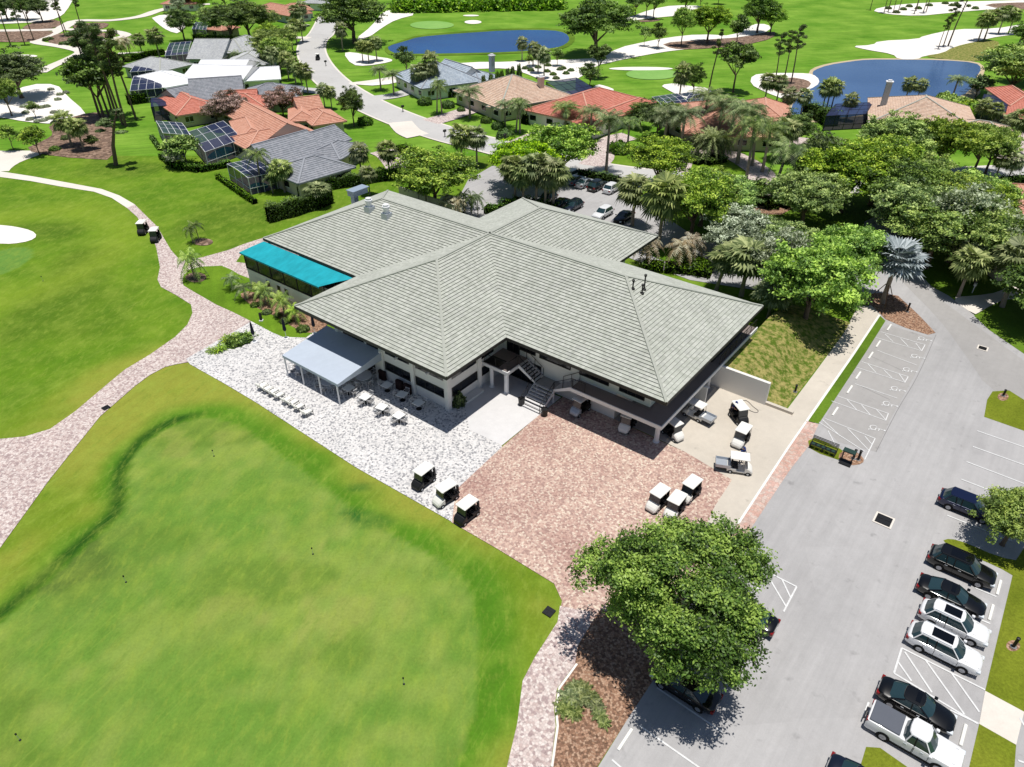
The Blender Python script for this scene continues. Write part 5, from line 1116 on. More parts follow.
for k, u, v, h, r_, l in (('bright2', 1008, 98, 11, 8.5, 'massive yellow green tree right of the pond'), ('oak3', 1030, 84, 9, 7, 'dark tree behind the massive one'), ('small2', 975, 97, 5, 3.4, 'round dark tree at the pond right shore'), ('royal', 952, 98, 5, 2.6, 'dark feather palm on the pond right shore'), ('oak3', 1018, 46, 6, 4, 'dark tree on the far right edge')): T_(k, u, v, h, r_, l)
for i, (u, v, r_) in enumerate(((944, 103, 2.2), (951, 106, 2.2), (958, 108, 2.4), (966, 111, 2.4), (974, 114, 2.4), (981, 118, 2.2), (940, 108, 2.2), (950, 112, 2.2), (962, 117, 2.2))): shrub('bright', u, v, r_, 2.6, 'tall bright shrub in the belt behind the tan house', 'bright shrubs behind the tan house')
# left golf side
for u, v, h, k, l in ((100, 117, 17, 'pine1', 'leftmost pine of the tall clump before the villas'), (109, 116, 18, 'pine2', 'second pine of the tall clump before the villas'), (117, 118, 18, 'pine1', 'third pine of the tall clump before the villas'), (123, 125, 18, 'pine2', 'nearest pine of the tall clump before the villas'), (126, 126, 16, 'pine1', 'pine twinned with the nearest of the clump'), (136, 119, 17, 'pine2', 'rightmost pine of the tall clump before the villas'), (112, 112, 16, 'pine2', 'hindmost pine of the tall clump before the villas'),
                      (116, 165, 9.5, 'pine3', 'lone leaning pine on the lawn below the mulch bed'), (11, 46, 14, 'pine1', 'leftmost pine by the upper path'), (25, 45, 12, 'pine2', 'second pine by the upper path'), (34, 40, 13, 'pine1', 'third pine by the upper path'), (65, 36, 13, 'pine2', 'left pine of the pair in the looped bed'), (84, 36, 14, 'pine1', 'right pine of the pair in the looped bed'), (68, 37, 12, 'pine3', 'pine behind the pair in the looped bed')): T_(k, u, v, h, 2.9 if 95 < u < 140 and v < 130 else 3.4 if v > 160 else None, l)
for k, u, v, h, r_, l in (('open', 104, 118, 13, 6, 'broad open tree among the tall pine clump'), ('oak3', 22, 98, 9.5, 7.0, 'dark spreading oak on the left sand'), ('oak2', 12, 116, 7, 3.0, 'small tree in front of the dark spreading oak'), ('sabal', 72, 146, 5.6, 2.2, 'left palm in the left mulch bed'), ('sabal', 84, 150, 5.2, 2.0, 'right palm in the left mulch bed'), ('small2', 93, 149, 2.6, 1.3, 'small bushy tree beside the mulch bed palms'), ('small', 14, 150, 4.6, 1.7, 'small round tree at the left concrete apron'), ('small', 40, 155, 5.2, 2.2, 'larger round tree at the left concrete apron'), ('small', 36, 118, 3.4, 1.4, 'thin pale tree on the left sand'),
                          ('oak3', 43, 22, 8, 4, 'dark round tree on the top left sand'), ('oak3', 28, 20, 7, 4, 'dark tree left of the round one on the top left sand'), ('oak3', 8, 20, 8, 5, 'dark tree in the top left corner'), ('oak3', 185, 41, 9, 4.6, 'dense round tree beyond the light grey villa'), ('sabal', 160, 58, 7, 2.6, 'tallest palm beside the villa hedge'), ('sabal', 143, 56, 5.4, 2, 'middle palm beside the villa hedge'), ('dry_palm', 123, 55, 5, 2, 'brownish palm at the villa hedge end'), ('dry_palm', 130, 54, 5, 2, 'brownish palm second from the hedge end'), ('small', 187, 165, 5.2, 3.2, 'grey green garden tree by the pool cage'), ('grey1', 178, 168, 3, 2, 'low grey bush tree by the pool cage hedge'),
                          ('bloom', 232, 127, 7, 4.6, 'pinkish brown flowering tree over the coral villa roof'), ('bloom', 284, 118, 6.4, 4.0, 'pinkish brown flowering tree between the clay roofs'), ('bloom', 218, 125, 5, 3, 'smaller flowering tree left of the coral villa'), ('oak3', 232, 42, 10, 7, 'dark tree at the left of the thicket behind the villas'), ('oak3', 250, 40, 10.5, 7.5, 'dark tree in the middle of the thicket behind the villas'), ('oak1', 215, 33, 8, 5, 'tree at the far left of the thicket behind the villas'), ('oak1', 266, 36, 8, 5, 'tree at the right of the thicket behind the villas'), ('bright2', 205, 12, 7, 4, 'bright tree near the top road'),
                          ('oak3', 190, 10, 8, 4.5, 'dark tree near the top road'), ('grey1', 180, 14, 6, 3, 'grey tree near the top road'), ('oak3', 226, 8, 8, 4.6, 'dark tree beyond the top road'), ('oak2', 270, 64, 8, 4.5, 'tree left of the villas palm belt'), ('oak2', 281, 72, 8, 4.2, 'tree in the middle of the villas palm belt'), ('oak1', 286, 54, 7, 4, 'tree behind the villas palm belt'), ('bright2', 272, 52, 7.5, 4, 'bright tree behind the villas palm belt')): T_(k, u, v, h, r_, l)
pl = 'palms along the villas side of the street'
for i, (u, v, h) in enumerate(((268, 72, 6), (276, 76, 6.4), (289, 80, 6), (296, 84, 5.6), (303, 92, 6), (308, 93, 5.8), (293, 52, 6.6), (297, 44, 6.4), (303, 42, 6), (298, 30, 7), (304, 26, 7), (284, 66, 6.6), (325, 108, 4.6), (332, 109, 4.4))): T_('sabal', u, v, h, None, 'fan palm in the belt between the villas and the street', group=pl)
for i, (u, v) in enumerate(((236, 67), (241, 67.5), (250, 67), (255.5, 66))): T_('small_palm', u, v, 4.4, 1.6, 'small palm in the row before the light grey villa roof', group='row of small palms at the villa court')
T_('oak3', 354, 126, 7.0, 2.6, 'upright dark tree on the street corner by the slate house'); T_('royal2', 262, 192, 7, 2.2, 'slender palm beside the slate house pool'); T_('sabal', 285, 192, 4.6, 2.0, 'yellow green fan palm at the slate house corner'); T_('small_palm', 273, 193, 3.4, 1.6, 'small palm beside the slate house pool cage')
T_('sabal2', 325, 206, 3.4, 2.0, 'low fan palm in the hedge before the clubhouse roof')
for u, v, r_, l in ((365, 124, 1.6, 'round clipped shrub by the street corner tree'), (619, 152, 2.1, 'large round clipped shrub on the coral house drive'), (461, 111, .9, 'round shrub at the pink drive head'), (448, 107, 1.5, 'shrub mass left of the pale blue house steps'), (425, 104, 1.6, 'shrub mass under the garage palms'), (486, 122, 1.2, 'round light shrub at the tan house porch'), (498, 128, 1.4, 'dark shrub at the tan house porch'), (505, 138, 1.8, 'dark shrub under the tan house palms')): shrub('round', u, v, r_, r_ * 1.2, l)
for i, (u, v) in enumerate(((484, 94), (491, 92), (497.5, 90), (502, 89), (508, 86.5), (512.5, 84.5), (519, 82))):
    shrub('dark', u, v, .75, 4.6, 'slim dark column cypress in the row beside the pale blue house', 'cypress row beside the pale blue house', 'cypress', 'tree')
for i, (u, v) in enumerate(((24, 107), (26, 113), (30, 120), (42, 108), (47, 107), (51, 90), (60, 95), (58, 100), (54, 113), (49, 119), (44, 121), (38, 122), (66, 93))): shrub('grey', u, v, .8, .7, 'low scrub bush on the left sand waste', 'scrub bushes on the left sand')
for i, (u, v) in enumerate(((62.5, 44.5), (75, 46), (79, 44), (83, 43.5), (88, 42.5), (92, 40.5), (101, 39), (75, 43), (50, 39.5), (46, 40.5))): shrub('dark', u, v, 1.1, .9, 'low dark bush beside the looped golf path', 'dark bushes beside the looped path')
for i, (u, v) in enumerate(((525, 69), (531, 71), (538, 68), (547, 72), (553, 75), (560, 70), (566, 74), (571, 71), (556, 79), (563, 69), (548, 66))): shrub('dark', u, v, .9, .8, 'low dark bush on the sand behind the tan house', 'dark bushes on the lake sand')
for i, (u, v) in enumerate(((888, 9), (896, 13), (903, 10), (909, 7), (918, 9), (929, 6), (945, 4), (952, 6), (975, 9), (1004, 9), (1010, 8))): shrub('dark', u, v, 1.3, 1.1, 'low dark bush on the top right sand', 'dark bushes on the top right sand')
shrub('dark', 55, 150, 1.0, .8, 'single low shrub on the left mulch bed'); shrub('dark', 66, 139, .9, .8, 'small shrub behind the mulch bed palms')
hg = [([(268, 222), (292, 216), (318, 208), (332, 202)], 1.3, 2.4, 'dark tall hedge leading to the clubhouse rear corner'), ([(297, 196), (330, 189), (362, 184), (405, 176)], 1.3, 1.8, 'clipped hedge under the slate house eaves'), ([(400, 152), (418, 160), (440, 168), (455, 172)], 2.2, 1.6, 'shrub hedge between the brick drive and the lot'),
      ([(523, 124), (540, 119), (572, 108), (596, 98)], 1.8, 2.0, 'long clipped hedge between tan and coral houses'), ([(128, 104), (150, 101), (163, 98)], 2.6, 2.2, 'dense hedge below the white villa pool'), ([(162, 158), (176, 168), (200, 172), (232, 166)], 1.2, 1.0, 'low hedge around the pool cages'), ([(218, 178), (232, 188), (246, 198), (256, 204)], .9, .8, 'low hedge edging the slate house garden'), ([(152, 138), (160, 150), (176, 149)], .8, .7, 'low hedge around the corner pool cage'),
      ([(806, 114), (818, 119), (832, 127)], 3, 2.6, 'big clipped hedge on the pond bank'), ([(576, 176), (590, 178), (606, 181), (620, 184)], 1.6, 1.2, 'hedge behind the far parked cars'), ([(664, 146), (690, 149), (704, 147)], 1.4, 1.3, 'clipped hedge under the orange house eaves'), ([(1000, 186), (1024, 184), (1060, 181)], 1.6, 1.6, 'dark hedge below the canal street'),
      ([(440, 96), (452, 97), (470, 93), (481, 90)], 1.4, 1.3, 'foundation hedge of the pale blue house'), ([(125, 62), (150, 56), (165, 54)], 2, 1.5, 'hedge behind the villa palms'), ([(144, 93), (156, 74), (162, 72)], 1.4, 1.2, 'hedge between the two villa pool cages'), ([(485, 212), (500, 214), (512, 205), (530, 206), (556, 212)], 2.0, 1.2, 'shrub strip under the fan palms beyond the ridge'), ([(438, 214), (452, 217), (463, 219)], 2, 1.0, 'shrub strip behind the left wing roof'), ([(642, 268), (664, 270), (690, 272), (712, 276)], 2.4, 1.0, 'dark shrub strip behind the right wing roof'),
      ([(752, 196), (764, 206), (780, 208), (792, 200)], 2.6, 1.1, 'dark shrubs ringing the ornamental bed'), ([(690, 160), (704, 164), (722, 160)], 3.2, .9, 'dark groundcover ring under the date palms'), ([(196, 40), (216, 42), (240, 44)], 3, 2, 'hedge along the top of the light grey villa')]
for i, (p, wd, h, l) in enumerate(hg): hedge(p, wd, h, l, seed=i, dens=26 if i not in (0, 1) else 60)
# far treeline along the top edge
def treeline():
    rng = np.random.default_rng(5); ctr = []
    for u in np.arange(398, 560, 1.3):
        for k in range(3):
            q = at(u + rng.uniform(-1, 1), 11.5 - k * 3.6 - (u - 398) * .02 + rng.uniform(-1, 1)); R0 = rng.uniform(2.2, 4); n = 130
            p = rng.normal(size=(n, 3)); p /= np.linalg.norm(p, axis=1)[:, None]; p[:, 2] = np.abs(p[:, 2]); ctr.append(np.array([q.x, q.y, 0]) + p * R0 * rng.uniform(.75, 1.05, n)[:, None] * np.array([1, 1, 1.3]))
    for u in list(np.arange(-260, 395, 9)) + list(np.arange(565, 1400, 9)):
        q = at(u, -14 + rng.uniform(-4, 3)); R0 = rng.uniform(5, 8); n = 120
        p = rng.normal(size=(n, 3)); p /= np.linalg.norm(p, axis=1)[:, None]; p[:, 2] = np.abs(p[:, 2]); ctr.append(np.array([q.x, q.y, 0]) + p * R0 * rng.uniform(.75, 1.05, n)[:, None])
    c = np.concatenate(ctr); nn = rng.normal(size=c.shape); nn[:, 2] = np.abs(nn[:, 2]) + .4; nn /= np.linalg.norm(nn, axis=1)[:, None]
    tag(link('woodland', quads_mesh('woodland', leaf_quads(c, nn, .62, rng, .7), np.clip(.45 + rng.normal(size=len(c)) * .2, 0, 1), G['leaf_bright'])), 'belt of bright scrub woodland beyond the lake', 'woodland', kind='stuff')
treeline()
# ================================================================== HOUSES
RIS = {'r_orange': 'riser_red', 'r_red': 'riser_red', 'r_pink': 'riser_red', 'r_tan': 'riser_grey', 'r_slate': 'riser_grey', 'r_light': 'riser_grey', 'r_blue': 'riser_grey', 'r_white': 'r_white'}
def house_piece(root, A, B, depth, ze, pitch, kind, rm, wm, windows=True, chim=None, over=.6):
    """A,B: photo pixels of the near eave ends; the body runs back 'depth' metres from AB"""
    ze *= .84; a, b = at(*A, ze), at(*B, ze); d = (b - a); L = d.length; d.normalize(); n = Vector((-d.y, d.x, 0))
    if n.y < 0: n = -n
    o = Vector((root.location.x, root.location.y, 0))
    Pt = lambda s, t, z: a + d * s + n * t + Vector((0, 0, z - ze)) - o
    e00, e10, e11, e01 = Pt(0, 0, ze), Pt(L, 0, ze), Pt(L, depth, ze), Pt(0, depth, ze)
    mb = MB(); rc = MB(); cou = .45
    if kind == 'hip':
        if L >= depth: r = depth / 2; z = ze + r * pitch; R0, R1 = Pt(r, r, z), Pt(L - r, r, z)
        else: r = L / 2; z = ze + r * pitch; R0, R1 = Pt(r, r, z), Pt(r, depth - r, z)
        S_ = [(e00, e10, R1, R0), (e11, e01, R0, R1), (e10, e11, R1), (e01, e00, R0)] if L >= depth else [(e00, e10, R0), (e11, e01, R1), (e10, e11, R1, R0), (e01, e00, R0, R1)]
        hips = [(e00, R0), (e01, R0 if L >= depth else R1), (e10, R1 if L >= depth else R0), (e11, R1), (R0, R1)]
    elif kind == 'gab':   # ridge along AB
        r = depth / 2; z = ze + r * pitch; R0, R1 = Pt(0, r, z), Pt(L, r, z); S_ = [(e00, e10, R1, R0), (e11, e01, R0, R1)]; hips = [(R0, R1)]
    else:                 # gable end facing AB
        r = L / 2; z = ze + r * pitch; R0, R1 = Pt(r, 0, z), Pt(r, depth, z); S_ = [(e10, e11, R1, R0), (e01, e00, R0, R1)]; hips = [(R0, R1)]
    for s_ in S_:
        s_ = [p for i, p in enumerate(s_) if i == 0 or (p - s_[i - 1]).length > .05]
        if len(s_) > 2: tile(mb, s_, cou, .05)
    rf = mb.build('roof', [G[rm], G[RIS[rm]]], root)
    for p, q in hips:
        if (p - q).length > .1: bar(rc, p + Vector((0, 0, .06)), q + Vector((0, 0, .06)), .28, .12)
    for p, q in ((e00, e10), (e10, e11), (e11, e01), (e01, e00)): bar(rc, p - Vector((0, 0, .1)), q - Vector((0, 0, .1)), .06, .24)
    rc.build('roof_edge', G[{'r_white': 'r_white', 'r_orange': 'ridge_clay', 'r_red': 'ridge_clay', 'r_pink': 'ridge_clay', 'r_slate': 'ridge_slate', 'r_blue': 'ridge_slate'}.get(rm, 'ridge')], rf)
    o_ = over; w_ = MB()
    rot = Matrix(((d.x, n.x, 0, Pt(0, 0, 0).x), (d.y, n.y, 0, Pt(0, 0, 0).y), (0, 0, 1, 0), (0, 0, 0, 1)))
    w_.box(o_, o_, -.02, L - o_, depth - o_, ze - .06, rot)
    if kind == 'gab':
        for s in (.25, L - .25): w_.face([Pt(s, .1, ze - .05), Pt(s, depth - .1, ze - .05), Pt(s, r, z - .08)])
    if kind == 'end':
        for t_ in (.25, depth - .25): w_.face([Pt(.1, t_, ze - .05), Pt(L - .1, t_, ze - .05), Pt(r, t_, z - .08)])
    w_.build('wall', G[wm], root)
    if windows:
        for (ax, ln) in ((0, L), (1, depth), (2, depth)):
            k = max(1, int((ln - 2) // 3.6))
            for i in range(k):
                c = (ln) * (i + .5) / k; h0, h1 = c - .75, c + .75
                m_ = MB(); f_ = MB()
                if ax == 0: m_.box(h0, o_ - .05, .7, h1, o_, 1.9, rot); f_.box(h0 - .1, o_ - .08, .78, h1 + .1, o_ - .002, .9, rot); f_.box(h0 - .1, o_ - .08, 1.9, h1 + .1, o_ - .002, 2.0, rot); f_.box(c - .03, o_ - .08, .9, c + .03, o_ - .052, 1.9, rot)
                elif ax == 1: m_.box(o_ - .05, h0, .9, o_, h1, 1.9, rot); f_.box(o_ - .08, h0 - .1, .78, o_ - .002, h1 + .1, .9, rot); f_.box(o_ - .08, h0 - .1, 1.9, o_ - .002, h1 + .1, 2.0, rot)
                else: m_.box(L - o_, h0, .9, L - o_ + .05, h1, 1.9, rot); f_.box(L - o_ + .002, h0 - .1, .78, L - o_ + .08, h1 + .1, .9, rot)
                wn = m_.build('window', G['glass_dark'], root); f_.build('frame', G['whitep'], wn)
    if chim:
        s, t, h, m_ = chim; cb = MB(); cb.bbox(s - .55, t - .55, ze, s + .55, t + .55, h, .04, rot); cc = MB(); cc.box(s - .7, t - .7, h, s + .7, t + .7, h + .14, rot); cc.box(s - .35, t - .35, h + .14, s + .35, t + .35, h + .4, rot)
        c_ = cb.build('chimney', G[m_], root); cc.build('chimney_cap', G['whitep'], c_)
def house(name, label, pieces, rm, wm, cat='house'):
    c = at(*pieces[0][0], pieces[0][3]); root = empty(name, (c.x, c.y, 0), 0, label, cat)
    for p in pieces: house_piece(root, *p[:6], p[6] if len(p) > 6 and p[6] else rm, wm, chim=p[7] if len(p) > 7 else None)
    return root
house('villa', 'near grey shingled villa with stepped hip roofs beside the clubhouse hedge', [((298, 184), (356, 167), 9, 3.0, .42, 'hip'), ((275, 169), (330, 152), 11, 3.0, .5, 'gab'), ((340, 160), (366, 145), 7, 2.9, .4, 'hip'), ((318, 150), (352, 139), 8, 3.6, .45, 'gab')], 'r_slate', 'wall_tan')
house('villa', 'orange clay tiled villa with a grey gable facing the clubhouse', [((247, 150), (322, 134), 9, 3.0, .32, 'hip'), ((268, 139), (310, 131), 21, 3.7, .5, 'end'), ((238, 141), (272, 137), 14, 3.2, .4, 'hip'), ((312, 126), (347, 121), 10, 3.0, .4, 'hip'), ((288, 122), (318, 120), 10, 3.2, .4, 'hip'), ((300, 115), (326, 112), 9, 3.4, .5, 'gab')], 'r_orange', 'wall_tan')
house('villa', 'coral tiled villa half hidden by pinkish flowering trees', [((176, 116), (226, 108), 16, 3.0, .36, 'hip'), ((212, 111), (268, 109), 10, 3.2, .4, 'hip'), ((224, 103), (258, 101), 7, 3.8, .45, 'gab')], 'r_red', 'wall_tan')
house('villa', 'dark grey shingled villa joined below the white roof', [((166, 99), (190, 103), 14, 3.2, .42, 'end'), ((190, 101), (245, 97), 13, 3.9, .45, 'gab'), ((236, 100), (296, 99), 11, 3.2, .38, 'hip'), ((184, 106), (222, 98), 12, 3, .4, 'gab')], 'r_slate', 'wall_grey')
house('villa', 'brilliant white metal roofed villa in the middle of the row', [((164, 88), (204, 81), 16, 3.1, .28, 'hip'), ((190, 77), (240, 77), 17, 3.8, .25, 'gab'), ((232, 82), (281, 79), 15, 3.2, .18, 'gab'), ((178, 82), (240, 84), 16, 3.3, .28, 'gab')], 'r_white', 'wall')
house('villa', 'light grey tiled villa with stepped ridges at the back of the row', [((186, 59), (222, 59), 17, 3.2, .4, 'gab'), ((160, 72), (194, 64), 14, 3.0, .35, 'hip'), ((204, 52), (244, 54), 18, 3.9, .42, 'hip'), ((222, 66), (268, 65), 15, 3.0, .32, 'hip'), ((236, 51), (264, 51), 16, 3.2, .4, 'hip')], 'r_light', 'wall_grey')
house('house', 'distant orange roofed house among trees at the top left', [((252, 9), (288, 16), 10, 3.0, .42, 'hip'), ((280, 12), (314, 10), 10, 3.0, .4, 'hip')], 'r_orange', 'wall_grey')
house('house', 'small clay roofed house beyond the dark tree thicket', [((203, 29), (222, 31), 8, 2.8, .35, 'hip')], 'r_orange', 'wall_tan')
house('house', 'faded pink roofed house at the very top left', [((160, 4), (196, 4), 9, 3.0, .35, 'hip')], 'r_pink', 'wall')
house('house', 'grey roofed house peeking at the top beside the giant fig', [((300, 3), (328, 4), 9, 3.0, .35, 'hip')], 'r_light', 'wall')
house('house', 'pale blue grey hip roofed house on the lake side of the street', [((421, 89), (484, 81), 17, 3.2, .45, 'hip'), ((460, 79), (485, 75), 12, 3.6, .6, 'end', None, (10.5, 2.0, 6.6, 'wall_grey')), ((480, 83), (500, 76), 9, 3.0, .4, 'hip')], 'r_blue', 'wall')
house('house', 'tan tiled house with chimney between cypress row and long hedge', [((500, 109), (574, 96), 19, 3.2, .4, 'hip', None, (13.5, 4.5, 6.4, 'wall_tan')), ((486, 107), (506, 108), 8, 2.8, .35, 'hip')], 'r_tan', 'wall_tan')
house('house', 'coral red hip roofed house with white walls behind the car park', [((570, 122), (594, 127), 24, 3.2, .36, 'hip'), ((592, 125), (655, 102), 17, 3.2, .36, 'hip')], 'r_red', 'wall')
house('house', 'large orange tiled house behind the date palms', [((682, 134), (782, 138), 22, 3.2, .38, 'hip'), ((736, 122), (792, 126), 16, 3.4, .45, 'hip'), ((690, 128), (720, 124), 9, 3.4, .45, 'hip')], 'r_orange', 'wall_tan')
house('house', 'wide tan tiled hip house with white chimney by the pond', [((868, 123), (982, 134), 21, 3.2, .36, 'hip', None, (2.6, 11.5, 8.0, 'wall_grey')), ((940, 130), (1012, 142), 10, 3.0, .32, 'hip')], 'r_tan', 'wall_tan')
house('house', 'bright coral roofed house cut by the right frame edge', [((1004, 117), (1050, 122), 14, 3.0, .36, 'hip'), ((1010, 106), (1050, 108), 16, 3.6, .4, 'hip')], 'r_red', 'wall')
house('house', 'faded pink tiled house behind the grove at the right edge', [((1002, 262), (1060, 262), 14, 3.4, .42, 'hip'), ((1000, 222), (1040, 214), 9, 3.2, .4, 'hip')], 'r_pink', 'wall_tan')
house('house', 'orange roofed house beyond the canal street at the right edge', [((1018, 204), (1070, 210), 9, 3.0, .4, 'hip')], 'r_orange', 'wall_tan')
# low boundary wall at the side court
p0, p1 = at(400, 200), at(455, 219)
t = empty('boundary_wall', p0, math.atan2((p1 - p0).y, (p1 - p0).x), 'cream boundary wall under the dark oak beside the brick drive', 'wall'); Lw = (p1 - p0).length
MB().bbox(0, -.12, 0, Lw, .12, 2.2).build('panel', G['wall_tan'], t)

# screened pool enclosures
scr = NT('pool_cage_screen'); scr.done(rgb(44, 52, 84), .6, .2)
tb = scr.n('BsdfTransparent'); ms = scr.n('MixShader'); ms.inputs[0].default_value = .8
scr.l(tb.outputs[0], ms.inputs[1]); scr.l(scr.p.outputs[0], ms.inputs[2]); scr.l(ms.outputs[0], scr.t.nodes['Material Output'].inputs[0]); G['screen'] = scr.m
def cage(A, B, D, h, label, dark=False, pool=True, arch=.22, nx=4, ny=3):
    """A, B near top corners, D top corner behind A (pixels at height h)"""
    a, b, c = at(*A, h), at(*B, h), at(*D, h); e1 = b - a; e2 = c - a; o = empty('pool_enclosure', (a.x, a.y, 0), 0, label, 'pool enclosure')
    q = Vector((a.x, a.y, 0)); Pt = lambda s, t, z: a + e1 * s + e2 * t + Vector((0, 0, z - h)) - q
    zt = lambda t: h + arch * math.sin(PI * t)
    mb = MB(); fr = MB(); ms_ = 'black' if dark else 'whitep'
    for j in range(ny * 2):
        t0, t1 = j / (ny * 2), (j + 1) / (ny * 2); mb.face([Pt(0, t0, zt(t0)), Pt(1, t0, zt(t0)), Pt(1, t1, zt(t1)), Pt(0, t1, zt(t1))])
    mb.face([Pt(0, 0, 0), Pt(1, 0, 0), Pt(1, 0, h), Pt(0, 0, h)]); mb.face([Pt(0, 0, 0), Pt(0, 1, 0), Pt(0, 1, h), Pt(0, 0, h)]); mb.face([Pt(1, 0, 0), Pt(1, 1, 0), Pt(1, 1, h), Pt(1, 0, h)])
    for i in range(nx + 1):
        s = i / nx; fr_pts = [Pt(s, 0, .0)] + [Pt(s, j / 6, zt(j / 6)) for j in range(7)]
        for k in range(len(fr_pts) - 1): bar(fr, fr_pts[k], fr_pts[k + 1], .07, .07)
    for j in range(ny + 1):
        t_ = j / ny; bar(fr, Pt(0, t_, zt(t_)), Pt(1, t_, zt(t_)), .07, .07)
        for s in (0, 1): bar(fr, Pt(s, t_, 0), Pt(s, t_, zt(t_) if t_ in (0, 1) else h), .1, .1)
    bar(fr, Pt(0, 0, 1), Pt(1, 0, 1), .08, .08); bar(fr, Pt(0, 0, 1), Pt(0, 1, 1), .08, .08)
    mb.build('screen', G['screen'], o); fr.build('frame', G[ms_], o)
    z = lay(12); f = MB(); f.face([Pt(.0, .0, z), Pt(1, 0, z), Pt(1, 1, z), Pt(0, 1, z)]); f.build('patio', G['path'], o)
    if pool:
        w_ = MB(); w_.face([Pt(.5 + .36 * math.cos(k * PI / 8), .34 + .2 * math.sin(k * PI / 8) * (1 + .3 * math.cos(k * PI / 8)), z + .02) for k in range(16)]); w_.build('pool', G['pool'], o)
for args in (((163, 133), (190, 135), (156, 121), 2.7, 'white framed pool enclosure jutting nearest to the lawn corner', False, True), ((205, 152), (242, 139), (188, 132), 2.7, 'white framed pool enclosure with turquoise pool beside the orange villa', False, True), ((248, 178), (275, 172), (227, 164), 2.7, 'white framed pool enclosure at the slate villa corner', False, True),
             ((151, 107), (184, 104), (151, 98), 2.8, 'dark screened lanai below the dark grey villa', True, False), ((130, 91), (162, 88), (134, 76), 2.7, 'blue screened enclosure over the pool of the white villa', False, True), ((130, 72), (160, 70), (140, 60), 2.7, 'blue screened enclosure at the grey villa lawn side', False, False), ((165, 56), (188, 54), (170, 43), 2.7, 'far blue screened enclosure behind the villa palms', False, False),
             ((192, 29), (206, 30), (196, 22), 2.7, 'small blue screened enclosure near the top road', False, False), ((566, 97), (598, 92), (546, 82), 2.8, 'dark screened porch behind the tan house', True, False), ((664, 108), (690, 104), (652, 97), 2.6, 'white framed enclosure behind the coral house', False, False), ((684, 103), (706, 100), (690, 94), 2.6, 'small grey enclosure behind the orange house', False, False),
             ((826, 116), (866, 114), (836, 104), 2.8, 'dark screened porch over the pond bank', True, False), ((979, 108), (1006, 112), (984, 94), 2.8, 'large dark screened enclosure beside the coral roof at right', True, False)): cage(*args)

# ================================================================== VEHICLES
def paint(name, col, metal=.3, rough=.32): return simple(name, col, rough, .5, metal, var=((.8, .02),), coat=.8)
PAINT = {'white': paint('white_car_paint', rgb(232, 232, 234), 0), 'black': paint('black_car_paint', rgb(8, 8, 10)), 'blue': paint('deep_blue_car_paint', rgb(12, 24, 62)), 'navy': paint('navy_car_paint', rgb(22, 30, 48)), 'grey': paint('blue_grey_car_paint', rgb(120, 134, 150)), 'red': paint('dark_red_car_paint', rgb(70, 16, 18)), 'silver': paint('silver_car_paint', rgb(186, 190, 196))}
GL = simple('car_glass', rgb(40, 62, 68), .06, .8, var=((1, .02),)); GS = simple('sunroof_glass', rgb(8, 9, 12), .08, .7, var=((1, .02),))
G['lamp'] = simple('headlamp_lens', rgb(220, 226, 232), .15, .6); G['tail'] = simple('tail_lamp_lens', rgb(130, 14, 18), .3, .5); G['rim'] = simple('alloy_rim', rgb(168, 170, 176), .3, .5, .6)
SHAPES = {  # L, W, stations (x, half width factor, top z), greenhouse (base front, roof front, roof rear, base rear), belt z, roof z
 'suv': (4.75, 1.88, [(2.37, .6, .6), (2.33, .76, .74), (2.2, .87, .84), (1.95, .95, .92), (1.3, 1.0, .99), (.9, 1, 1.02), (-1.5, 1, 1.04), (-2.0, .96, 1.03), (-2.25, .88, 1.0), (-2.34, .78, .92), (-2.37, .7, .7)], (1.3, .5, -1.7, -2.22), 1.02, 1.66),
 'sedan': (4.85, 1.86, [(2.42, .58, .54), (2.37, .76, .66), (2.2, .88, .75), (1.9, .95, .83), (1.3, 1.0, .92), (.9, 1, .96), (-1.4, 1, .98), (-1.95, .95, .98), (-2.25, .87, .95), (-2.38, .76, .88), (-2.42, .68, .66)], (1.25, .4, -.95, -1.95), .95, 1.44),
 'wagon': (4.95, 1.95, [(2.47, .62, .64), (2.43, .78, .8), (2.3, .89, .9), (2.0, .96, .98), (1.35, 1.0, 1.05), (.9, 1, 1.08), (-1.6, 1, 1.1), (-2.1, .97, 1.09), (-2.35, .9, 1.05), (-2.44, .8, .96), (-2.47, .72, .7)], (1.35, .6, -1.85, -2.34), 1.08, 1.74),
 'pickup': (5.7, 1.98, [(2.85, .78, .74), (2.76, .92, .98), (2.4, .98, 1.08), (1.6, 1.0, 1.14), (1.2, 1, 1.16), (-.75, 1, 1.16), (-.8, 1, 1.2), (-2.7, 1, 1.2), (-2.84, .96, 1.16), (-2.85, .94, .7)], (1.35, .75, -.5, -.78), 1.14, 1.86)}
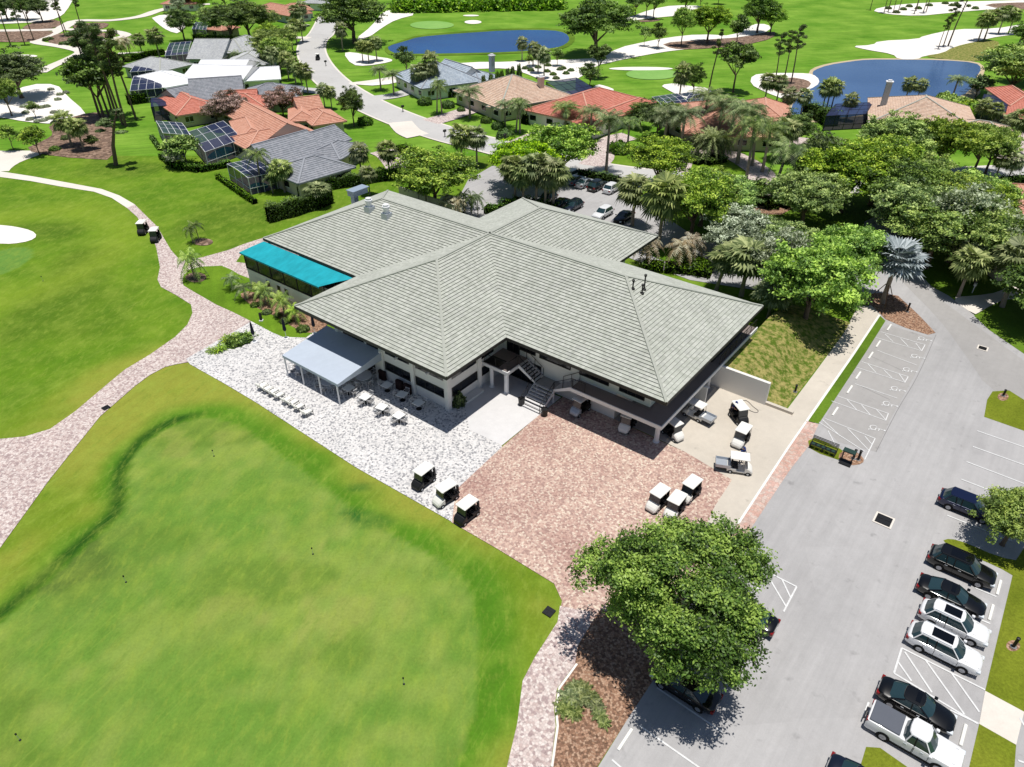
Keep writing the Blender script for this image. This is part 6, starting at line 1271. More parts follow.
def car(kind, pc, label, sunroof=False, rails=False):
    L, Wd, st_, gh, belt, rz = SHAPES[kind]; hw = Wd / 2; P = PAINT[pc]
    t = empty({'suv': 'parked_suv', 'sedan': 'parked_sedan', 'wagon': 'parked_suv', 'pickup': 'pickup_truck'}[kind], (0, 0, 0), 0, label, 'pickup truck' if kind == 'pickup' else 'car')
    mb = MB(); prof = lambda x_, k, z: [(x_, -k * .86, .26), (x_, -k * .97, .36), (x_, -k, .58), (x_, -k * .985, z - .2), (x_, -k * .93, z - .06), (x_, -k * .78, z), (x_, 0, z + .035), (x_, k * .78, z), (x_, k * .93, z - .06), (x_, k * .985, z - .2), (x_, k, .58), (x_, k * .97, .36), (x_, k * .86, .26)]
    V = []; n = 13
    for x_, k, z in st_: V += prof(x_, hw * k, z)
    F = [(i * n + j, i * n + j + 1, (i + 1) * n + j + 1, (i + 1) * n + j) for i in range(len(st_) - 1) for j in range(n - 1)]
    F += [(i * n + n - 1, i * n, (i + 1) * n, (i + 1) * n + n - 1) for i in range(len(st_) - 1)]
    F += [tuple(range(n - 1, -1, -1)), tuple((len(st_) - 1) * n + i for i in range(n))]
    mb.raw(V, [f[::-1] for f in F]); body = mb.build('body', P, t, smooth=True); body.data.set_sharp_from_angle(angle=R(38))
    bf, rf, rr, br = gh; ww = hw * .92; rw = hw * .74
    base = [(bf, 0), (bf - .08, -ww * .6), (bf - .3, -ww), (br + .3, -ww), (br + .05, -ww * .7), (br, 0), (br + .05, ww * .7), (br + .3, ww), (bf - .3, ww), (bf - .08, ww * .6)]
    top = [(rf, 0), (rf - .04, -rw * .6), (rf - .2, -rw), (rr + .2, -rw), (rr + .04, -rw * .7), (rr, 0), (rr + .04, rw * .7), (rr + .2, rw), (rf - .2, rw), (rf - .04, rw * .6)]
    g = MB(); Vb = [(a, b, belt - .08) for a, b in base] + [(a, b, rz - .06) for a, b in top]; m = 10
    g.raw(Vb, [(i, i + m, (i + 1) % m + m, (i + 1) % m) for i in range(m)] + [tuple(range(m, 2 * m))]); g.build('window', GL, t)
    r = MB(); k2 = 1.02; ring1 = [(a * 1 + (.02 if a > 0 else -.02), b * k2, rz - .09) for a, b in top]; ring2 = [((a - (rf + rr) / 2) * .97 + (rf + rr) / 2, b * .95, rz - .02) for a, b in top]; ring3 = [((a - (rf + rr) / 2) * .8 + (rf + rr) / 2, b * .7, rz) for a, b in top]
    r.raw(ring1 + ring2 + ring3, [(i, (i + 1) % m, (i + 1) % m + m, i + m) for i in range(m)] + [(i + m, (i + 1) % m + m, (i + 1) % m + 2 * m, i + 2 * m) for i in range(m)] + [tuple(range(2 * m, 3 * m))])
    pr = [(2, 2), (3, 3), (7, 7), (8, 8)]
    for a, b in pr: bar(r, (*base[a], belt - .06), (*top[b], rz - .06), .08, .04)
    mid = (rf + rr) / 2 + (.1 if kind != 'pickup' else 0)
    pb = MB()
    for s in (-1, 1): bar(pb, (mid - .05, s * ww * 1.0, belt - .06), (mid - .1, s * rw * 1.0, rz - .06), .07, .04)
    if kind in ('suv', 'wagon'):
        for s in (-1, 1): bar(pb, (rr + .75, s * ww, belt - .06), (rr + .6, s * rw, rz - .06), .07, .04)
    rfo = r.build('roof', P, t, smooth=True); rfo.data.set_sharp_from_angle(angle=R(40)); pb.build('window_pillar', G['rubber'], t)
    if sunroof: MB().box(rr + .75, -rw * .62, rz + .003, rf - .3, rw * .62, rz + .012).build('sunroof', GS, t)
    if rails:
        q = MB()
        for s in (-1, 1): q.tube((rf - .3, s * rw * .9, rz + .02), (rr + .2, s * rw * .9, rz + .02), .022, n=6)
        q.build('roof_rail', G['metal'] if pc != 'black' else G['black'], t)
    wr = .335 if kind != 'pickup' else .375; wx = L * .29
    for sx in (wx, -wx):
        for s in (-1, 1):
            mt = Matrix.Translation((sx, s * (hw - .1), wr)) @ Matrix.Rotation(R(90), 4, 'X')
            wh = empty('wheel', (0, 0, 0)); wh.parent = t
            MB().lathe([(wr * .72, -.12), (wr * .97, -.11), (wr, -.06), (wr, .06), (wr * .97, .11), (wr * .72, .12)], 18, mt).build('tyre', G['rubber'], wh)
            rm_ = MB(); rm_.lathe([(.02, -.125), (wr * .6, -.122), (wr * .68, -.1), (wr * .68, .1), (wr * .6, .122), (.02, .125)], 14, mt)
            for kk in range(5): rm_.box(.04, -.03, -.135 if s > 0 else .12, wr * .62, .03, -.12 if s > 0 else .135, mt @ Matrix.Rotation(kk * 2 * PI / 5, 4, 'Z'))
            rm_.build('rim', G['rim'], wh)
            a_ = MB(); a_.lathe([(wr * 1.14, -.005), (wr * 1.14, .005)], 18, Matrix.Translation((sx, s * (hw * 1.0 + .004), wr + .02)) @ Matrix.Rotation(R(90), 4, 'X')); a_.build('wheel_arch', G['rubber'], t)
    x1 = st_[1][0]
    for s in (-1, 1):
        MB().bbox(x1 - .32, min(s * hw * .55, s * hw * .9), st_[1][2] - .17, x1 + .045, max(s * hw * .55, s * hw * .9), st_[1][2] + .01, .03).build('headlight', G['lamp'], t)
        xe = st_[-2][0]; MB().bbox(xe - .05, min(s * hw * .55, s * hw * .93), st_[-2][2] - .26, xe + .16, max(s * hw * .55, s * hw * .93), st_[-2][2] - .04, .02).build('tail_light', G['tail'], t)
        MB().bbox(bf - .42, min(s * hw, s * (hw + .2)), belt - .02, bf - .2, max(s * hw, s * (hw + .2)), belt + .13, .03).build('wing_mirror', P, t)
        q = MB()
        for xx in (mid + .35, mid - .65): q.box(xx, min(s * hw * .985, s * hw * 1.012), belt - .2, xx + .2, max(s * hw * .985, s * hw * 1.012), belt - .17)
        q.build('door_handle', G['metal'], t)
    sm = MB()
    for s in (-1, 1):
        for xx in (bf - .35, mid - .02, rr + .55): sm.box(xx - .012, min(s * hw * .99, s * hw * 1.008), .42, xx + .012, max(s * hw * .99, s * hw * 1.008), belt - .1)
        sm.box(-wx + wr * 1.1, min(s * hw * .97, s * hw * 1.012), .26, wx - wr * 1.1, max(s * hw * .97, s * hw * 1.012), .4)
    sm.build('door_seam', G['rubber'], t)
    hs = MB()
    for s in (-1, 1): bar(hs, (bf - .02, s * hw * .7, belt - .02), (st_[2][0], s * hw * .62, st_[2][2] + .004), .02, .02)
    hs.build('hood_crease', G['grey'] if pc == 'white' else G['black'], t)
    q = MB(); q.box(st_[0][0] - .02, -hw * .5, .34, st_[0][0] + .015, hw * .5, .56); q.build('grille', G['black'], t)
    q = MB(); q.box(st_[-1][0] - .012, -.26, .5, st_[-1][0], .26, .62); q.build('number_plate', G['whitep'], t)
    if kind == 'pickup':
        MB().bbox(-2.74, -hw * .86, 1.2, -.86, hw * .86, 1.27, .03).build('bed_cover', simple('grey_vinyl_cover', rgb(92, 96, 106), .7), t)
        q = MB(); q.box(-2.96, -.1, .45, -2.84, .1, .55); q.box(-3.06, -.5, .5, -2.98, .5, .56); q.build('tow_bar', G['black'], t)
    return t
def put(o, u, v, rz, z=.7, sc=.86):
    o.scale = (sc, sc, sc); p = at(u, v, z); o.location = (p.x, p.y, .012); o.rotation_euler = (0, 0, rz); return o
GC = 'cars parked in the near row'
row = [('suv', 'blue', 969, 504.5, 'deep blue parked car half under the young round tree', {}), ('wagon', 'black', 962.5, 565, 'large black parked car with roof rails beside the narrow island', {'sunroof': True, 'rails': True}), ('sedan', 'black', 952, 594, 'black parked sedan with sunroof beside the upper white car', {'sunroof': True}),
       ('suv', 'white', 955, 621, 'upper of the two white parked cars with dark sunroofs', {'sunroof': True, 'rails': True}), ('wagon', 'white', 945, 646.5, 'lower and bigger of the two white parked cars with dark sunroofs', {'sunroof': True, 'rails': True}), ('sedan', 'black', 917, 703, 'black parked sedan next to the hatched bay', {'sunroof': True}), ('pickup', 'white', 915, 737, 'white pickup truck with grey covered bed', {})]
for k, c, u, v, l, kw in row: o = put(car(k, c, l, **kw), u, v, TH); o['group'] = GC
put(car('sedan', 'navy', 'dark parked car with its roof just entering at the bottom edge'), 868, 786, TH)
put(car('sedan', 'black', 'dark car with red tail lamps peeking out right of the huge oak'), 746, 611, TH + PI); put(car('suv', 'blue', 'blue car parked in deep shade below the huge oak'), 712, 648, TH + PI, )
put(car('sedan', 'black', 'black car in the lowest bay under the huge oak'), 686, 684, TH + PI)
far = [('suv', 'white', 573, 173, 'white parked car at the back left of the far lot'), ('sedan', 'grey', 575.5, 178.5, 'blue grey parked car behind the far row'), ('sedan', 'silver', 585, 181.5, 'silver blue parked car in the back far row'), ('wagon', 'black', 597.5, 184.5, 'black boxy parked car in the back far row'), ('suv', 'white', 612.5, 187, 'white parked car at the right of the back far row'), ('suv', 'black', 641, 191.5, 'black parked car beneath the round bright oak'), ('sedan', 'black', 654, 195, 'second black parked car beneath the round bright oak'),
       ('suv', 'black', 547, 197.5, 'black parked car half behind the fan palms'), ('sedan', 'black', 560, 202.5, 'black parked sedan near the roof edge'), ('suv', 'navy', 573, 205, 'dark navy parked car at the end of the front far row'), ('suv', 'white', 603, 212, 'white parked car standing alone on the far lot'), ('sedan', 'black', 624, 215.5, 'dark parked car hidden beneath the fan palm by the white car')]
for i, (k, c, u, v, l) in enumerate(far): o = put(car(k, c, l), u, v, (TH + PI / 2 if i < 7 else TH - PI / 2)); o['group'] = 'cars in the far car park'
# golf carts
def golf_cart(label, body='black', hood='white', bag=True, bed=False, seat='black'):
    t = empty('golf_cart', (0, 0, 0), 0, label, 'golf cart'); bm = G[body]; L2 = 0
    mb = MB(); mb.bbox(-1.1, -.56, .28, .55, .56, .42, .04); mb.bbox(-1.12, -.58, .4, -.25, .58, .66, .06); mb.bbox(-1.12, -.5, .6, -.75, .5, .78, .05); mb.build('body', bm, t)
    mb = MB(); ys = (-.58, -.5, .5, .58); n = 6; st2 = [(.5, .95, .56), (.62, .98, .58), (.85, .88, .58), (1.1, .66, .54), (1.22, .48, .44), (1.24, .34, .4)]
    V = []
    for x_, z, k in st2: V += [(x_, -k, .3), (x_, -k, z - .14), (x_, -k * .8, z), (x_, k * .8, z), (x_, k, z - .14), (x_, k, .3)]
    F = [(i * 6 + j, i * 6 + j + 1, (i + 1) * 6 + j + 1, (i + 1) * 6 + j) for i in range(5) for j in range(5)] + [tuple(range(6)), tuple(30 + i for i in range(6))[::-1]]
    mb.raw(V, F); mb.build('hood', G[hood], t)
    for s in (-.28, .28): MB().bbox(-.62, s - .25, .66, -.12, s + .25, .8, .05).build('seat', G[seat], t)
    bk = MB().bbox(-.74, -.52, .74, -.62, .52, 1.18, .04).build('backrest', G[seat], t)
    ro = MB(); ro.bbox(-1.0, -.6, 1.82, .78, .6, 1.9, .05); ro.bbox(-.85, -.48, 1.89, .62, .48, 1.93, .03); ro.build('roof', G['white'], t)
    for a, b in (((.66, .54, .85), (.5, .52, 1.84)), ((.66, -.54, .85), (.5, -.52, 1.84)), ((-.95, .54, .6), (-.82, .52, 1.84)), ((-.95, -.54, .6), (-.82, -.52, 1.84))): MB().tube(a, b, .022, n=6).build('roof_post', G['black'], t)
    g = MB(); g.face([(.69, -.5, .92), (.69, .5, .92), (.54, .48, 1.78), (.54, -.48, 1.78)]); g.build('windshield', simple('cart_windshield', rgb(60, 68, 76), .08, .6), t)
    sw = MB(); c_ = Vector((.28, .28, 1.0)); 
    for i in range(12):
        a0, a1 = 2 * PI * i / 12, 2 * PI * (i + 1) / 12; f = lambda a: c_ + Vector((.1 * math.cos(a), .17 * math.sin(a), .12 * math.cos(a))); sw.tube(f(a0), f(a1), .014, n=4)
    sw.tube(c_, (.55, .28, .75), .02, n=5); sw.build('steering_wheel', G['black'], t)
    for sx in (.82, -.78):
        for s in (-1, 1):
            wh = empty('wheel'); wh.parent = t; mt = Matrix.Translation((sx, s * .52, .23)) @ Matrix.Rotation(R(90), 4, 'X')
            MB().lathe([(.12, -.08), (.22, -.08), (.23, -.05), (.23, .05), (.22, .08), (.12, .08)], 12, mt).build('tyre', G['rubber'], wh); MB().lathe([(.01, -.085), (.11, -.084), (.13, -.06), (.13, .06), (.11, .084), (.01, .085)], 10, mt).build('rim', G['metal'], wh)
    if bed:
        q = MB(); q.box(-2.2, -.62, .62, -.8, .62, .68); q.box(-2.2, -.62, .68, -2.14, .62, .95); q.box(-2.2, -.62, .68, -.8, -.57, .95); q.box(-2.2, .57, .68, -.8, .62, .95); q.box(-.86, -.57, .68, -.8, .57, .95); q.build('cargo_bed', G['metal'], t)
        q = MB(); q.box(-2.1, -.4, .3, -1.0, .4, .6); q.build('chassis', G['black'], t)
    elif bag:
        q = MB().bbox(-1.28, -.5, .5, -1.08, .5, .62, .02).build('bag_rack', G['black'], t)
        for s in (-.25, .25):
            b_ = MB(); b_.path([(-1.22, s, .55), (-1.18, s, 1.25)], [.12, .14], 10); b_.build('golf_bag', G['black'], t)
            c2 = MB()
            for kx in range(4): c2.tube((-1.2 + .03 * kx, s - .06 + .04 * kx, 1.2), (-1.2 + .05 * kx, s - .08 + .05 * kx, 1.42), .02, n=5)
            c2.build('golf_club', G['metal'], t)
    return t
RB_ = TH - PI / 2
def gc(u, v, rz, label, z=.0, group=None, **kw):
    o = put(golf_cart(label, **kw), u, v, rz, z, .88)
    if group: o['group'] = group
    return o
g1 = 'golf carts lined up by the putting lawn'
gc(424, 484, RB_, 'left of three golf carts at the patio edge, on pale pavers', group=g1, hood='black'); gc(446, 501, RB_ - .15, 'middle of three golf carts at the patio edge with white hood', group=g1); gc(467, 518, RB_ - .05, 'right of three golf carts at the patio edge, on red pavers', group=g1, hood='black')
g2 = 'golf carts beside the huge oak crown'
gc(657, 506, RB_ - .1, 'leftmost golf cart above the huge oak crown', group=g2); gc(674, 513, RB_, 'middle golf cart half covered by the huge oak crown', group=g2); gc(689, 497, RB_ - .1, 'rightmost golf cart above the huge oak crown', group=g2)
gc(738, 420, RB_ + .9, 'golf cart being washed on the concrete apron beside the white wall', hood='black'); gc(740, 443, RB_, 'golf cart in the middle of the concrete apron'); gc(738, 471, TH + PI / 2 - 1.15, 'white utility cart with an open cargo bed on the apron edge', body='white', bed=True, seat='black')
gc(672, 436, TH - .35, 'golf cart in shade just under the deck corner'); gc(694, 417, TH + PI - .1, 'utility cart with pale cargo bed sticking out from the cart bay', body='white', bed=True)
gc(580, 412, RB_ - .1, 'golf cart parked in the shade of the walkway by the white wall', hood='silver' if False else 'metal')
gc(627, 428, RB_ + .1, 'pale golf cart standing inside the dark cart bay'); 
gc(144, 233, TH - .85, 'golf cart on the left of the pair on the cart path', hood='black'); gc(156.5, 240.5, TH - .8, 'golf cart on the right of the pair on the cart path', hood='black')
gc(318, 60, R(95), 'golf cart driving on the curving street', bag=False, hood='black')

# ================================================================== FURNITURE
def table_proto():
    t = empty('patio_table'); MB().bbox(-.46, -.46, .71, .46, .46, .75, .01).build('tabletop', G['tabletop'], t)
    MB().lathe([(.28, 0), (.28, .03), (.04, .06), (.04, .71)], 12).build('pedestal', G['black'], t); return t
def round_proto():
    t = empty('round_table'); MB().lathe([(.8, .7), (.82, .72), (.82, .75), (.8, .76)], 24).build('tabletop', simple('grey_mosaic_top', rgb(205, 208, 216), .5), t)
    MB().lathe([(.4, 0), (.4, .03), (.06, .08), (.06, .7)], 12).build('pedestal', G['whitep'], t); return t
def chair_proto(m='whitep'):
    t = empty('patio_chair'); MB().bbox(-.24, -.24, .42, .24, .24, .46, .02).build('seat', G['wicker'], t)
    b = MB()
    for x_ in (-.2, -.07, .07, .2): b.tube((x_, .24, .46), (x_, .3, .88), .012, n=4)
    b.tube((-.24, .3, .88), (.24, .3, .88), .02, n=6); b.build('backrest', G[m], t)
    for sx in (-1, 1):
        for sy in (-1, 1): MB().tube((sx * .23, sy * .23, 0), (sx * .22, sy * .22, .44), .018, n=6).build('leg', G[m], t)
        MB().path([(sx * .25, -.22, .44), (sx * .27, -.2, .66), (sx * .26, .26, .68)], [.015, .018, .015], 5).build('armrest', G[m], t)
    return t
PT = remember(table_proto()); PR = remember(round_proto()); PC = remember(chair_proto())
first = {}
def copy_of(p, loc, rz, label, cat, group):
    if p.name not in first: first[p.name] = 1; p.location = loc; p.rotation_euler = (0, 0, rz); o = p
    else: o = dup(p, loc, rz)
    o['label'] = label; o['category'] = cat; o['group'] = group; return o
tabs = [((349.5, 396), 'sunlit square table nearest the canopy corner post'), ((366, 405), 'sunlit square table second from the canopy'), ((382.5, 415), 'sunlit square table third from the canopy'), ((399.5, 423.5), 'sunlit square table farthest from the canopy'), ((387.5, 393), 'shaded square table closest to the canopy along the wall'), ((402.8, 402.5), 'shaded square table in the middle along the wall'), ((419, 411), 'shaded square table closest to the corner pillar')]
for i, (p, l) in enumerate(tabs):
    c = at(p[0], p[1] - 2); c.z = .025; copy_of(PT, c, TH + .1 * (i % 3), l, 'table', 'square patio tables')
    for k in range(4 if i < 4 else 2):
        a = TH + .1 * (i % 3) + k * PI / 2 + (0 if i < 4 else PI / 4 * 0); q = c + Vector((math.sin(a) * -.62, math.cos(a) * .62, 0)); copy_of(PC, q, a + (.08 if k % 2 else -.05), 'white armchair at a square table on the open patio' if i < 4 else 'white armchair at a shaded table along the wall', 'chair', 'armchairs at the open tables' if i < 4 else 'armchairs at the shaded tables')
for j, (u, v, l) in enumerate(((364.5, 384, 'round table ringed by white chairs beside the canopy end'), (330, 389, 'round table with white chairs under the canopy near its last post'), (305, 374, 'round table with white chairs under the canopy far end'))):
    c = at(u, v - 2); c.z = .025; copy_of(PR, c, .3, l, 'table', 'round patio tables')
    for k in range(7): a = k * 2 * PI / 7 + .2; copy_of(PC, c + Vector((-math.sin(a) * 1.12, math.cos(a) * 1.12, 0)), a, ('white armchair around the round table beside the canopy', 'white armchair around a round table under the canopy')[j > 0], 'chair', ('armchairs at the outer round table', 'armchairs under the canopy')[j > 0])
def lounge_proto():
    t = empty('lounge_chair'); s = MB(); s.bbox(-.3, -.4, .3, .3, .36, .42, .04); s.build('seat', G['white'], t)
    b = MB(); mt = Matrix.Translation((0, .36, .36)) @ Matrix.Rotation(R(-24), 4, 'X'); b.bbox(-.3, -.06, 0, .3, .06, .5, .03, mt); b.build('backrest', G['white'], t)
    for sx in (-1, 1):
        MB().bbox(sx * .32 - .04, -.4, .5, sx * .32 + .04, .4, .55, .02).build('armrest', G['white'], t)
        for sy in (-1, 1): MB().tube((sx * .38, sy * .34, 0), (sx * .38, sy * .34, .52), .03, n=6).build('leg', G['black'], t)
    return t
PL = remember(lounge_proto())
for u, v in ((263.5, 391.5), (268.5, 394.5), (274, 397.5), (280, 401), (288, 405.5), (294, 408.5), (300, 412.5), (308, 418)):
    c = at(u, v - 3); c.z = .025; copy_of(PL, c, TH + PI + random.uniform(-.08, .08), 'white low chair in the row facing the putting green', 'chair', 'row of low chairs by the putting lawn')
def umbrella(u, v, l):
    p = at(u, v); p.z = .022; t = empty('closed_umbrella', p, 0, l, 'umbrella'); MB().tube((0, 0, .05), (0, 0, 2.5), .025, n=6).build('pole', G['whitep'], t)
    MB().lathe([(.12, .95), (.2, 1.1), (.16, 1.6), (.1, 2.2), (.03, 2.5)], 9).build('canopy', G['navy'], t); MB().lathe([(.3, 0), (.3, .07), (.05, .12)], 14).build('base', G['whitep'], t)
umbrella(255, 342, 'closed navy umbrella at the edge of the pale patio by the palms'); umbrella(286.5, 338.5, 'closed navy umbrella on the island lawn edge'); umbrella(315, 334, 'closed navy umbrella beside the canopy back corner')
for u, v, l in ((521.5, 405, 'dark round planter left of the staircase foot'), (544.5, 415.5, 'dark round planter right of the staircase foot')):
    t = empty('planter', at(u, v) + Vector((0, 0, .02)), 0, l, 'planter'); MB().lathe([(.26, 0), (.32, .7), (.34, .76), (.3, .76), (.29, .68)], 14).build('pot', G['black'], t)
for u, v, l in ((384 - 1, 379, 'dark wooden umbrella bundle against the wall near the canopy'), (400, 389, 'larger dark covered barrel against the wall'), (408, 393, 'dark covered barrel beside the larger one')):
    c = at(u, v); t = empty('covered_stand', c + Vector((0, 0, .02)), TH, l, 'covered stand'); MB().bbox(-.45, -.22, 0, .45, .2, 1.05, .12).build('cover', simple('dark_brown_cover', rgb(44, 28, 28), .9), t)
# bench, sign kiosk, posts
b = empty('bench', at(823, 450) + Vector((0, 0, .03)), TH, 'black slatted double bench on the small grass patch by the car park', 'bench')
s = MB(); bk = MB()
for k in range(6): s.box(-1.1, -.5 + k * .09, .42, 1.1, -.43 + k * .09, .45)
for k in range(5): bk.box(-1.1, .08 + k * .03, .52 + k * .1, 1.1, .1 + k * .03, .59 + k * .1)
s.build('seat', G['black'], b); bk.build('backrest', G['black'], b)
for x_ in (-1.05, 0, 1.05): MB().box(x_ - .03, -.5, 0, x_ + .03, .22, .43).build('leg', G['black'], b)
ta = MB()
for k in range(5): ta.bbox(-1.0 + k * .42, -.42, .46, -.7 + k * .42, -.12, .5, .02)
ta.build('cushion', G['signgreen'], b)
t = empty('notice_stand', at(846, 462) + Vector((0, 0, .03)), TH, 'dark green leaning notice stand beside the mulch circle in the car park', 'sign')
MB().box(-.5, -.25, 1.1, .5, .3, 1.2).build('panel', G['signgreen'], t); MB().box(-.45, -.2, 0, -.35, -.1, 1.1).build('leg', G['black'], t); MB().box(.35, -.2, 0, .45, -.1, 1.1).build('leg', G['black'], t)
MB().box(-.48, -.6, .03, .48, .1, .1).build('base', G['black'], t)
for nm, u, v, h, l in (('bollard', 853, 459, 1.0, 'black post nearest the notice stand'), ('bollard', 858, 460, 1.0, 'black post at the right of the small mulch circle'), ('bollard', 907, 312, 1.1, 'black bollard standing in the mulch island near the silver palm'), ('bollard', 1013, 647, .9, 'black stub post in a mulch ring on the right verge'), ('bollard', 1003, 396, .7, 'small post in the mulch ring of the right island'), ('bollard', 795, 392, .8, 'dark post on the bank beside the apron walk')):
    t = empty(nm, at(u, v) + Vector((0, 0, .03)), 0, l, 'bollard'); MB().lathe([(.1, 0), (.1, h - .1), (.12, h - .08), (.12, h), (.03, h + .03)], 10).build('post', G['black'], t); MB().lathe([(.2, 0), (.2, .04)], 12).build('base', G['grey'], t)
t = empty('path_light', at(261.5, 321) + Vector((0, 0, .02)), 0, 'small black path light on a white base on the island lawn', 'lamp'); MB().box(-.12, -.12, .12, .12, .12, 1.0).build('lamp_head', G['black'], t); MB().box(-.2, -.2, 0, .2, .2, .12).build('base', G['whitep'], t)
t = empty('mailbox', at(972, 293), R(-40), 'white mailbox on a post at the driveway mouth', 'mailbox'); MB().box(-.05, -.05, 0, .05, .05, 1.1).build('post', G['whitep'], t)
m_ = MB(); m_.bbox(-.14, -.28, 1.0, .14, .28, 1.3, .06); m_.build('box', G['whitep'], t)
for u, v, l in ((445, 137, 'dark mailbox beside the street verge'), (403, 112, 'dark mailbox at the blue house lawn corner'), (505, 141, 'dark mailbox near the end of the street lawn'), (326, 66, 'dark mailbox on the fairway side of the street')):
    t = empty('mailbox', at(u, v), R(-40), l, 'mailbox'); MB().box(-.06, -.06, 0, .06, .06, 1.1).build('post', G['black'], t); MB().bbox(-.2, -.34, 1.0, .2, .34, 1.4, .06).build('box', G['black'], t)
WS = [((889, 328), 'B'), ((878, 344.5), 'B'), ((870.5, 356), 'B'), ((858, 376), 'B'), ((849.5, 390), 'B'), ((835, 412), 'B'), ((998.5, 588), 'B'), ((990.7, 613), 'B'), ((962.8, 735.5), 'B'), ((625, 740), 'B')]
wsl = ['white wheel stop nearest the mulch island', 'white wheel stop second from the mulch island', 'white wheel stop third from the mulch island', 'white wheel stop fourth from the mulch island', 'white wheel stop fifth from the mulch island', 'white wheel stop nearest the black bench', 'wheel stop in front of the large black car', 'wheel stop in front of the upper white car', 'wheel stop before the white pickup truck', 'wheel stop in the empty bay below the huge oak']
for (p, _), l in zip(WS, wsl):
    o = MB().bbox(-.78, -.09, 0, .78, .09, .12, .03).build('wheel_stop', G['white']); c = at(*p); o.location = (c.x, c.y, lay(5)); o.rotation_euler = (0, 0, TH + PI / 2); tag(o, l, 'wheel stop', 'wheel stops')
# practice pins
for u, v, l in ((214, 456, 'practice pin at the top of the putting green'), (313, 554, 'practice pin in the middle of the putting green'), (126, 582, 'practice pin at the left of the putting green'), (404, 684, 'practice pin at the lower right of the putting green'), (20, 740, 'practice pin in the bottom left corner of the green'), (43, 281, 'pin on the small green at the left edge')):
    t = empty('golf_pin', at(u, v), 0, l, 'golf pin'); MB().tube((0, 0, 0), (0, 0, .62), .014, n=6).build('pole', G['whitep'], t); f = MB(); f.lathe([(.05, .56), (.055, .66), (.01, .7)], 8); f.build('knob', G['black'], t); c = MB(); c.lathe([(.07, .002), (.07, .006)], 12); c.build('cup', G['black'], t)
# timber braces of the silver palm
bp = at(882, 303); t = empty('tree_brace', bp, .3, 'timber braces propping the silver palm trunk', 'brace')
for k in range(3): a = k * 2 * PI / 3; MB().tube((1.6 * math.cos(a), 1.6 * math.sin(a), 0), (.25 * math.cos(a), .25 * math.sin(a), 2.4), .05, n=5).build('prop', G['wood'], t)
# hose
hp = [(736, 403), (746, 401), (753, 407), (758, 411), (756, 413), (750, 411), (748, 408)]
q = [at(*p) + Vector((0, 0, .05)) for p in dense(hp, 5)]; tag(MB().path(q, [.025] * len(q), 5).build('hose', G['black']), 'coiled dark hose on the apron beside the washed golf cart', 'hose')

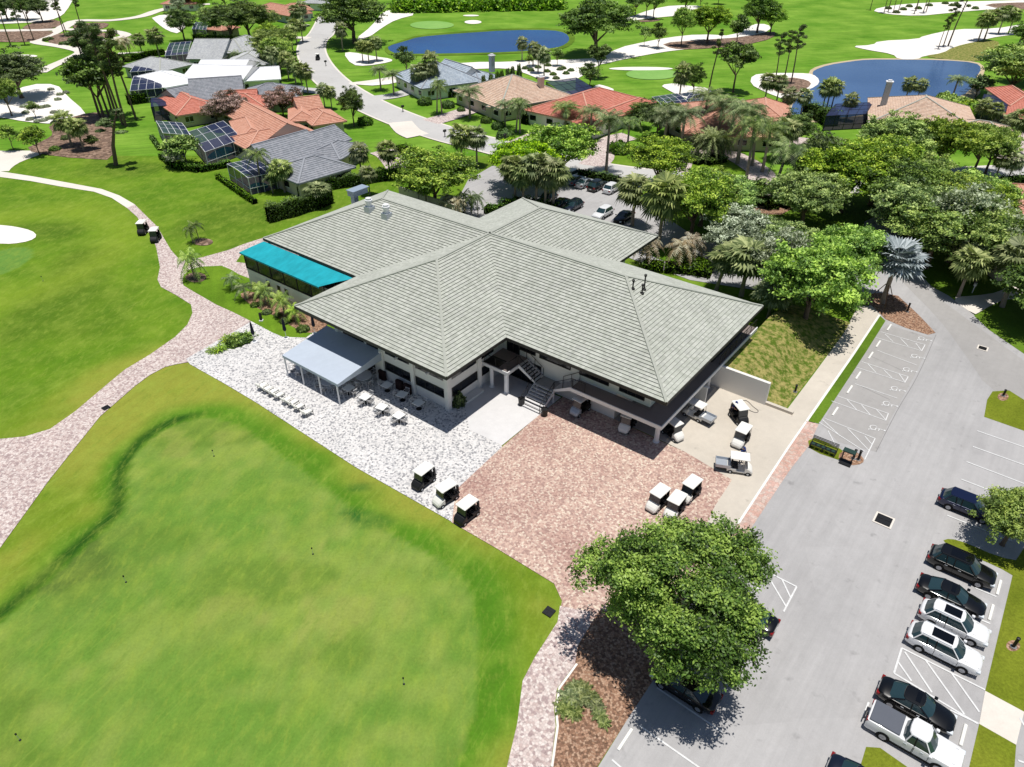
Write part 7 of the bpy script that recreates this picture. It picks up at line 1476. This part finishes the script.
# ================================================================== PEOPLE
def person(p, rz, label, bend=0.0, cap=True):
    """one continuous skinned figure, coloured by height"""
    me = bpy.data.meshes.new('person'); s = math.sin(bend); 
    J = [((0, 0, .96), .13), ((0, .02 + .1 * s, 1.2), .13), ((0, .03 + .25 * s, 1.42), .14), ((0, .04 + .3 * s, 1.52), .055), ((0, .06 + .34 * s, 1.6), .075), ((0, .07 + .36 * s, 1.7), .095), ((0, .07 + .37 * s, 1.77), .06),
         ((-.1, 0, .9), .095), ((-.12, .03, .5), .062), ((-.12, 0, .09), .04), ((-.12, .16, .04), .035), ((.1, 0, .9), .095), ((.13, .08, .5), .062), ((.14, -.02, .09), .04), ((.14, .14, .04), .035),
         ((-.19, .03 + .24 * s, 1.42), .06), ((-.27, .12 + .2 * s, 1.16), .042), ((-.2, .36 + .2 * s, 1.08), .032), ((-.19, .44 + .2 * s, 1.07), .03), ((.19, .03 + .24 * s, 1.42), .06), ((.27, .1 + .2 * s, 1.16), .042), ((.2, .36 + .2 * s, 1.12), .032), ((.19, .44 + .2 * s, 1.12), .03)]
    E = [(0, 1), (1, 2), (2, 3), (3, 4), (4, 5), (5, 6), (0, 7), (7, 8), (8, 9), (9, 10), (0, 11), (11, 12), (12, 13), (13, 14), (2, 15), (15, 16), (16, 17), (17, 18), (2, 19), (19, 20), (20, 21), (21, 22)]
    hand = []
    for b_, sx in ((18, -1), (22, 1)):
        c = Vector(J[b_][0])
        for k in range(5):
            off = Vector(((k - 1.6) * .018 * sx, .0, .0)); tip = off + Vector(((-.04 * sx) if k == 4 else 0, .05 if k == 4 else .075 - abs(k - 1.5) * .008, -.03)); J.append((tuple(c + off * .6 + Vector((0, .03, -.005))), .0085)); J.append((tuple(c + tip), .0075)); E += [(b_, len(J) - 2), (len(J) - 2, len(J) - 1)]
    me.from_pydata([j[0] for j in J], E, []); o = bpy.data.objects.new('person', me); C.objects.link(o)
    sk = o.modifiers.new('skin', 'SKIN'); me.skin_vertices or None
    for i, j in enumerate(J): me.skin_vertices[0].data[i].radius = (j[1], j[1])
    me.skin_vertices[0].data[0].use_root = True; o.modifiers.new('sub', 'SUBSURF').levels = 2
    dg = bpy.context.evaluated_depsgraph_get(); m2 = bpy.data.meshes.new_from_object(o.evaluated_get(dg)); o.modifiers.clear(); o.data = m2
    m2.materials.clear()
    for m in ('skin', 'shirt', 'pants', 'rubber'): m2.materials.append(G[m])
    for f in m2.polygons:
        c = f.center; f.material_index = 3 if c.z < .1 else 2 if c.z < .98 and abs(c.x) < .24 and c.y < .22 else 1 if c.z < 1.5 and c.z > 1.1 and c.y < .2 + .25 * s else 0
        f.use_smooth = True
    h = Vector((0, .08 + .36 * s, 1.7))
    hm = MB(); hm.lathe([(.1, 0), (.112, .02), (.11, .06), (.08, .1), (.02, .12)], 14, Matrix.Translation(h)); hm.box(-.07, .08, .0, .07, .19, .015, Matrix.Translation(h)); hm.build('cap' if cap else 'hair', G['shirt'], o)
    fc = MB(); fc.box(-.045, .085, -.03, -.02, .1, -.018, Matrix.Translation(h)); fc.box(.02, .085, -.03, .045, .1, -.018, Matrix.Translation(h)); fc.build('eyes', G['black'], o)
    o.location = (p.x, p.y, .03); o.rotation_euler = (0, 0, rz); tag(o, label, 'person'); return o
person(at(731, 416), TH - 1.9, 'person in a blue shirt and cap leaning to wash the golf cart', .5)
person(at(740, 463), R(200), 'person in a blue shirt and cap standing behind the white utility cart')
for o_ in list(bpy.data.objects):
    if o_.type == 'EMPTY' and o_.name.startswith('wheel') and o_.parent is None: bpy.data.objects.remove(o_)
